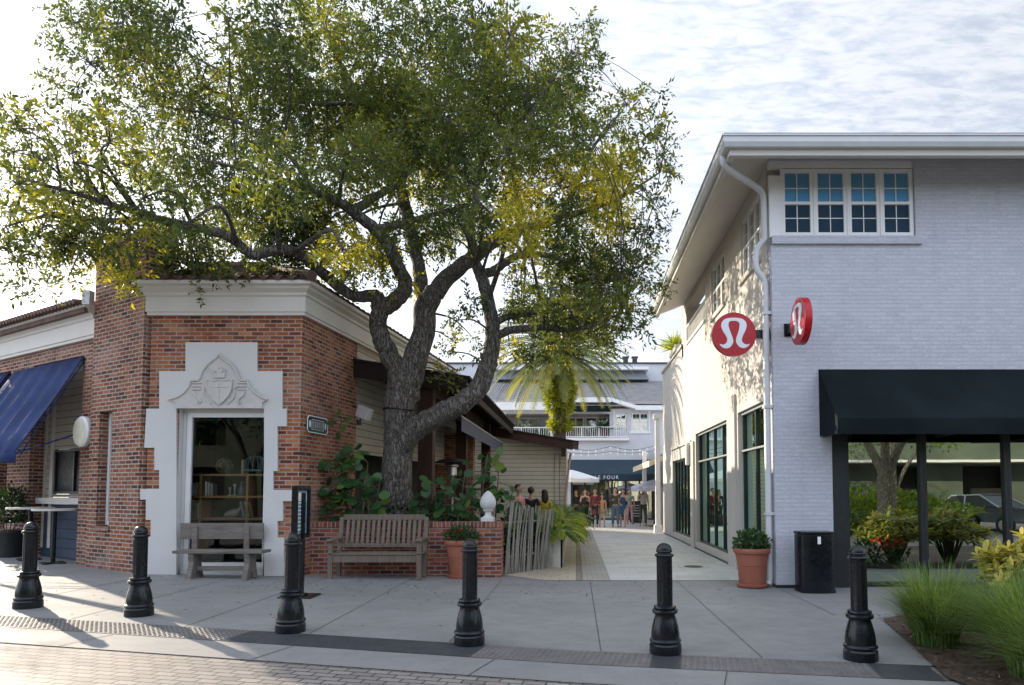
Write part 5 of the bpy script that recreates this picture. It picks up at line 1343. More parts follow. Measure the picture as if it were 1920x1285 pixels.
# ------------------------------------------------------------------ patio umbrellas, string lights, planter, chalkboard
def umbrella(x, y, r, z0, z1, matn, label, ribs=8):
    t = thing('patio_umbrella', label, 'umbrella', (x, y, .01))
    b = MB(); vs = [(x, y, z1)]
    n = ribs * 4
    for j in range(1, 6):
        f = j / 5
        for k in range(n):
            a = 2 * math.pi * k / n; rr = r * f * (1 - .07 * abs(math.sin(ribs / 2 * a))); z = z1 - (z1 - z0) * f ** 1.1 - .05 * abs(math.sin(ribs / 2 * a)) * f
            vs.append((x + rr * math.cos(a), y + rr * math.sin(a), z))
    for k in range(n): vs.append((x + r * math.cos(2*math.pi*k/n) * (1 - .07 * abs(math.sin(ribs / 2 * 2*math.pi*k/n))), y + r * math.sin(2*math.pi*k/n) * (1 - .07 * abs(math.sin(ribs / 2 * 2*math.pi*k/n))), z0 - .2))
    fs = [(0, 1 + k, 1 + (k + 1) % n) for k in range(n)]
    for j in range(5): fs += [(1 + j*n + k, 1 + (j+1)*n + k, 1 + (j+1)*n + (k+1) % n, 1 + j*n + (k+1) % n) for k in range(n)]
    b.add(vs, fs); b.build('canopy', matn, t)
    b = MB(); b.tube([(x, y, .06), (x, y, z1 + .05)], .025, 8); b.build('pole', m['dark_frame'], t)
    b = MB(); b.lathe([(.28, 0), (.28, .04), (.05, .07)], (x, y, .01), 20); b.build('base', m['dark_frame'], t)
    b = MB()
    for k in range(ribs): a = 2 * math.pi * k / ribs; b.tube([(x, y, z1 - .02), (x + r * .97 * math.cos(a), y + r * .97 * math.sin(a), z0)], .01, 4)
    b.build('rib', m['dark_frame'], t)
c = at(1075, 895, 33); umbrella(c.x - .1, 33, 1.35, at(1075, 897, 33).z, at(1075, 881, 33).z, m['umbrella_white'], 'white market umbrella open over the far tables')
c = at(1231, 900, 30); umbrella(c.x, 31.0, 1.05, at(1231, 913, 31).z, at(1231, 899, 31).z, plain('grey blue striped canvas', (.42, .44, .56), .8, .15, 5), 'small grey blue umbrella by the white arcade columns')
sl = thing('string_lights', 'two sagging strings of small bulbs across the end of the passage', 'string lights', tuple(at(1062, 840, 34)))
b = MB(); bb2 = MB()
for y0, y1, sag in ((838, 836, 9), (848, 845, 5)):
    pts = []
    for k in range(25):
        f = k / 24; p = at(1062 + 165 * f, y0 + (y1 - y0) * f + sag * abs(math.sin(2 * math.pi * f)) * .8, 34); pts.append(p)
        if k % 2 == 0: bb2.lathe([(.012, -.15), (.04, -.11), (.035, -.05), (.015, -.01)], p, 8)
    b.tube(pts, .012, 5)
cb = b.build('cable', m['dark_frame'], sl); bb2.build('bulb', m['bulb'], cb)
c = ground(1096, 986)
t = thing('square_planter', 'dark square planter of spiky leaves at the passage edge', 'planter', (c.x, c.y, 0))
b = MB(); b.hexa([(c.x - .3, c.y - .3, .012), (c.x + .3, c.y - .3, .012), (c.x + .38, c.y - .38, .5), (c.x - .38, c.y - .38, .5)], [(c.x - .3, c.y + .3, .012), (c.x + .3, c.y + .3, .012), (c.x + .38, c.y + .38, .5), (c.x - .38, c.y + .38, .5)]); b.build('planter_box', m['dark_frame'], t)
SQP = (c.x, c.y)
c = ground(1195, 981)
t = thing('chalkboard', 'black chalkboard A-frame with faint white lines by the far shop', 'chalkboard', (c.x, c.y, 0))
b = MB(); b.beam((c.x, c.y - .18, .02), (c.x, c.y + .0, 1.1), .7, .03, up=(0, 1, 0)); b.build('board', m['dark_frame'], t)
b = MB(); b.beam((c.x, c.y + .3, .02), (c.x, c.y + .04, 1.08), .7, .03, up=(0, 1, 0)); b.build('back_board', m['dark_frame'], t)
b = MB()
for k in range(5): b.box(c.x - .22, c.x + .2 - .05 * (k % 2), c.y - .2 + .027 * k * 1.0 - .01, c.y - .195 + .03 * k, .35 + k * .13, .37 + k * .13)
b.build('chalk_line', m['white_sign'], t)
# patio heater under the porch
Y = 15.6; c = at(848, 867, Y)
t = thing('patio_heater', 'mushroom patio heater with dark dished top under the porch', 'heater', (c.x, Y, 0))
b = MB(); b.lathe([(.4, -.02), (.41, -.01), (.3, .05), (.12, .09), (.02, .1)], c, 28); b.build('reflector', m['rust'], t, sharp=40)
b = MB(); b.lathe([(.09, -.32), (.11, -.3), (.1, -.12), (.14, -.1), (.14, -.06), (.06, -.03)], c, 18); b.build('burner', m['steel'], t, sharp=40)
b = MB(); b.tube([(c.x, Y, .7), (c.x, Y, c.z - .3)], .035, 12); b.build('pole', m['steel'], t)
b = MB(); b.lathe([(.25, 0), (.25, .06), (.2, .1), (.2, .62), (.16, .72), (.05, .75)], (c.x, Y, 0), 20); b.build('gas_housing', m['steel'], t, sharp=40)

# ------------------------------------------------------------------ people
def skin(V, E, Rd, root=0, sub=1):
    me = bpy.data.meshes.new('skin'); me.from_pydata([tuple(v) for v in V], E, [])
    o = bpy.data.objects.new('skin', me); COL.objects.link(o)
    md = o.modifiers.new('skin', 'SKIN'); md.use_smooth_shade = True; md.branch_smoothing = .6
    for i, r in enumerate(Rd):
        sv = me.skin_vertices[0].data[i]; sv.radius = r if hasattr(r, '__len__') else (r, r); sv.use_root = (i == root)
    sm = o.modifiers.new('sub', 'SUBSURF'); sm.levels = sm.render_levels = sub
    dg = bpy.context.evaluated_depsgraph_get(); out = bpy.data.meshes.new_from_object(o.evaluated_get(dg))
    bpy.data.objects.remove(o); bpy.data.meshes.remove(me)
    for p in out.polygons: p.use_smooth = True
    return out
class Fig:
    def __init__(s): s.V = []; s.E = []; s.R = []
    def v(s, p, r, par=None):
        s.V.append(Vector(p)); s.R.append(r); i = len(s.V) - 1
        if par is not None: s.E.append((par, i))
        return i
    def chain(s, pts, rs, par=None):
        for p, r in zip(pts, rs): par = s.v(p, r, par)
        return par
    def mesh(s, mat_, sub=1):
        me = skin(s.V, s.E, s.R, 0, sub); me.materials.append(mat_); return me
fabric = {}
def cloth(name, col):
    if name not in fabric: fabric[name] = plain(name + ' cloth', col, .85, .15, 8)
    return fabric[name]
skin_t = [plain('light skin', (.5, .31, .23), .55, .06, 6), plain('tan skin', (.4, .23, .15), .55, .06, 6), plain('brown skin', (.24, .13, .085), .55, .06, 6)]
hair_c = {'dark': plain('dark hair', (.022, .016, .012), .5, .3, 14), 'brown': plain('brown hair', (.09, .05, .03), .5, .3, 14), 'fair': plain('fair hair', (.3, .2, .1), .5, .3, 14)}
def person(x, y, label, H=1.72, tone=0, hair='dark', long_hair=False, top=('grey', (.4, .4, .42)), bottom=('navy denim', (.05, .08, .14)), style='trousers', shoes=(.03, .03, .03), face=0.0, larm='down', rarm='down', stride=.06, female=False, sleeves='short', z=None):
    """face: turn about z, 0 looks at the camera (-Y)"""
    k = .92 if female else 1.0
    S_ = lambda X, Y, Z: Vector((X * H, Y * H, Z * H))
    sh_, hp = .108 * k, .05
    L = {}
    arm = {'down': [(.125, -.005, .63), (.13, -.03, .49)], 'bent': [(.135, .0, .64), (.09, -.13, .68)], 'up': [(.13, -.06, .66), (.06, -.14, .80)], 'hip': [(.16, .02, .65), (.1, -.05, .55)], 'front': [(.12, -.01, .63), (.04, -.11, .58)]}
    f = Fig()
    pel = f.v(S_(0, 0, .53), (.075 * k * H, .055 * H))
    wa = f.v(S_(0, 0, .62), (.066 * k * H, .048 * H), pel); ch = f.v(S_(0, .004, .73), (.082 * k * H, .055 * H), wa)
    nb = f.v(S_(0, .006, .82), (.045 * H, .036 * H), ch)
    nk = f.v(S_(0, 0, .862), .027 * H, nb)
    jw = f.v(S_(0, -.012, .893), (.038 * H, .04 * H), nk); hd = f.v(S_(0, -.004, .935), (.046 * H, .054 * H), jw); tp_ = f.v(S_(0, .0, .968), (.038 * H, .045 * H), hd); f.v(S_(0, .0, .988), (.018 * H, .022 * H), tp_)
    f.v(S_(0, -.066, .922), .006 * H, hd)                                         # nose
    for s in (-1, 1): f.v(S_(s * .052, .004, .925), (.004 * H, .01 * H), hd)      # ears
    arms = {}
    for s, kind in ((-1, larm), (1, rarm)):
        e, w = arm[kind]; e = (s * e[0] * (k * .5 + .5), e[1], e[2]); w = (s * w[0], w[1], w[2])
        a0 = S_(s * sh_, .006, .805); a1, a2 = S_(*e), S_(*w)
        hdir = (a2 - a1).normalized(); palm = a2 + hdir * .035 * H
        i = f.chain([a0, a1, a2, palm], [.031 * H * k, .024 * H * k, .0155 * H, (.019 * H, .012 * H)], ch)
        side = hdir.cross(Vector((0, 1, 0))); side = side.normalized() if side.length > .1 else Vector((1, 0, 0))
        curl = Vector((0, -1, 0))
        for q, ln in zip((-1.2, -.4, .4, 1.2), (.036, .044, .047, .04)):
            b0_ = palm + side * q * .0085 * H + hdir * .012 * H; f.chain([b0_, b0_ + (hdir * .8 + curl * .25).normalized() * ln * H * .55, b0_ + (hdir * .6 + curl * .6).normalized() * ln * H], [.0052 * H, .005 * H, .004 * H], i)
        tb = a2 + hdir * .018 * H - side * s * .016 * H; f.chain([tb, tb + (hdir * .7 + curl * .5).normalized() * .03 * H], [.006 * H, .0048 * H], i)
        arms[s] = (a0, a1, a2)
    legs = {}
    for s in (-1, 1):
        st = stride * s
        p = [S_(s * hp, 0, .5), S_(s * (hp + .006), -st * .5 - .006, .275), S_(s * (hp + .008), -st + .01, .04), S_(s * (hp + .016), -st - .065, .016)]
        f.chain(p, [(.05 * H, .052 * H), .034 * H, .021 * H, (.02 * H, .014 * H)], pel); legs[s] = p
    z0 = gz(x) + .012 if z is None else z
    root = bpy.data.objects.new('person', f.mesh(skin_t[tone])); COL.objects.link(root); root.location = (x, y, z0); root.rotation_euler = (0, 0, face)
    tag(root, label, 'person')
    def child(name, me): o = bpy.data.objects.new(name, me); COL.objects.link(o); o.parent = root; return o
    # top
    g_ = Fig(); tm = cloth(*top); q = 1.13
    lo = .30 if style == 'coat' else (.5 if style != 'dress' else .53)
    p0 = g_.v(S_(0, 0, .53), (.08 * k * H * q, .06 * H * q)); w0 = g_.v(S_(0, 0, .62), (.07 * k * H * q, .052 * H * q), p0); c0 = g_.v(S_(0, .004, .73), (.084 * k * H * q, .058 * H * q), w0); g_.v(S_(0, .006, .815), (.052 * H, .042 * H), c0)
    if style == 'coat': g_.v(S_(0, .0, .40), (.095 * H, .075 * H), p0); g_.E[-1] = (p0, len(g_.V) - 1); g_.v(S_(0, 0, .30), (.1 * H, .08 * H), len(g_.V) - 1)
    if style == 'dress': i1 = g_.v(S_(0, .0, .42), (.088 * H, .07 * H), p0); g_.v(S_(0, 0, .30), (.105 * H, .08 * H), i1)
    if sleeves != 'none':
        for s in (-1, 1):
            a0, a1, a2 = arms[s]
            if sleeves == 'long': g_.chain([a0, a1, a2.lerp(a1, .06)], [.038 * H, .032 * H, .023 * H], c0)
            else: g_.chain([a0, a0.lerp(a1, .72)], [.038 * H, .034 * H], c0)
    child('dress' if style == 'dress' else ('coat' if style == 'coat' else 'shirt'), g_.mesh(tm))
    # legs
    if style != 'dress':
        g_ = Fig(); p0 = g_.v(S_(0, 0, .525), (.079 * H, .062 * H))
        for s in (-1, 1):
            p = legs[s]
            if style == 'shorts': g_.chain([p[0], p[0].lerp(p[1], .6)], [(.057 * H, .059 * H), .05 * H], p0)
            else: g_.chain([p[0], p[1], p[2] + Vector((0, 0, .015 * H))], [(.056 * H, .058 * H), .042 * H, .032 * H], p0)
        child('shorts' if style == 'shorts' else 'trousers', g_.mesh(cloth(*bottom)))
    sm_ = cloth('shoe %.2f' % shoes[0], shoes)
    for s in (-1, 1):
        p = legs[s]; g_ = Fig(); g_.chain([p[2] + Vector((0, .03 * H, -.018 * H)), p[2] + Vector((0, -.02 * H, -.018 * H)), p[3] + Vector((0, -.005 * H, .002 * H))], [(.021 * H, .019 * H), (.024 * H, .02 * H), (.022 * H, .014 * H)]); child('shoe', g_.mesh(sm_))
    b = MB()
    def ell(c, r, keep):
        nu, nv = 16, 10; vs = [(c[0] + r[0] * math.sin(math.pi * j / nv) * math.cos(2*math.pi*i/nu), c[1] + r[1] * math.sin(math.pi * j / nv) * math.sin(2*math.pi*i/nu), c[2] + r[2] * math.cos(math.pi * j / nv)) for j in range(nv + 1) for i in range(nu)]
        fs = []
        for j in range(nv):
            for i in range(nu):
                th = math.pi * (j + .5) / nv; ph = 2 * math.pi * (i + .5) / nu
                if keep(math.sin(th) * math.sin(ph), math.cos(th)): fs.append((j*nu + i, (j+1)*nu + i, (j+1)*nu + (i+1) % nu, j*nu + (i+1) % nu))
        b.add([Vector(p) * H for p in vs], fs)
    ell((0, .008, .945), (.056, .064, .062), lambda y, z: not (y < -.05 and z < .5) and not (y < .5 and z < -.3) and z > -.75)
    if long_hair: ell((0, .04, .865), (.062, .032, .115), lambda y, z: True)
    me = bpy.data.meshes.new('hair'); me.from_pydata(b.v, [], b.f); me.materials.append(hair_c[hair])
    for pl__ in me.polygons: pl__.use_smooth = True
    child('hair', me)
    b = MB()
    for s in (-1, 1): b.lathe([(.0035 * H, -.0035 * H), (.006 * H, 0), (.0035 * H, .0035 * H)], S_(s * .019, -.0525, .936), 8); b.box(s * .019 * H - .009 * H, s * .019 * H + .009 * H, -.058 * H, -.053 * H, .946 * H, .95 * H)
    b.box(-.013 * H, .013 * H, -.0565 * H, -.05 * H, .899 * H, .904 * H)
    me = bpy.data.meshes.new('face'); me.from_pydata(b.v, [], b.f); me.materials.append(hair_c['dark']); child('face', me)
    return root
def stand(px, py): g = ground(px, py); return g.x, g.y
x, y = at(1081, 950, 33).x, 33.0
person(x, y, 'person with long dark hair in black top beside the white umbrella pole', 1.66, 1, 'brown', True, ('black', (.015, .015, .018)), ('charcoal', (.03, .03, .035)), face=.3, female=True, sleeves='long')
x = at(1097, 950, 32).x
person(x, 32, 'person in black strap top and bare shoulders behind the spiky planter', 1.68, 0, 'brown', False, ('black', (.015, .015, .018)), ('wine', (.12, .03, .05)), face=-.2, female=True, sleeves='none', larm='bent', rarm='bent')
x, y = stand(1116, 989)
person(x, y, 'person in long burgundy coat and black trousers facing the camera', 1.72, 1, 'dark', False, ('burgundy', (.14, .03, .045)), ('black', (.015, .015, .018)), style='coat', female=True, sleeves='long', larm='down', rarm='front', face=-.1)
x, y = stand(1129, 989)
person(x, y, 'shorter person in orange and white top and shorts beside the burgundy coat', 1.45, 0, 'brown', True, ('orange', (.6, .3, .12)), ('khaki', (.3, .26, .2)), style='shorts', female=True, larm='down', rarm='down', face=.2)
x, y = stand(1154, 989)
person(x, y, 'person in dark patterned jacket and blue jeans holding hands at the chest', 1.76, 0, 'dark', False, ('dark green jacket', (.07, .075, .065)), ('blue denim', (.09, .15, .23)), sleeves='long', larm='bent', rarm='bent', face=.1)
x, y = stand(1168, 989)
person(x, y, 'person in short blue dress with bare legs', 1.7, 0, 'dark', True, ('teal blue', (.02, .1, .2)), style='dress', female=True, larm='front', rarm='up', sleeves='none', shoes=(.2, .14, .1), face=-.15)
x = at(1181, 950, 33).x
person(x, 33.0, 'person in pale green top and pink trousers half hidden behind the blue dress', 1.68, 0, 'brown', True, ('pale green', (.3, .45, .36)), ('pink', (.5, .3, .32)), female=True, larm='up', rarm='down', face=.2)
x, y = stand(1206, 987)
person(x, y, 'person in grey T-shirt and dark green trousers walking alone near the arcade', 1.8, 0, 'fair', False, ('grey', (.5, .49, .5)), ('dark olive', (.06, .065, .05)), larm='bent', rarm='down', stride=.05, face=.1)
x = at(973, 930, 17.5).x
person(x, 17.5, 'person in pink shirt seen above the driftwood fence', 1.74, 0, 'brown', False, ('pink shirt', (.6, .26, .28)), ('black', (.015, .015, .018)), face=1.1, larm='down', rarm='front')
x = at(996, 930, 18.2).x
person(x, 18.2, 'person in black shirt with dark hair turned away behind the fence', 1.68, 0, 'dark', False, ('black shirt', (.02, .02, .025)), ('black', (.015, .015, .018)), face=2.9, larm='down', rarm='down')
x = at(1021, 930, 18.8).x
person(x, 18.8, 'person with long dark hair in yellow top behind the fence end', 1.62, 1, 'dark', True, ('yellow', (.5, .36, .06)), ('black', (.015, .015, .018)), face=3.4, female=True, larm='down', rarm='down')
# ------------------------------------------------------------------ foliage helpers
DIAMOND = [(0, 0), (.42, .5), (1, 0), (.42, -.5)]
OVAL = [(0, 0), (.18, .36), (.5, .5), (.82, .36), (1, 0), (.82, -.36), (.5, -.5), (.18, -.36)]
BLADE = [(0, .5), (1, .08), (1, -.08), (0, -.5)]
def norm(a): return a / np.maximum(np.linalg.norm(a, axis=1, keepdims=True), 1e-9)
def rdir(n): return norm(nrg.normal(size=(n, 3)))
def leafcloud(name, mat_, parent, P, D, N, L, W, tint, shape=DIAMOND, curl=0.0, loc=None):
    P, D, N = np.asarray(P, float), norm(np.asarray(D, float)), np.asarray(N, float)
    n = len(P); k = len(shape)
    S = norm(np.cross(D, N)); N = np.cross(S, D)
    L = np.broadcast_to(L, (n,))[:, None]; W = np.broadcast_to(W, (n,))[:, None]
    V = np.empty((n, k, 3))
    for i, (a, b) in enumerate(shape): V[:, i] = P + D * L * a + S * W * b - N * L * curl * a * a
    off = np.array(world_loc(parent) if parent is not None else (loc or (0, 0, 0)), float)
    V = (V - off).reshape(-1, 3)
    me = bpy.data.meshes.new(name)
    me.vertices.add(n * k); me.vertices.foreach_set('co', V.astype(np.float32).ravel())
    me.loops.add(n * k); me.loops.foreach_set('vertex_index', np.arange(n * k, dtype=np.int32))
    me.polygons.add(n); me.polygons.foreach_set('loop_start', np.arange(0, n * k, k, dtype=np.int32))
    me.update(calc_edges=True)
    at_ = me.attributes.new('tint', 'FLOAT', 'FACE'); at_.data.foreach_set('value', np.broadcast_to(tint, (n,)).astype(np.float32))
    me.materials.append(mat_)
    o = bpy.data.objects.new(name, me); COL.objects.link(o)
    if parent is not None: o.parent = parent
    else: o.location = tuple(off)
    return o
def bush_leaves(c, rad, n, up=.3, shell=.35):
    """positions and directions of n leaves in an ellipsoid, more of them near its skin"""
    d = rdir(n); r = nrg.random(n)[:, None] ** shell
    rad = np.asarray(rad, float)
    lump = 1 + .16 * np.sin(d[:, :1] * 5 + 1.3) * np.cos(d[:, 1:2] * 6) + .1 * np.sin(d[:, 2:] * 9)
    P = np.asarray(c, float) + d * r * rad * lump
    D = norm(d + rdir(n) * .7 + np.array([0, 0, up])); return P, D, norm(rdir(n) * .8 + np.array([0, 0, 1.0]) + d * .5)
def grass_clump(name, c, n, h, spread, mat_, label, group, kind_cat='grass', base_r=.12, width=.006, tint0=.4, lean=(0, 0)):
    t = thing(name, label, 'ornamental grass', c, group=group)
    segs = 5; V = []; Fc = []; T = []
    a = nrg.random(n) * 2 * math.pi; rr = np.sqrt(nrg.random(n)) * base_r; hh = h * (.55 + .5 * nrg.random(n)); sp_ = spread * (.15 + .95 * nrg.random(n)); w = width * (.7 + .6 * nrg.random(n))
    a2 = a + nrg.normal(size=n) * .5
    tb_ = np.where(nrg.random(n) < .09, .6, .2 * nrg.normal(size=n))
    for i in range(n):
        bx, by = c[0] + rr[i] * math.cos(a[i]), c[1] + rr[i] * math.sin(a[i])
        dx, dy = math.cos(a2[i]), math.sin(a2[i]); sxx, syy = -dy, dx; o = len(V)
        for s in range(segs + 1):
            f = s / segs; out = sp_[i] * f ** 1.9; z = c[2] + hh[i] * (f - .38 * f ** 3 * (sp_[i] / spread)); ww = w[i] * (1 - f * .92)
            x, y = bx + dx * out + lean[0] * f * f, by + dy * out + lean[1] * f * f
            V += [(x - sxx * ww, y - syy * ww, z), (x + sxx * ww, y + syy * ww, z)]
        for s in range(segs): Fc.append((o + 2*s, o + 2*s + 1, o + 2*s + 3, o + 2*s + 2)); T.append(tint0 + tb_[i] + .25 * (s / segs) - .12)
    b = MB(); b.v = V; b.f = Fc; b.m = [0] * len(Fc); b.build('grass_blades', mat_, t, tint=np.clip(T, 0, 1), uv=False)
    return t
def fern_fronds(c, n, ln, down=.5, bias=(0, 0, 0), tmean=.5):
    """leaflet arrays for n arching fronds from c"""
    P, D, N, L, T = [], [], [], [], []
    for i in range(n):
        a = nrg.random() * 2 * math.pi; d = Vector((math.cos(a), math.sin(a), .5 + .6 * nrg.random())) + Vector(bias); d.normalize()
        l = ln * (.6 + .5 * nrg.random()); p = Vector(c) + Vector((nrg.normal() * .05, nrg.normal() * .05, 0)); steps = 15; tt = tmean + nrg.normal() * .16
        for s in range(steps):
            p = p + d * (l / steps); d = (d + Vector((0, 0, -down * 2.6 / steps))).normalized()
            side = d.cross(Vector((0, 0, 1))); side = side.normalized() if side.length > .05 else Vector((1, 0, 0)); up_ = side.cross(d)
            ll = l * .17 * math.sin(math.pi * (s + 1.5) / (steps + 2))
            for sg in (-1, 1): P.append(p); D.append(side * sg + d * .55 + Vector((0, 0, -.15))); N.append(up_); L.append(ll); T.append(tt + nrg.normal() * .06)
        P.append(p); D.append(d); N.append(Vector((0, 0, 1))); L.append(l * .08); T.append(tt)
    return [np.array([tuple(x) for x in q]) for q in (P, D, N)] + [np.array(L), np.clip(np.array(T), 0, 1)]

# ------------------------------------------------------------------ the oak
TY = 13.5
oak = thing('oak_tree', 'large live oak with forked trunk spreading over the brick building', 'tree', tuple(Vector((at(745, 985, TY).x, TY, 0))))
LIMBS = {
 'trunk': [(745,1015,13.5,.44),(745,985,13.5,.37),(745,950,13.5,.315),(746,860,13.5,.29),(750,772,13.5,.3),(757,730,13.5,.335),(766,700,13.5,.28)],
 'A': [(752,742,13.5,.24),(744,692,13.4,.2),(724,655,13.3,.185),(708,612,13.2,.17),(712,575,13.1,.17),(703,556,13.05,.13),(665,556,12.9,.1),(640,541,12.7,.105),(602,510,12.4,.1),(560,476,12.1,.095),(523,468,11.9,.085),(475,479,11.75,.085),(449,459,11.6,.08),(418,440,11.5,.08),(327,418,11.3,.075),(292,410,11.2,.07),(262,399,11.1,.06),(214,386,11,.05),(166,370,10.9,.04),(100,352,10.8,.03),(30,330,10.7,.015)],
 'A1b': [(285,408,11.2,.05),(244,413,11.1,.045),(144,414,10.9,.038),(87,405,10.8,.028),(10,425,10.7,.012)],
 'A1c': [(214,386,11,.04),(170,350,11.1,.035),(160,310,11.2,.025),(130,275,11.2,.015)],
 'A2': [(712,582,13.1,.16),(735,568,13.1,.165),(755,550,13.1,.15),(760,530,13.1,.14),(748,504,13,.13),(728,460,12.9,.125),(703,430,12.8,.115),(665,400,12.6,.1),(636,380,12.4,.085),(590,360,12.2,.07),(530,338,12,.05),(460,318,11.8,.035),(380,300,11.6,.018)],
 'A2c': [(660,398,12.6,.1),(690,378,12.8,.085),(720,360,13,.07),(745,345,13.1,.06),(775,300,13.3,.05),(800,240,13.4,.035),(840,180,13.5,.018)],
 'A2d': [(703,430,12.8,.08),(736,424,12.9,.075),(780,412,13,.06),(830,398,13.1,.045),(900,380,13.2,.025)],
 'A2e': [(590,360,12.2,.05),(540,290,12.4,.045),(470,240,12.4,.035),(400,215,12.4,.025),(300,200,12.3,.014)],
 'B': [(764,722,13.5,.27),(775,690,13.5,.25),(793,625,13.6,.225),(800,573,13.6,.225),(818,546,13.6,.19),(846,514,13.7,.165),(879,489,13.7,.15),(917,460,13.8,.13),(950,443,13.9,.11),(984,428,13.9,.1),(1043,411,14,.08),(1110,392,14,.055),(1170,366,14,.035),(1235,325,14,.015)],
 'B2': [(800,585,13.7,.16),(790,535,13.9,.15),(783,490,14.1,.13),(770,430,14.2,.13),(757,380,14.3,.13),(747,338,14.4,.12),(725,270,14.6,.1),(690,205,14.8,.085),(660,160,15,.07),(630,100,15.2,.05),(600,20,15.4,.03),(590,-80,15.5,.015)],
 'B2b': [(752,352,14.3,.08),(774,283,14.2,.065),(805,244,14.1,.055),(844,229,14,.045),(880,190,14,.035),(905,110,14,.025),(915,20,14,.012)],
 'B2c': [(690,205,14.8,.06),(620,172,14.7,.05),(540,172,14.5,.04),(450,150,14.3,.03),(350,100,14.2,.02),(260,60,14.1,.01)],
 'B2d': [(725,270,14.6,.06),(690,200,14,.05),(560,190,13.2,.04),(500,120,12.8,.03),(470,30,12.5,.015)],
 'C': [(748,845,13.45,.22),(778,806,13.3,.225),(820,780,13.15,.21),(862,758,13,.2),(896,728,13,.185),(913,691,13,.172),(923,644,13,.15),(923,611,13,.14),(917,573,13,.13),(908,535,13.1,.12),(898,508,13.1,.11),(885,475,13.2,.09),(885,415,13.3,.06),(895,345,13.4,.04),(910,270,13.5,.02)],
 'C1': [(926,634,13,.085),(950,622,12.95,.08),(980,617,12.9,.07),(1022,614,12.8,.06),(1064,619,12.8,.05),(1110,611,12.7,.035),(1165,588,12.6,.018)],
 'C2': [(926,606,13,.075),(950,595,13.1,.07),(976,590,13.2,.062),(1005,589,13.3,.05),(1060,578,13.5,.036),(1130,558,13.6,.018)],
 'C3': [(903,516,13.1,.1),(926,508,13.3,.09),(946,493,13.4,.085),(980,478,13.5,.07),(1040,482,13.7,.05),(1106,512,13.9,.03),(1170,530,14,.014)],
 'C4': [(1043,411,14,.06),(1080,350,14.3,.045),(1110,280,14.5,.035),(1150,230,14.6,.02),(1175,180,14.6,.01)],
 'C5': [(895,345,13.4,.03),(960,280,13,.025),(1010,190,12.8,.02),(1070,100,12.6,.012)],
}
tb = MB(); bb_ = MB(); limb_pts = []
for k, pts in LIMBS.items():
    P = catmull([at(a, b, Y) for a, b, Y, r in pts], 5); rr = lerp_list([p[3] for p in pts], len(P))
    P = [p + Vector((rng.uniform(-1, 1), rng.uniform(-1, 1), rng.uniform(-1, 1))) * r * .1 for p, r in zip(P, rr)]
    (tb if k == 'trunk' else bb_).tube(P, rr, 18 if rr[0] > .12 else 10)
    if k != 'trunk': limb_pts += [(p, r) for p, r in zip(P, rr)]
# root flare
for k in range(7):
    a = 2 * math.pi * k / 7 + .3; o = Vector((at(745, 985, TY).x, TY, 0)); tb.tube([o + Vector((math.cos(a) * .22, math.sin(a) * .22, .8)), o + Vector((math.cos(a) * .33, math.sin(a) * .33, .3)), o + Vector((math.cos(a) * .55, math.sin(a) * .55, 0))], [.1, .14, .08], 8)
trunk = tb.build('trunk', m['bark'], oak, sharp=80)
# crown: clumps as (px, py, radius px)
CL = [(150,40,65),(230,30,70),(320,42,55),(170,120,65),(260,110,80),(330,120,60),(120,155,28),(185,205,55),(270,200,80),(350,190,70),(430,40,50),(450,105,70),(520,50,80),(520,130,80),(430,175,70),(610,40,80),(600,130,80),(700,40,80),(700,130,90),(790,40,80),(800,130,90),(880,45,70),(890,125,80),(955,65,50),(965,135,70),(1015,75,40),(1060,90,32),(1095,55,26),(1105,42,14),(1045,160,50),(1085,135,32),
 (205,270,70),(290,290,80),(380,270,80),(470,250,80),(560,220,80),(650,220,90),(740,220,90),(830,220,90),(920,210,80),(1000,200,65),(1070,205,45),(55,240,40),(85,280,48),(25,285,45),(140,305,55),(35,345,48),(100,360,55),(170,360,55),(20,400,48),(80,425,48),(140,430,48),(15,465,36),(70,465,34),(120,478,30),(160,455,34),
 (195,430,48),(212,485,42),(240,440,40),(245,505,34),(300,455,50),(285,515,26),(345,475,46),(330,500,36),(400,520,34),(450,500,30),(520,490,34),(380,480,40),(560,500,24),(300,480,40),(372,512,34),(415,490,38),(420,425,55),(350,420,50),(480,400,65),(555,400,65),(440,340,80),(530,320,85),(620,310,90),(700,300,85),(360,350,70),(270,370,55),(620,400,55),(540,450,45),(640,465,45),(690,470,34),(600,440,40),
 (790,310,80),(870,300,75),(950,280,65),(1030,280,55),(1095,265,42),(1145,230,34),(1175,195,24),(1195,255,34),(1165,310,42),(1215,285,24),(1235,300,16),(1120,340,55),(1050,350,65),(970,360,55),(890,370,55),(830,390,50),(1140,400,52),(1060,420,62),(980,430,55),(900,425,42),(820,440,45),(1180,395,30),(1190,445,28),(1165,490,38),(1110,490,48),(1050,490,42),(985,520,30),(1140,550,48),(1180,560,28),(1085,560,48),(1030,560,36),(980,575,32),(1105,612,40),(1160,592,30),(1055,630,34),(1000,650,30),(955,648,24),(1125,650,20),(1200,500,18),(1205,600,12),
 (860,600,20),(850,640,15),(832,660,10),(880,560,20),(720,500,26),(660,505,28),(640,530,24),(600,475,34),(705,470,34),(750,440,34),(570,450,30),(470,470,24),(500,440,30),(770,525,14),(735,545,12),(960,560,18),(1000,600,20),(1040,665,14),(1245,275,9),(1265,268,6),(1250,300,7),(1140,205,20)]
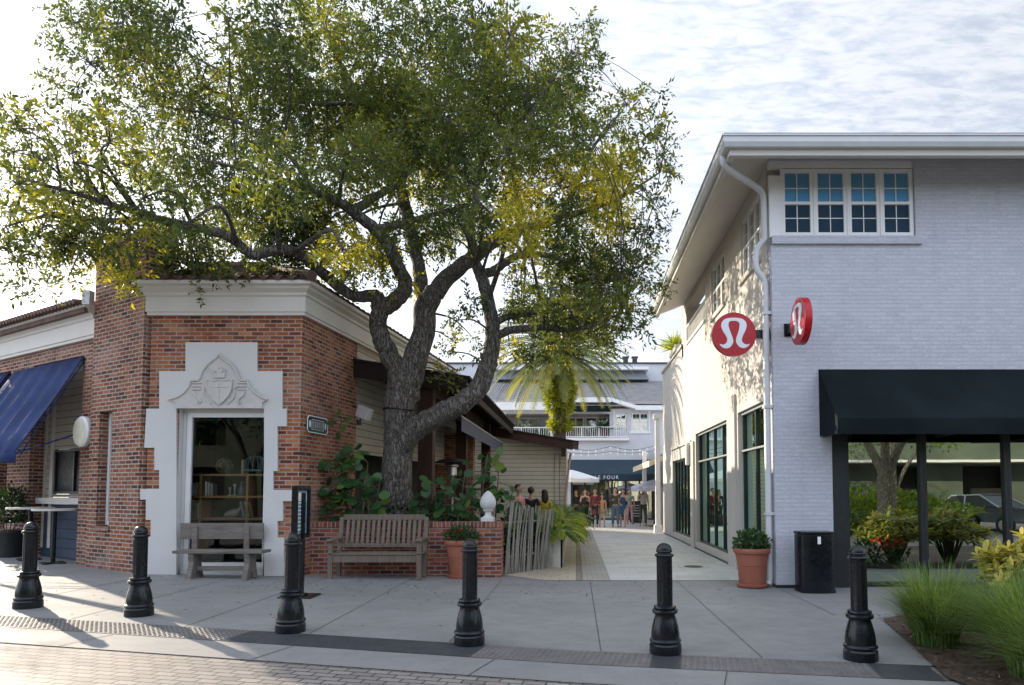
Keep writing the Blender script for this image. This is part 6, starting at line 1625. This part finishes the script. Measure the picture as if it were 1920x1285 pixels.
# sparse outer sprays that keep the outline ragged
for px, py, n in ((95,70,3),(90,150,3),(110,210,3),(60,200,3),(20,215,3),(130,470,3),(60,520,2),(110,520,2),(230,540,2),(360,560,2),(1120,100,3),(1215,185,3),(1240,235,3),(1270,310,3),(1225,360,3),(1235,420,3),(1225,470,3),(1225,540,3),(1215,610,2),(1160,640,3),(900,640,2),(840,700,2)):
    for _ in range(n): CL.append((px + rng.uniform(-22, 22), py + rng.uniform(-22, 22), rng.uniform(8, 15)))
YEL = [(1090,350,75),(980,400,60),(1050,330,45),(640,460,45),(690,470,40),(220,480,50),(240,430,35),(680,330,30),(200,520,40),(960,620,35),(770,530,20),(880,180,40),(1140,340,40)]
P, D, N, Tn, Ls = [], [], [], [], []
twig = bb_
for (px, py, rp) in CL:
    if px < 260 and py > 200: Y = 10.9 + rng.gauss(0, .5)
    elif py > 430: Y = 13.2 + rng.gauss(0, .8)
    else: Y = 13.3 + rng.gauss(0, 1.9)
    Y = min(max(Y, 9.2), 18)
    dens = (rng.choice((.5, .65, .85, 1.1, 1.5)) if px < 480 else rng.choice((.8, 1.1, 1.5, 1.9, 2.3))) if py < 430 else 2.0
    if 140 < px < 480 and 370 < py < 545: dens = 1.3
    for sub in range(3 if (rp > 30 and 700 < px < 1180 and 150 < py < 660) else (2 if rp > 40 else 1)):
        Yk = Y + (0, rng.choice((-1, 1)) * rng.uniform(1.2, 2.6))[min(sub, 1)]
        if sub == 2: Yk = rng.uniform(15.6, 19.2)
        Yk = max(Yk, 9.0)
        if py > 430 and px < 600: Yk = min(Yk, 12.4)
        c = at(px, py, Yk); r = rp * Yk / FPX * .8
        near = min(limb_pts, key=lambda q: (q[0] - c).length_squared)
        mid = near[0].lerp(c, .5) + Vector((rng.uniform(-.1, .1), rng.uniform(-.1, .1), .12)) * (near[0] - c).length
        if (near[0] - c).length > .15:
            th = min(near[1] * .6, .012 + .012 * (near[0] - c).length)
            twig.tube(catmull([near[0], mid, c], 4), lerp_list([th, th * .65, .007], 9), 6)
        for _ in range(int(3 + rp / 12)):
            e = c + Vector(tuple(rdir(1)[0])) * r * rng.uniform(.6, 1.0); q = c.lerp(e, .5) + Vector((0, 0, .06 * r)); twig.tube([c, q, e], [.008, .006, .003], 4, caps=False)
        ntw = int(115 * (r / .63) ** 2 * (.8, .5, .42)[sub] * dens) + 4
        base_t = rng.choice((.1, .2, .3, .42, .58)) + rng.gauss(0, .05)
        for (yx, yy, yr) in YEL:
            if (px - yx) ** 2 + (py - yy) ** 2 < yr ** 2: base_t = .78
        d0 = rdir(ntw); rad = r * nrg.random(ntw)[:, None] ** .5
        st = np.array(c) + d0 * rad
        td = norm(d0 * .8 + rdir(ntw) * .9 + np.array([0, 0, -.12]))
        K = 11
        for j in range(K):
            f = (j + .5) / K
            pos = st + td * (.32 * f) + np.array([0, 0, -.06 * f * f])
            sd = norm(np.cross(td, rdir(ntw))) * (1 if j % 2 else -1)
            P.append(pos); D.append(norm(td * .7 + sd * .9 + rdir(ntw) * .25)); N.append(norm(rdir(ntw) * .9 + np.array([0, 0, .8])))
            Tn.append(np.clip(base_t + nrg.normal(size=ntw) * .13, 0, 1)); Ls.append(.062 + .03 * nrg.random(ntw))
P, D, N, Tn, Ls = np.concatenate(P), np.concatenate(D), np.concatenate(N), np.concatenate(Tn), np.concatenate(Ls)
print('oak leaves', len(P))
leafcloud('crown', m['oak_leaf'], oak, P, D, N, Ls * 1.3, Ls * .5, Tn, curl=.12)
bb_.build('branches', m['bark'], oak, sharp=80)
b = MB(); c = at(750, 770, TY)
b.tube([(c.x + .31 * math.cos(a), TY + .31 * math.sin(a), c.z + .02 * math.sin(2 * a)) for a in np.linspace(0, 2 * math.pi, 25)], .022, 6, caps=False); b.build('trunk_strap', m['black_metal'], oak)

# ------------------------------------------------------------------ palm
Yp = 28.0
pb, pt_ = at(1048, 920, Yp), at(1050, 668, Yp)
palm = thing('palm_tree', 'date palm with fern covered trunk rising behind the tan clapboard building', 'tree', (pb.x, Yp, 0))
b = MB(); zz = np.linspace(0, pt_.z, 60); b.tube([(pb.x, Yp, z) for z in zz], [.27 + .02 * (i % 2) + (.12 if z > pt_.z - .6 else 0) for i, z in enumerate(zz)], 14); b.build('trunk', m['palm_bark'], palm, sharp=60)
P, D, N, L, T = [], [], [], [], []
for k in range(84):
    a = 2 * math.pi * k / 84 * 11.03; el = R(78) - R(84) * (k / 83) ** 1.1
    d = Vector((math.cos(a) * math.cos(el), math.sin(a) * math.cos(el), math.sin(el))); p = Vector((pt_.x, Yp, pt_.z - .1)); l = 3.4 * (.85 + .25 * nrg.random()); steps = 34
    tt = .25 + .3 * nrg.random() + (.2 if k > 60 else 0)
    for s in range(steps):
        p = p + d * (l / steps); d = (d + Vector((0, 0, -1.6 / steps))).normalized(); f = s / steps
        side = d.cross(Vector((0, 0, 1))); side = side.normalized() if side.length > .05 else Vector((1, 0, 0)); up_ = side.cross(d)
        for sg in (-1, 1):
            P.append(tuple(p)); D.append(tuple(side * sg * .8 + d * .75 + Vector((0, 0, -.25)) + up_ * .2)); N.append(tuple(up_ + side * sg * .4)); L.append(.5 * (math.sin(math.pi * min(f * .85 + .12, 1)) ** .7) * (.85 + .3 * nrg.random())); T.append(tt + nrg.normal() * .07 + .25 * f * (k > 50))
leafcloud('crown', m['palm_leaf'], palm, P, D, N, np.array(L), .055, np.clip(T, 0, 1), shape=BLADE, curl=.15)
b = MB()
for k in range(84):
    a = 2 * math.pi * k / 84 * 11.03; el = R(78) - R(84) * (k / 83) ** 1.1
    d = Vector((math.cos(a) * math.cos(el), math.sin(a) * math.cos(el), math.sin(el))); p = Vector((pt_.x, Yp, pt_.z - .1)); pts = [p]
    for s in range(8): p = p + d * (3.5 / 8); d = (d + Vector((0, 0, -1.6 / 8))).normalized(); pts.append(p)
    b.tube(pts, lerp_list([.035, .006], 9), 5, caps=False)
b.build('frond_stems', m['stem'], palm)
P, D, N, T = [], [], [], []
for px, py, rx, rz, n in ((1050, 702, .48, .4, 700), (1049, 730, .6, .5, 1100), (1049, 757, .5, .42, 700), (1050, 796, .42, .2, 420)):
    c = at(px, py, Yp); a_, b_, c_ = bush_leaves(c, (rx, rx, rz), n, -.15, .2)
    P.append(a_); D.append(b_); N.append(c_); T.append(np.clip(.78 + .2 * nrg.normal(size=n), 0, 1))
leafcloud('trunk_ferns', m['fern_leaf'], palm, np.concatenate(P), np.concatenate(D), np.concatenate(N), .3, .055, np.concatenate(T), curl=.3)

# ------------------------------------------------------------------ sea grapes behind the low wall
def sea_grape(label, stems, Y, n, lr, ymin=None, tm=.45, spread=.24):
    n = int(n * 1.15)
    """stems: [(px, py base), (px, py top)]"""
    b0_ = at(*stems[0][0], Y)
    t = thing('sea_grape', label, 'shrub', (b0_.x, Y, 0), group='sea grape shrubs behind the low wall')
    sb_ = MB(); P, D, N, L, T = [], [], [], [], []
    for (a, e) in stems:
        p0, p1 = at(*a, Y), at(*e, Y + rng.uniform(-.15, .15)); p0 = Vector((p0.x, Y, .1)) ; mid = p0.lerp(p1, .55) + Vector((rng.uniform(-.1, .1), rng.uniform(-.1, .1), 0))
        pts = catmull([p0, mid, p1], 8); sb_.tube(pts, lerp_list([.022, .015, .008], len(pts)), 6)
        zlo = max(.85, p0.z)
        for i in range(n):
            f = rng.uniform(.0, 1.0); q = pts[min(int((.25 + .75 * f) * len(pts)), len(pts) - 1)]
            if q.z < zlo - .1: q = Vector((q.x, q.y, rng.uniform(zlo - .15, p1.z)))
            dr = Vector((rng.uniform(-1, 1), rng.uniform(-1, .6), rng.uniform(-.3, .7))).normalized(); l = lr * 1.12 * rng.uniform(.7, 1.15)
            s = q + dr * rng.uniform(.3, 1) * spread; sb_.tube([q, s], .006, 4, caps=False)
            P.append(tuple(s)); D.append(tuple(dr + Vector((0, 0, -.3)))); N.append((rng.uniform(-.7, .7), -.75 + rng.uniform(-.5, .5), .6 + rng.uniform(-.3, .4))); L.append(l * 2); T.append(min(max(tm + rng.gauss(0, .14) + (.4 if rng.random() < .08 else 0), 0), 1))
    sb_.build('stems', m['stem'], t)
    leafcloud('foliage', m['grape_leaf'], t, P, D, N, np.array(L), np.array(L) * .95, np.array(T), shape=OVAL, curl=.12)
sea_grape('tall sea grape with round leaves climbing the brick side wall corner', [((606, 965), (640, 792)), ((612, 965), (632, 860)), ((628, 965), (655, 850)), ((650, 965), (665, 900))], 13.0, 26, .085)
sea_grape('sea grape with large round leaves just left of the oak trunk', [((668, 965), (690, 868)), ((680, 965), (715, 885)), ((690, 965), (690, 915))], 12.95, 11, .1)
sea_grape('dense sea grape right of the oak trunk behind the flower pot', [((800, 965), (815, 905)), ((830, 965), (850, 895)), ((850, 965), (872, 890)), ((880, 965), (885, 905)), ((815, 965), (800, 930))], 13.1, 19, .085, tm=.32)
sea_grape('loose sea grape with yellowing leaves behind the white finial', [((905, 965), (915, 850)), ((920, 965), (935, 880)), ((935, 965), (962, 915)), ((895, 965), (903, 870))], 13.6, 14, .095, tm=.5)
# dark planting under them
t = thing('shade_shrub', 'dark low shrub filling the shaded bed between the low wall and porch', 'shrub', (-3, 13.2, 0))
P, D, N = bush_leaves((-3.3, 13.25, .75), (1.6, .3, .5), 1500); leafcloud('foliage', m['dark_leaf'], t, P, D, N, .1, .05, np.clip(.3 + .2 * nrg.normal(size=1500), 0, 1), shape=OVAL)
b = MB()
for k in range(10): x = -4.7 + k * .3; b.tube([(x, 13.25, 0), (x + .05, 13.2, .8)], .012, 5)
b.build('stems', m['stem'], t)
t = thing('fence_shrub', 'loose green shrub showing between the driftwood pickets', 'shrub', (-1.1, 14.2, 0))
P, D, N = bush_leaves((-1.15, 14.3, .55), (.5, .35, .6), 700); leafcloud('foliage', m['grape_leaf'], t, P, D, N, .13, .08, np.clip(.4 + .2 * nrg.normal(size=700), 0, 1), shape=OVAL)
b = MB()
for k in range(8): b.tube([(-1.15 + .05 * k - .2, 14.3, 0), (-1.15 + .12 * k - .4, 14.25, .9)], .012, 5)
b.build('stems', m['stem'], t)
# ferns in the long planter
def fern(x, y, z, n, ln, label, down=.55, bias=(.35, -.25, 0), tm=.5):
    t = thing('fern', label, 'fern', (x, y, z), group='ferns in the long planter')
    P, D, N, L, T = fern_fronds((x, y, z), n, ln, down, bias, tm)
    leafcloud('fronds', m['fern_leaf'], t, P, D, N, L * 1.25, .045, T); return t
fern(-.42, 14.55, .72, 60, .75, 'nearest fern, trailing over the planter end beside the fence post', .65, (.45, -.2, 0), .55)
fern(-.40, 15.5, .74, 60, .8, 'bright fern spilling down the passage side, second from the fence post', .65, (.5, -.2, 0), .62)
fern(-.40, 16.7, .76, 60, .85, 'fern third along the planter from the fence post', .6, (.5, -.2, 0), .6)
fern(-.42, 18.2, .76, 60, .9, 'fern in the middle of the long planter', .55, (.5, -.2, .1), .5)
fern(-.42, 20.0, .76, 55, .95, 'darker fern two before the far end of the planter', .5, (.45, -.2, .1), .42)
fern(-.42, 22.0, .76, 55, .95, 'dark fern at the far end of the long planter', .5, (.45, -.2, .1), .4)
grass_clump('planter_grass', (-.48, 15.1, .7), 90, .8, .35, m['grass_leaf'], 'tall thin reedy grass rising from the fern planter', None, width=.006, base_r=.15, tint0=.3)
grass_clump('spiky_plant', (SQP[0], SQP[1], .48), 130, .85, .45, m['dark_leaf'], 'dark spiky leaves in the square planter by the group of people', None, width=.016, base_r=.22, tint0=.6)
# pots
def pot_plant(root, name, c, rad, n, mat_, L, W, tm, label, flowers=0):
    t = thing(name, label, 'plant', tuple(c))
    P, D, N = bush_leaves(c, rad, n, .5); P[:, 2] = np.maximum(P[:, 2], c[2] - rad[2] * .35)
    leafcloud('foliage', mat_, t, P, D, N, L, W, np.clip(tm + .18 * nrg.normal(size=n), 0, 1), shape=OVAL)
    if flowers:
        P2_, D2, N2 = bush_leaves((c[0] - rad[0] * .45, c[1] - .08, c[2] + rad[2] * .45), (rad[0] * .55, rad[1] * .6, rad[2] * .6), flowers, .8, .8)
        leafcloud('flowers', m['flower'], t, P2_, D2, N2, .06, .05, .5, shape=OVAL)
    b = MB()
    for k in range(9): a = k * .7; b.tube([(c[0] + .05 * math.cos(a), c[1] + .05 * math.sin(a), c[2] - rad[2]), (c[0] + rad[0] * .6 * math.cos(a), c[1] + rad[1] * .6 * math.sin(a), c[2] + rad[2] * .3)], .007, 5)
    b.build('stems', m['stem'], t)
pot_plant(pot1, 'red_flower_plant', (P1.x, P1.y, P1.z + .74), (.3, .28, .16), 420, m['dark_leaf'], .08, .045, .75, 'leafy green plant with red flowers in the pot by the low wall', 26)
pot_plant(pot2, 'pot_shrub', (P2.x, P2.y, P2.z + .72), (.3, .28, .18), 480, m['dark_leaf'], .075, .045, .7, 'compact green shrub in the large pot at the white shop corner')
# dark tub plant at the far left of the shop front
g = ground(8, 1045); g = Vector((g.x, g.y + .1, g.z))
t = thing('dark_tub', 'black round tub standing just left of the bar tables by the brick pier', 'planter', tuple(g))
b = MB(); b.lathe([(.24, 0), (.3, .5), (.32, .52), (.32, .56), (.28, .56), (.27, .5), (.0, .5)], g, 24); b.build('tub', m['dark_frame'], t, sharp=40)
pot_plant(t, 'tub_shrub', (g.x, g.y, g.z + .95), (.38, .36, .5), 900, m['dark_leaf'], .08, .045, .35, 'dark green rounded shrub growing in the black tub')
# balcony plants
def spiky(c, n, l, label, cat='plant', mat_=None, flower=False, tm=.6):
    t = thing('balcony_plant', label, cat, tuple(c))
    D = rdir(n); D[:, 2] = np.abs(D[:, 2]) * .9 + .1; N = rdir(n) + np.array([0, 0, 1.0])
    leafcloud('foliage', mat_ or m['fern_leaf'], t, np.repeat(np.array([tuple(c)]), n, 0) + nrg.normal(size=(n, 3)) * np.array([.12, .25, .03]), D, N, l * (.6 + .5 * nrg.random(n)), .05, np.clip(tm + .18 * nrg.normal(size=n), 0, 1), shape=DIAMOND, curl=.4)
    if flower: leafcloud('flowers', m['flower'], t, np.array([tuple(c)] * 24) + nrg.normal(size=(24, 3)) * .1 + np.array([.2, 0, .25]), rdir(24), rdir(24), .13, .1, .5, shape=OVAL)
    return t
c = Vector((RX + .05, 22.6, 6.36))
t = thing('balcony_planter', 'pale planter trough standing on the terrace parapet of the shop building', 'planter', (c.x, c.y, 6.16))
b = MB(); b.box(c.x - .16, c.x + .16, c.y - .7, c.y + .7, 6.161, 6.36); b.build('trough', m['stucco'], t)
spiky(c, 220, .62, 'yellow green spiky plant with red blooms on the terrace parapet', flower=True, tm=.7)
for px, py, l, lab in ((978, 815, .6, 'green plant behind the railing of the left far balcony'), (1010, 816, .75, 'wide green plant beside it on the left far balcony'), (1064, 806, .8, 'dark green plant at the left end of the right far balcony'), (1134, 806, .9, 'tall green plant beside the sliding doors of the far balcony')):
    c = at(px, py, DY + .5); c.z = max(c.z, o1[0].z + .2)
    t = spiky(c, 160, l, lab, mat_=m['grape_leaf'], tm=.5)
    b = MB(); zf = o1[0].z - .02; b.lathe([(.12, zf - c.z), (.17, 0.02)], c, 12); b.build('pot', m['terracotta'], t)
# ------------------------------------------------------------------ planting bed on the right
for i, (x, y, n, h, sp_, lab) in enumerate(((3.72, 7.15, 2000, .95, .72, 'clump of fine green grass directly right of the end bollard'),
        (3.95, 5.95, 2300, 1.08, .8, 'largest and nearest clump of fine grass in the corner of the bed'),
        (4.7, 6.6, 1700, 1.05, .75, 'clump of fine grass behind the nearest one, under the yellow shrub'),
        (4.6, 7.9, 900, .75, .55, 'clump of fine grass at the back of the bed by the shop pavement'),
        (3.75, 4.95, 1700, 1.0, .8, 'clump of fine grass at the bed corner nearest the street'),
        (5.3, 5.9, 1700, 1.15, .85, 'tall clump of fine grass in the middle of the bed below the yellow shrub'),
        (5.5, 6.9, 1500, 1.1, .8, 'tall clump of fine grass against the front of the yellow shrub'))):
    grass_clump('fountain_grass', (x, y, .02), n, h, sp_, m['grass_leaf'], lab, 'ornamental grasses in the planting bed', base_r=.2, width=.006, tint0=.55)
    # a few seed plumes
def croton(c, rad, nst, label, tm=.68):
    t = thing('yellow_shrub', label, 'shrub', (c[0], c[1], .02), group='yellow leaved shrubs in the planting bed')
    P, D, N, L, T = [], [], [], [], []; sb_ = MB()
    for k in range(nst):
        d = rdir(1)[0]; d[2] = abs(d[2]) * .9 - .1; e = Vector(c) + Vector((d[0] * rad[0], d[1] * rad[1], d[2] * rad[2])) * rng.uniform(.72, 1.05)
        if e.z < .25: e.z = .25 + rng.random() * .2
        sb_.tube([(c[0] + d[0] * .08, c[1] + d[1] * .08, .0), (c[0] + d[0] * rad[0] * .4, c[1] + d[1] * rad[1] * .4, c[2] * .8), tuple(e)], [.012, .009, .004], 5, caps=False)
        tt = tm + rng.gauss(0, .13)
        ax = Vector((d[0] * .5 + rng.uniform(-.3, .3), d[1] * .5 + rng.uniform(-.3, .3), .8)).normalized(); a1 = ax.orthogonal().normalized(); a2 = ax.cross(a1)
        for j in range(14):
            an = j * 2.4; lv = j / 14; out = a1 * math.cos(an) + a2 * math.sin(an)
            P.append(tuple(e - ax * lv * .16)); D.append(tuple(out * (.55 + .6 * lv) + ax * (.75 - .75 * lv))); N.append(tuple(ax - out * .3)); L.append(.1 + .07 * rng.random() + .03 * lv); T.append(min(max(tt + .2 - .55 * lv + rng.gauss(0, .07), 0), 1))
    sb_.build('stems', m['stem'], t)
    leafcloud('foliage', m['croton_leaf'], t, P, D, N, np.array(L), np.array(L) * .36, np.array(T), shape=OVAL, curl=.25)
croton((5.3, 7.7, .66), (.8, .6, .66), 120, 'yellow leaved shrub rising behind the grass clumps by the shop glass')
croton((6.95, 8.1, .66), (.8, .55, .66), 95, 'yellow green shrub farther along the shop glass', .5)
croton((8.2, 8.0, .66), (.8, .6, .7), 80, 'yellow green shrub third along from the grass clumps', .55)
t = thing('red_bedding_plant', 'low green plant with red flowers reflected in the shop glass', 'plant', (6.3, 8.72, .02))
P, D, N = bush_leaves((6.3, 8.72, .3), (.7, .15, .28), 300, .8); leafcloud('foliage', m['grape_leaf'], t, P, D, N, .1, .05, .5, shape=OVAL)
P, D, N = bush_leaves((6.5, 8.76, .5), (.4, .1, .1), 60, .8); leafcloud('flowers', m['flower'], t, P, D, N, .07, .06, .5, shape=OVAL)
# bark chips
n = 5200; px_ = nrg.uniform(3.15, 6.2, n); py_ = nrg.uniform(3.6, 8.85, n)
ok = (px_ - 3.16) * (8.55 - 5.9) - (py_ - 5.9) * (3.80 - 3.16) > -.03; ok &= (px_ > 3.2 + np.maximum(0, (5.9 - py_)) * .14)
px_, py_ = px_[ok], py_[ok]; n = len(px_)
D = rdir(n); D[:, 2] *= .25; N = rdir(n) * .35 + np.array([0, 0, 1.0])
o = leafcloud('mulch_chips', m['chip'], None, np.stack([px_, py_, np.full(n, .028) + .012 * nrg.random(n)], 1), D, N, .05 + .05 * nrg.random(n), .018, np.clip(.45 + .25 * nrg.normal(size=n), 0, 1)); tag(o, kind='stuff')

# dead leaves blown about the pavement under the oak
n = 420; lx = nrg.normal(-3.2, 3.6, n); ly = 12.25 - np.abs(nrg.normal(0, 1.7, n)); ok = (lx > -9) & (lx < 3.0) & (ly > 7.2); ok &= ly < np.where(lx < -7.6, 11.6, 12.1)
lx, ly = lx[ok], ly[ok]; n = len(lx); D = rdir(n); D[:, 2] *= .12; N = rdir(n) * .3 + np.array([0, 0, 1.0])
o = leafcloud('fallen_leaves', m['chip'], None, np.stack([lx, ly, np.array([gz(a) for a in lx]) + .008], 1), D, N, .045 + .03 * nrg.random(n), .022, np.clip(.6 + .25 * nrg.normal(size=n), 0, 1)); tag(o, kind='stuff')
# ------------------------------------------------------------------ across the street, seen reflected in the shop glass
def small_tree(name, label, loc, trunk_h, r, crown_r, n, mat_, forks=4, tm=.4, leaf=.14, zc=None, tr=.16):
    t = thing(name, label, 'tree', loc); L0 = Vector(loc)
    b = MB(); b.tube([L0, L0 + Vector((.03, 0, trunk_h * .5)), L0 + Vector((0, .05, trunk_h))], [r * 1.3, r, r * .9], 12)
    P, D, N, T = [], [], [], []
    rr = random.Random(int(abs(loc[0] * 31 + loc[1] * 17)))
    for k in range(forks):
        a = 2 * math.pi * k / forks + .4; tip = L0 + Vector((math.cos(a) * crown_r * .75, math.sin(a) * crown_r * .75, trunk_h + crown_r * (.9 + .5 * rr.random())))
        mid = L0 + Vector((math.cos(a) * crown_r * .25, math.sin(a) * crown_r * .25, trunk_h + crown_r * .5)); st = L0 + Vector((0, .05, trunk_h - .1))
        pts = catmull([st, mid, tip], 5); b.tube(pts, lerp_list([r * .6, r * .4, r * .1], len(pts)), 8)
        for j in range(5):
            c = tip + Vector((rr.uniform(-1, 1), rr.uniform(-1, 1), rr.uniform(-.5, .6))) * crown_r * .6
            b.tube([mid.lerp(tip, .6), c], [r * .15, .01], 5, caps=False)
            p, d, q = bush_leaves(c, (crown_r * .42,) * 3, n // (forks * 5)); P.append(p); D.append(d); N.append(q); T.append(np.clip(tm + rr.gauss(0, .1) + .12 * nrg.normal(size=len(p)), 0, 1))
    b.build('trunk', m['bark'] if tr < .5 else m['pale_bark'], t, sharp=70)
    leafcloud('crown', mat_, t, np.concatenate(P), np.concatenate(D), np.concatenate(N), leaf, leaf * .42, np.concatenate(T))
    return t
small_tree('street_tree', 'pale forked street tree reflected in the shop window', (10.2, .6, 0), 2.1, .3, 2.6, 3600, m['oak_leaf'], tr=.6)
small_tree('street_tree', 'leafy street tree standing past the end of the brick wing', (-23.6, 21.0, gz(-21.5)), 7.2, .16, .9, 420, m['oak_leaf'])
small_tree('street_tree', 'leafy street tree across the street behind the parked cars', (20, -6, 0), 2.6, .25, 2.8, 3000, m['oak_leaf'])
small_tree('street_tree', 'light green street tree across the street, crown level with the shop awning', (14.5, -8, 0), 1.7, .2, 2.6, 5000, m['fern_leaf'], leaf=.2)
small_tree('street_tree', 'light green street tree beside the dim olive building across the street', (9, -10, 0), 1.5, .2, 2.6, 5000, m['fern_leaf'], leaf=.2)
for i_, x_ in enumerate((-16, -9, -2.5, 4)):
    small_tree('street_tree', ('first', 'second', 'third', 'fourth')[i_] + ' in the row of dark street trees across the street, counted from the navy awning', (x_, -9 - (i_ % 2), 0), 2.4, .25, 3.4, 6000, m['dark_leaf'], leaf=.24)
# clipped hedge across the street
t = thing('clipped_hedge', 'bright clipped hedge across the street, seen only in the shop glass', 'hedge', (10.5, -2.0, 0))
P, D, N = bush_leaves((10.5, -2.0, .75), (4.2, .6, .85), 6000); leafcloud('foliage', m['fern_leaf'], t, P, D, N, .14, .08, np.clip(.5 + .15 * nrg.normal(size=6000), 0, 1), shape=OVAL)
def car(label, loc, rz, paint):
    t = thing('parked_car', label, 'car', group='cars parked across the street')
    W = .88; L = 2.25
    low = [(-L, .32), (-L, .72), (-L + .12, .86), (-1.15, .98), (1.2, .96), (L - .15, .82), (L, .62), (L, .32)]
    b = MB(); b.prism([(x, z) for x, z in low][::-1], (0, -W, 0), (1, 0, 0), (0, 0, 1), -2 * W); b.build('body', paint, t, fix=True, bevel=.07)
    cab = [(-1.6, .95), (-1.05, 1.42), (.25, 1.45), (1.15, .97)]
    vs = []
    for s, k in ((-1, 1), (1, 1)): vs += [(x, s * (W - .06 - (z - .95) * .35), z) for x, z in cab]
    b = MB(); b.add(vs, [(0, 1, 2, 3), (7, 6, 5, 4), (0, 4, 5, 1), (1, 5, 6, 2), (2, 6, 7, 3), (3, 7, 4, 0)]); g_ = b.build('window', m['win_glass'] if False else m['dark_frame'], t, fix=True, bevel=.05)
    b = MB()
    for x0, z0, x1, z1 in ((-1.6, .95, -1.05, 1.42), (-1.05, 1.42, .25, 1.45), (.25, 1.45, 1.15, .97), (-.35, .96, -.4, 1.44)):
        for s in (-1, 1): b.beam((x0, s * (W - .05 - (z0 - .95) * .35), z0), (x1, s * (W - .05 - (z1 - .95) * .35), z1), .07, .05)
    b.add([(-1.06, -.66, 1.435), (.26, -.66, 1.465), (.26, .66, 1.465), (-1.06, .66, 1.435), (-1.06, -.66, 1.46), (.26, -.66, 1.49), (.26, .66, 1.49), (-1.06, .66, 1.46)], [(0, 3, 2, 1), (4, 5, 6, 7), (0, 1, 5, 4), (1, 2, 6, 5), (2, 3, 7, 6), (3, 0, 4, 7)]); b.build('roof', paint, t, bevel=.02)
    for x in (-1.35, 1.38):
        for s in (-1, 1):
            b = MB(); vs = []; n = 24
            prof = [(.2, s * (W - .2)), (.32, s * (W - .2)), (.33, s * (W - .02)), (.3, s * (W + .01)), (.2, s * (W + .0))]
            for r_, y_ in prof: vs += [(x + r_ * math.cos(2*math.pi*k/n), y_, .33 + r_ * math.sin(2*math.pi*k/n)) for k in range(n)]
            b.add(vs, [(j*n + k, j*n + (k+1) % n, (j+1)*n + (k+1) % n, (j+1)*n + k) for j in range(4) for k in range(n)]); w_ = b.build('wheel', m['tyre'], t)
            b = MB(); b.add([(x + .2 * math.cos(2*math.pi*k/n), s * (W + .003), .33 + .2 * math.sin(2*math.pi*k/n)) for k in range(n)], [tuple(range(n))]); b.build('rim', m['steel'], w_)
    for s in (-1, 1):
        b = MB(); b.box(L - .06, L + .012, s * .55 - .18, s * .55 + .18, .6, .72); b.build('headlight', m['white_sign'], t, bevel=.02)
        b = MB(); b.box(-L - .012, -L + .06, s * .6 - .16, s * .6 + .16, .66, .8); b.build('tail_light', m['red_sign'], t, bevel=.02)
    t.location = loc; t.rotation_euler = (0, 0, rz); return t
car('white car parked across the street, reflected low in the shop glass', (22.0, -4.5, 0), R(8), m['car_white'])
car('grey car parked nose out across the street beside the white one', (16.4, -4.2, 0), R(70), m['car_grey'])
t = thing('street_building', 'plain pale building across the street, seen only in reflections', 'building', (14, -22, 0))
b = MB(); b.wall((36, -20), (-1, 0), 70, -.1, 7.5, .3, [(4 + k * 5, 6.6 + k * 5, 1, 3.2) for k in range(12)] + [(4 + k * 5, 6.0 + k * 5, 4.6, 6.2) for k in range(12)]); b.build('wall', plain('dim olive wall', (.09, .11, .085), .8, .3, .6), t)
b = MB(); b.box(-34, 36, -21.5, -20.8, 0, 7); b.build('room', m['dark_in'], t)
b = MB(); b.box(-35, 37, -22.5, -19.2, 7.5, 7.8); b.build('roof', m['white_trim'], t)
b = MB(); b.box(2, 30, -19.99, -18.0, 3.35, 3.5); b.build('canopy', m['white_trim'], t)
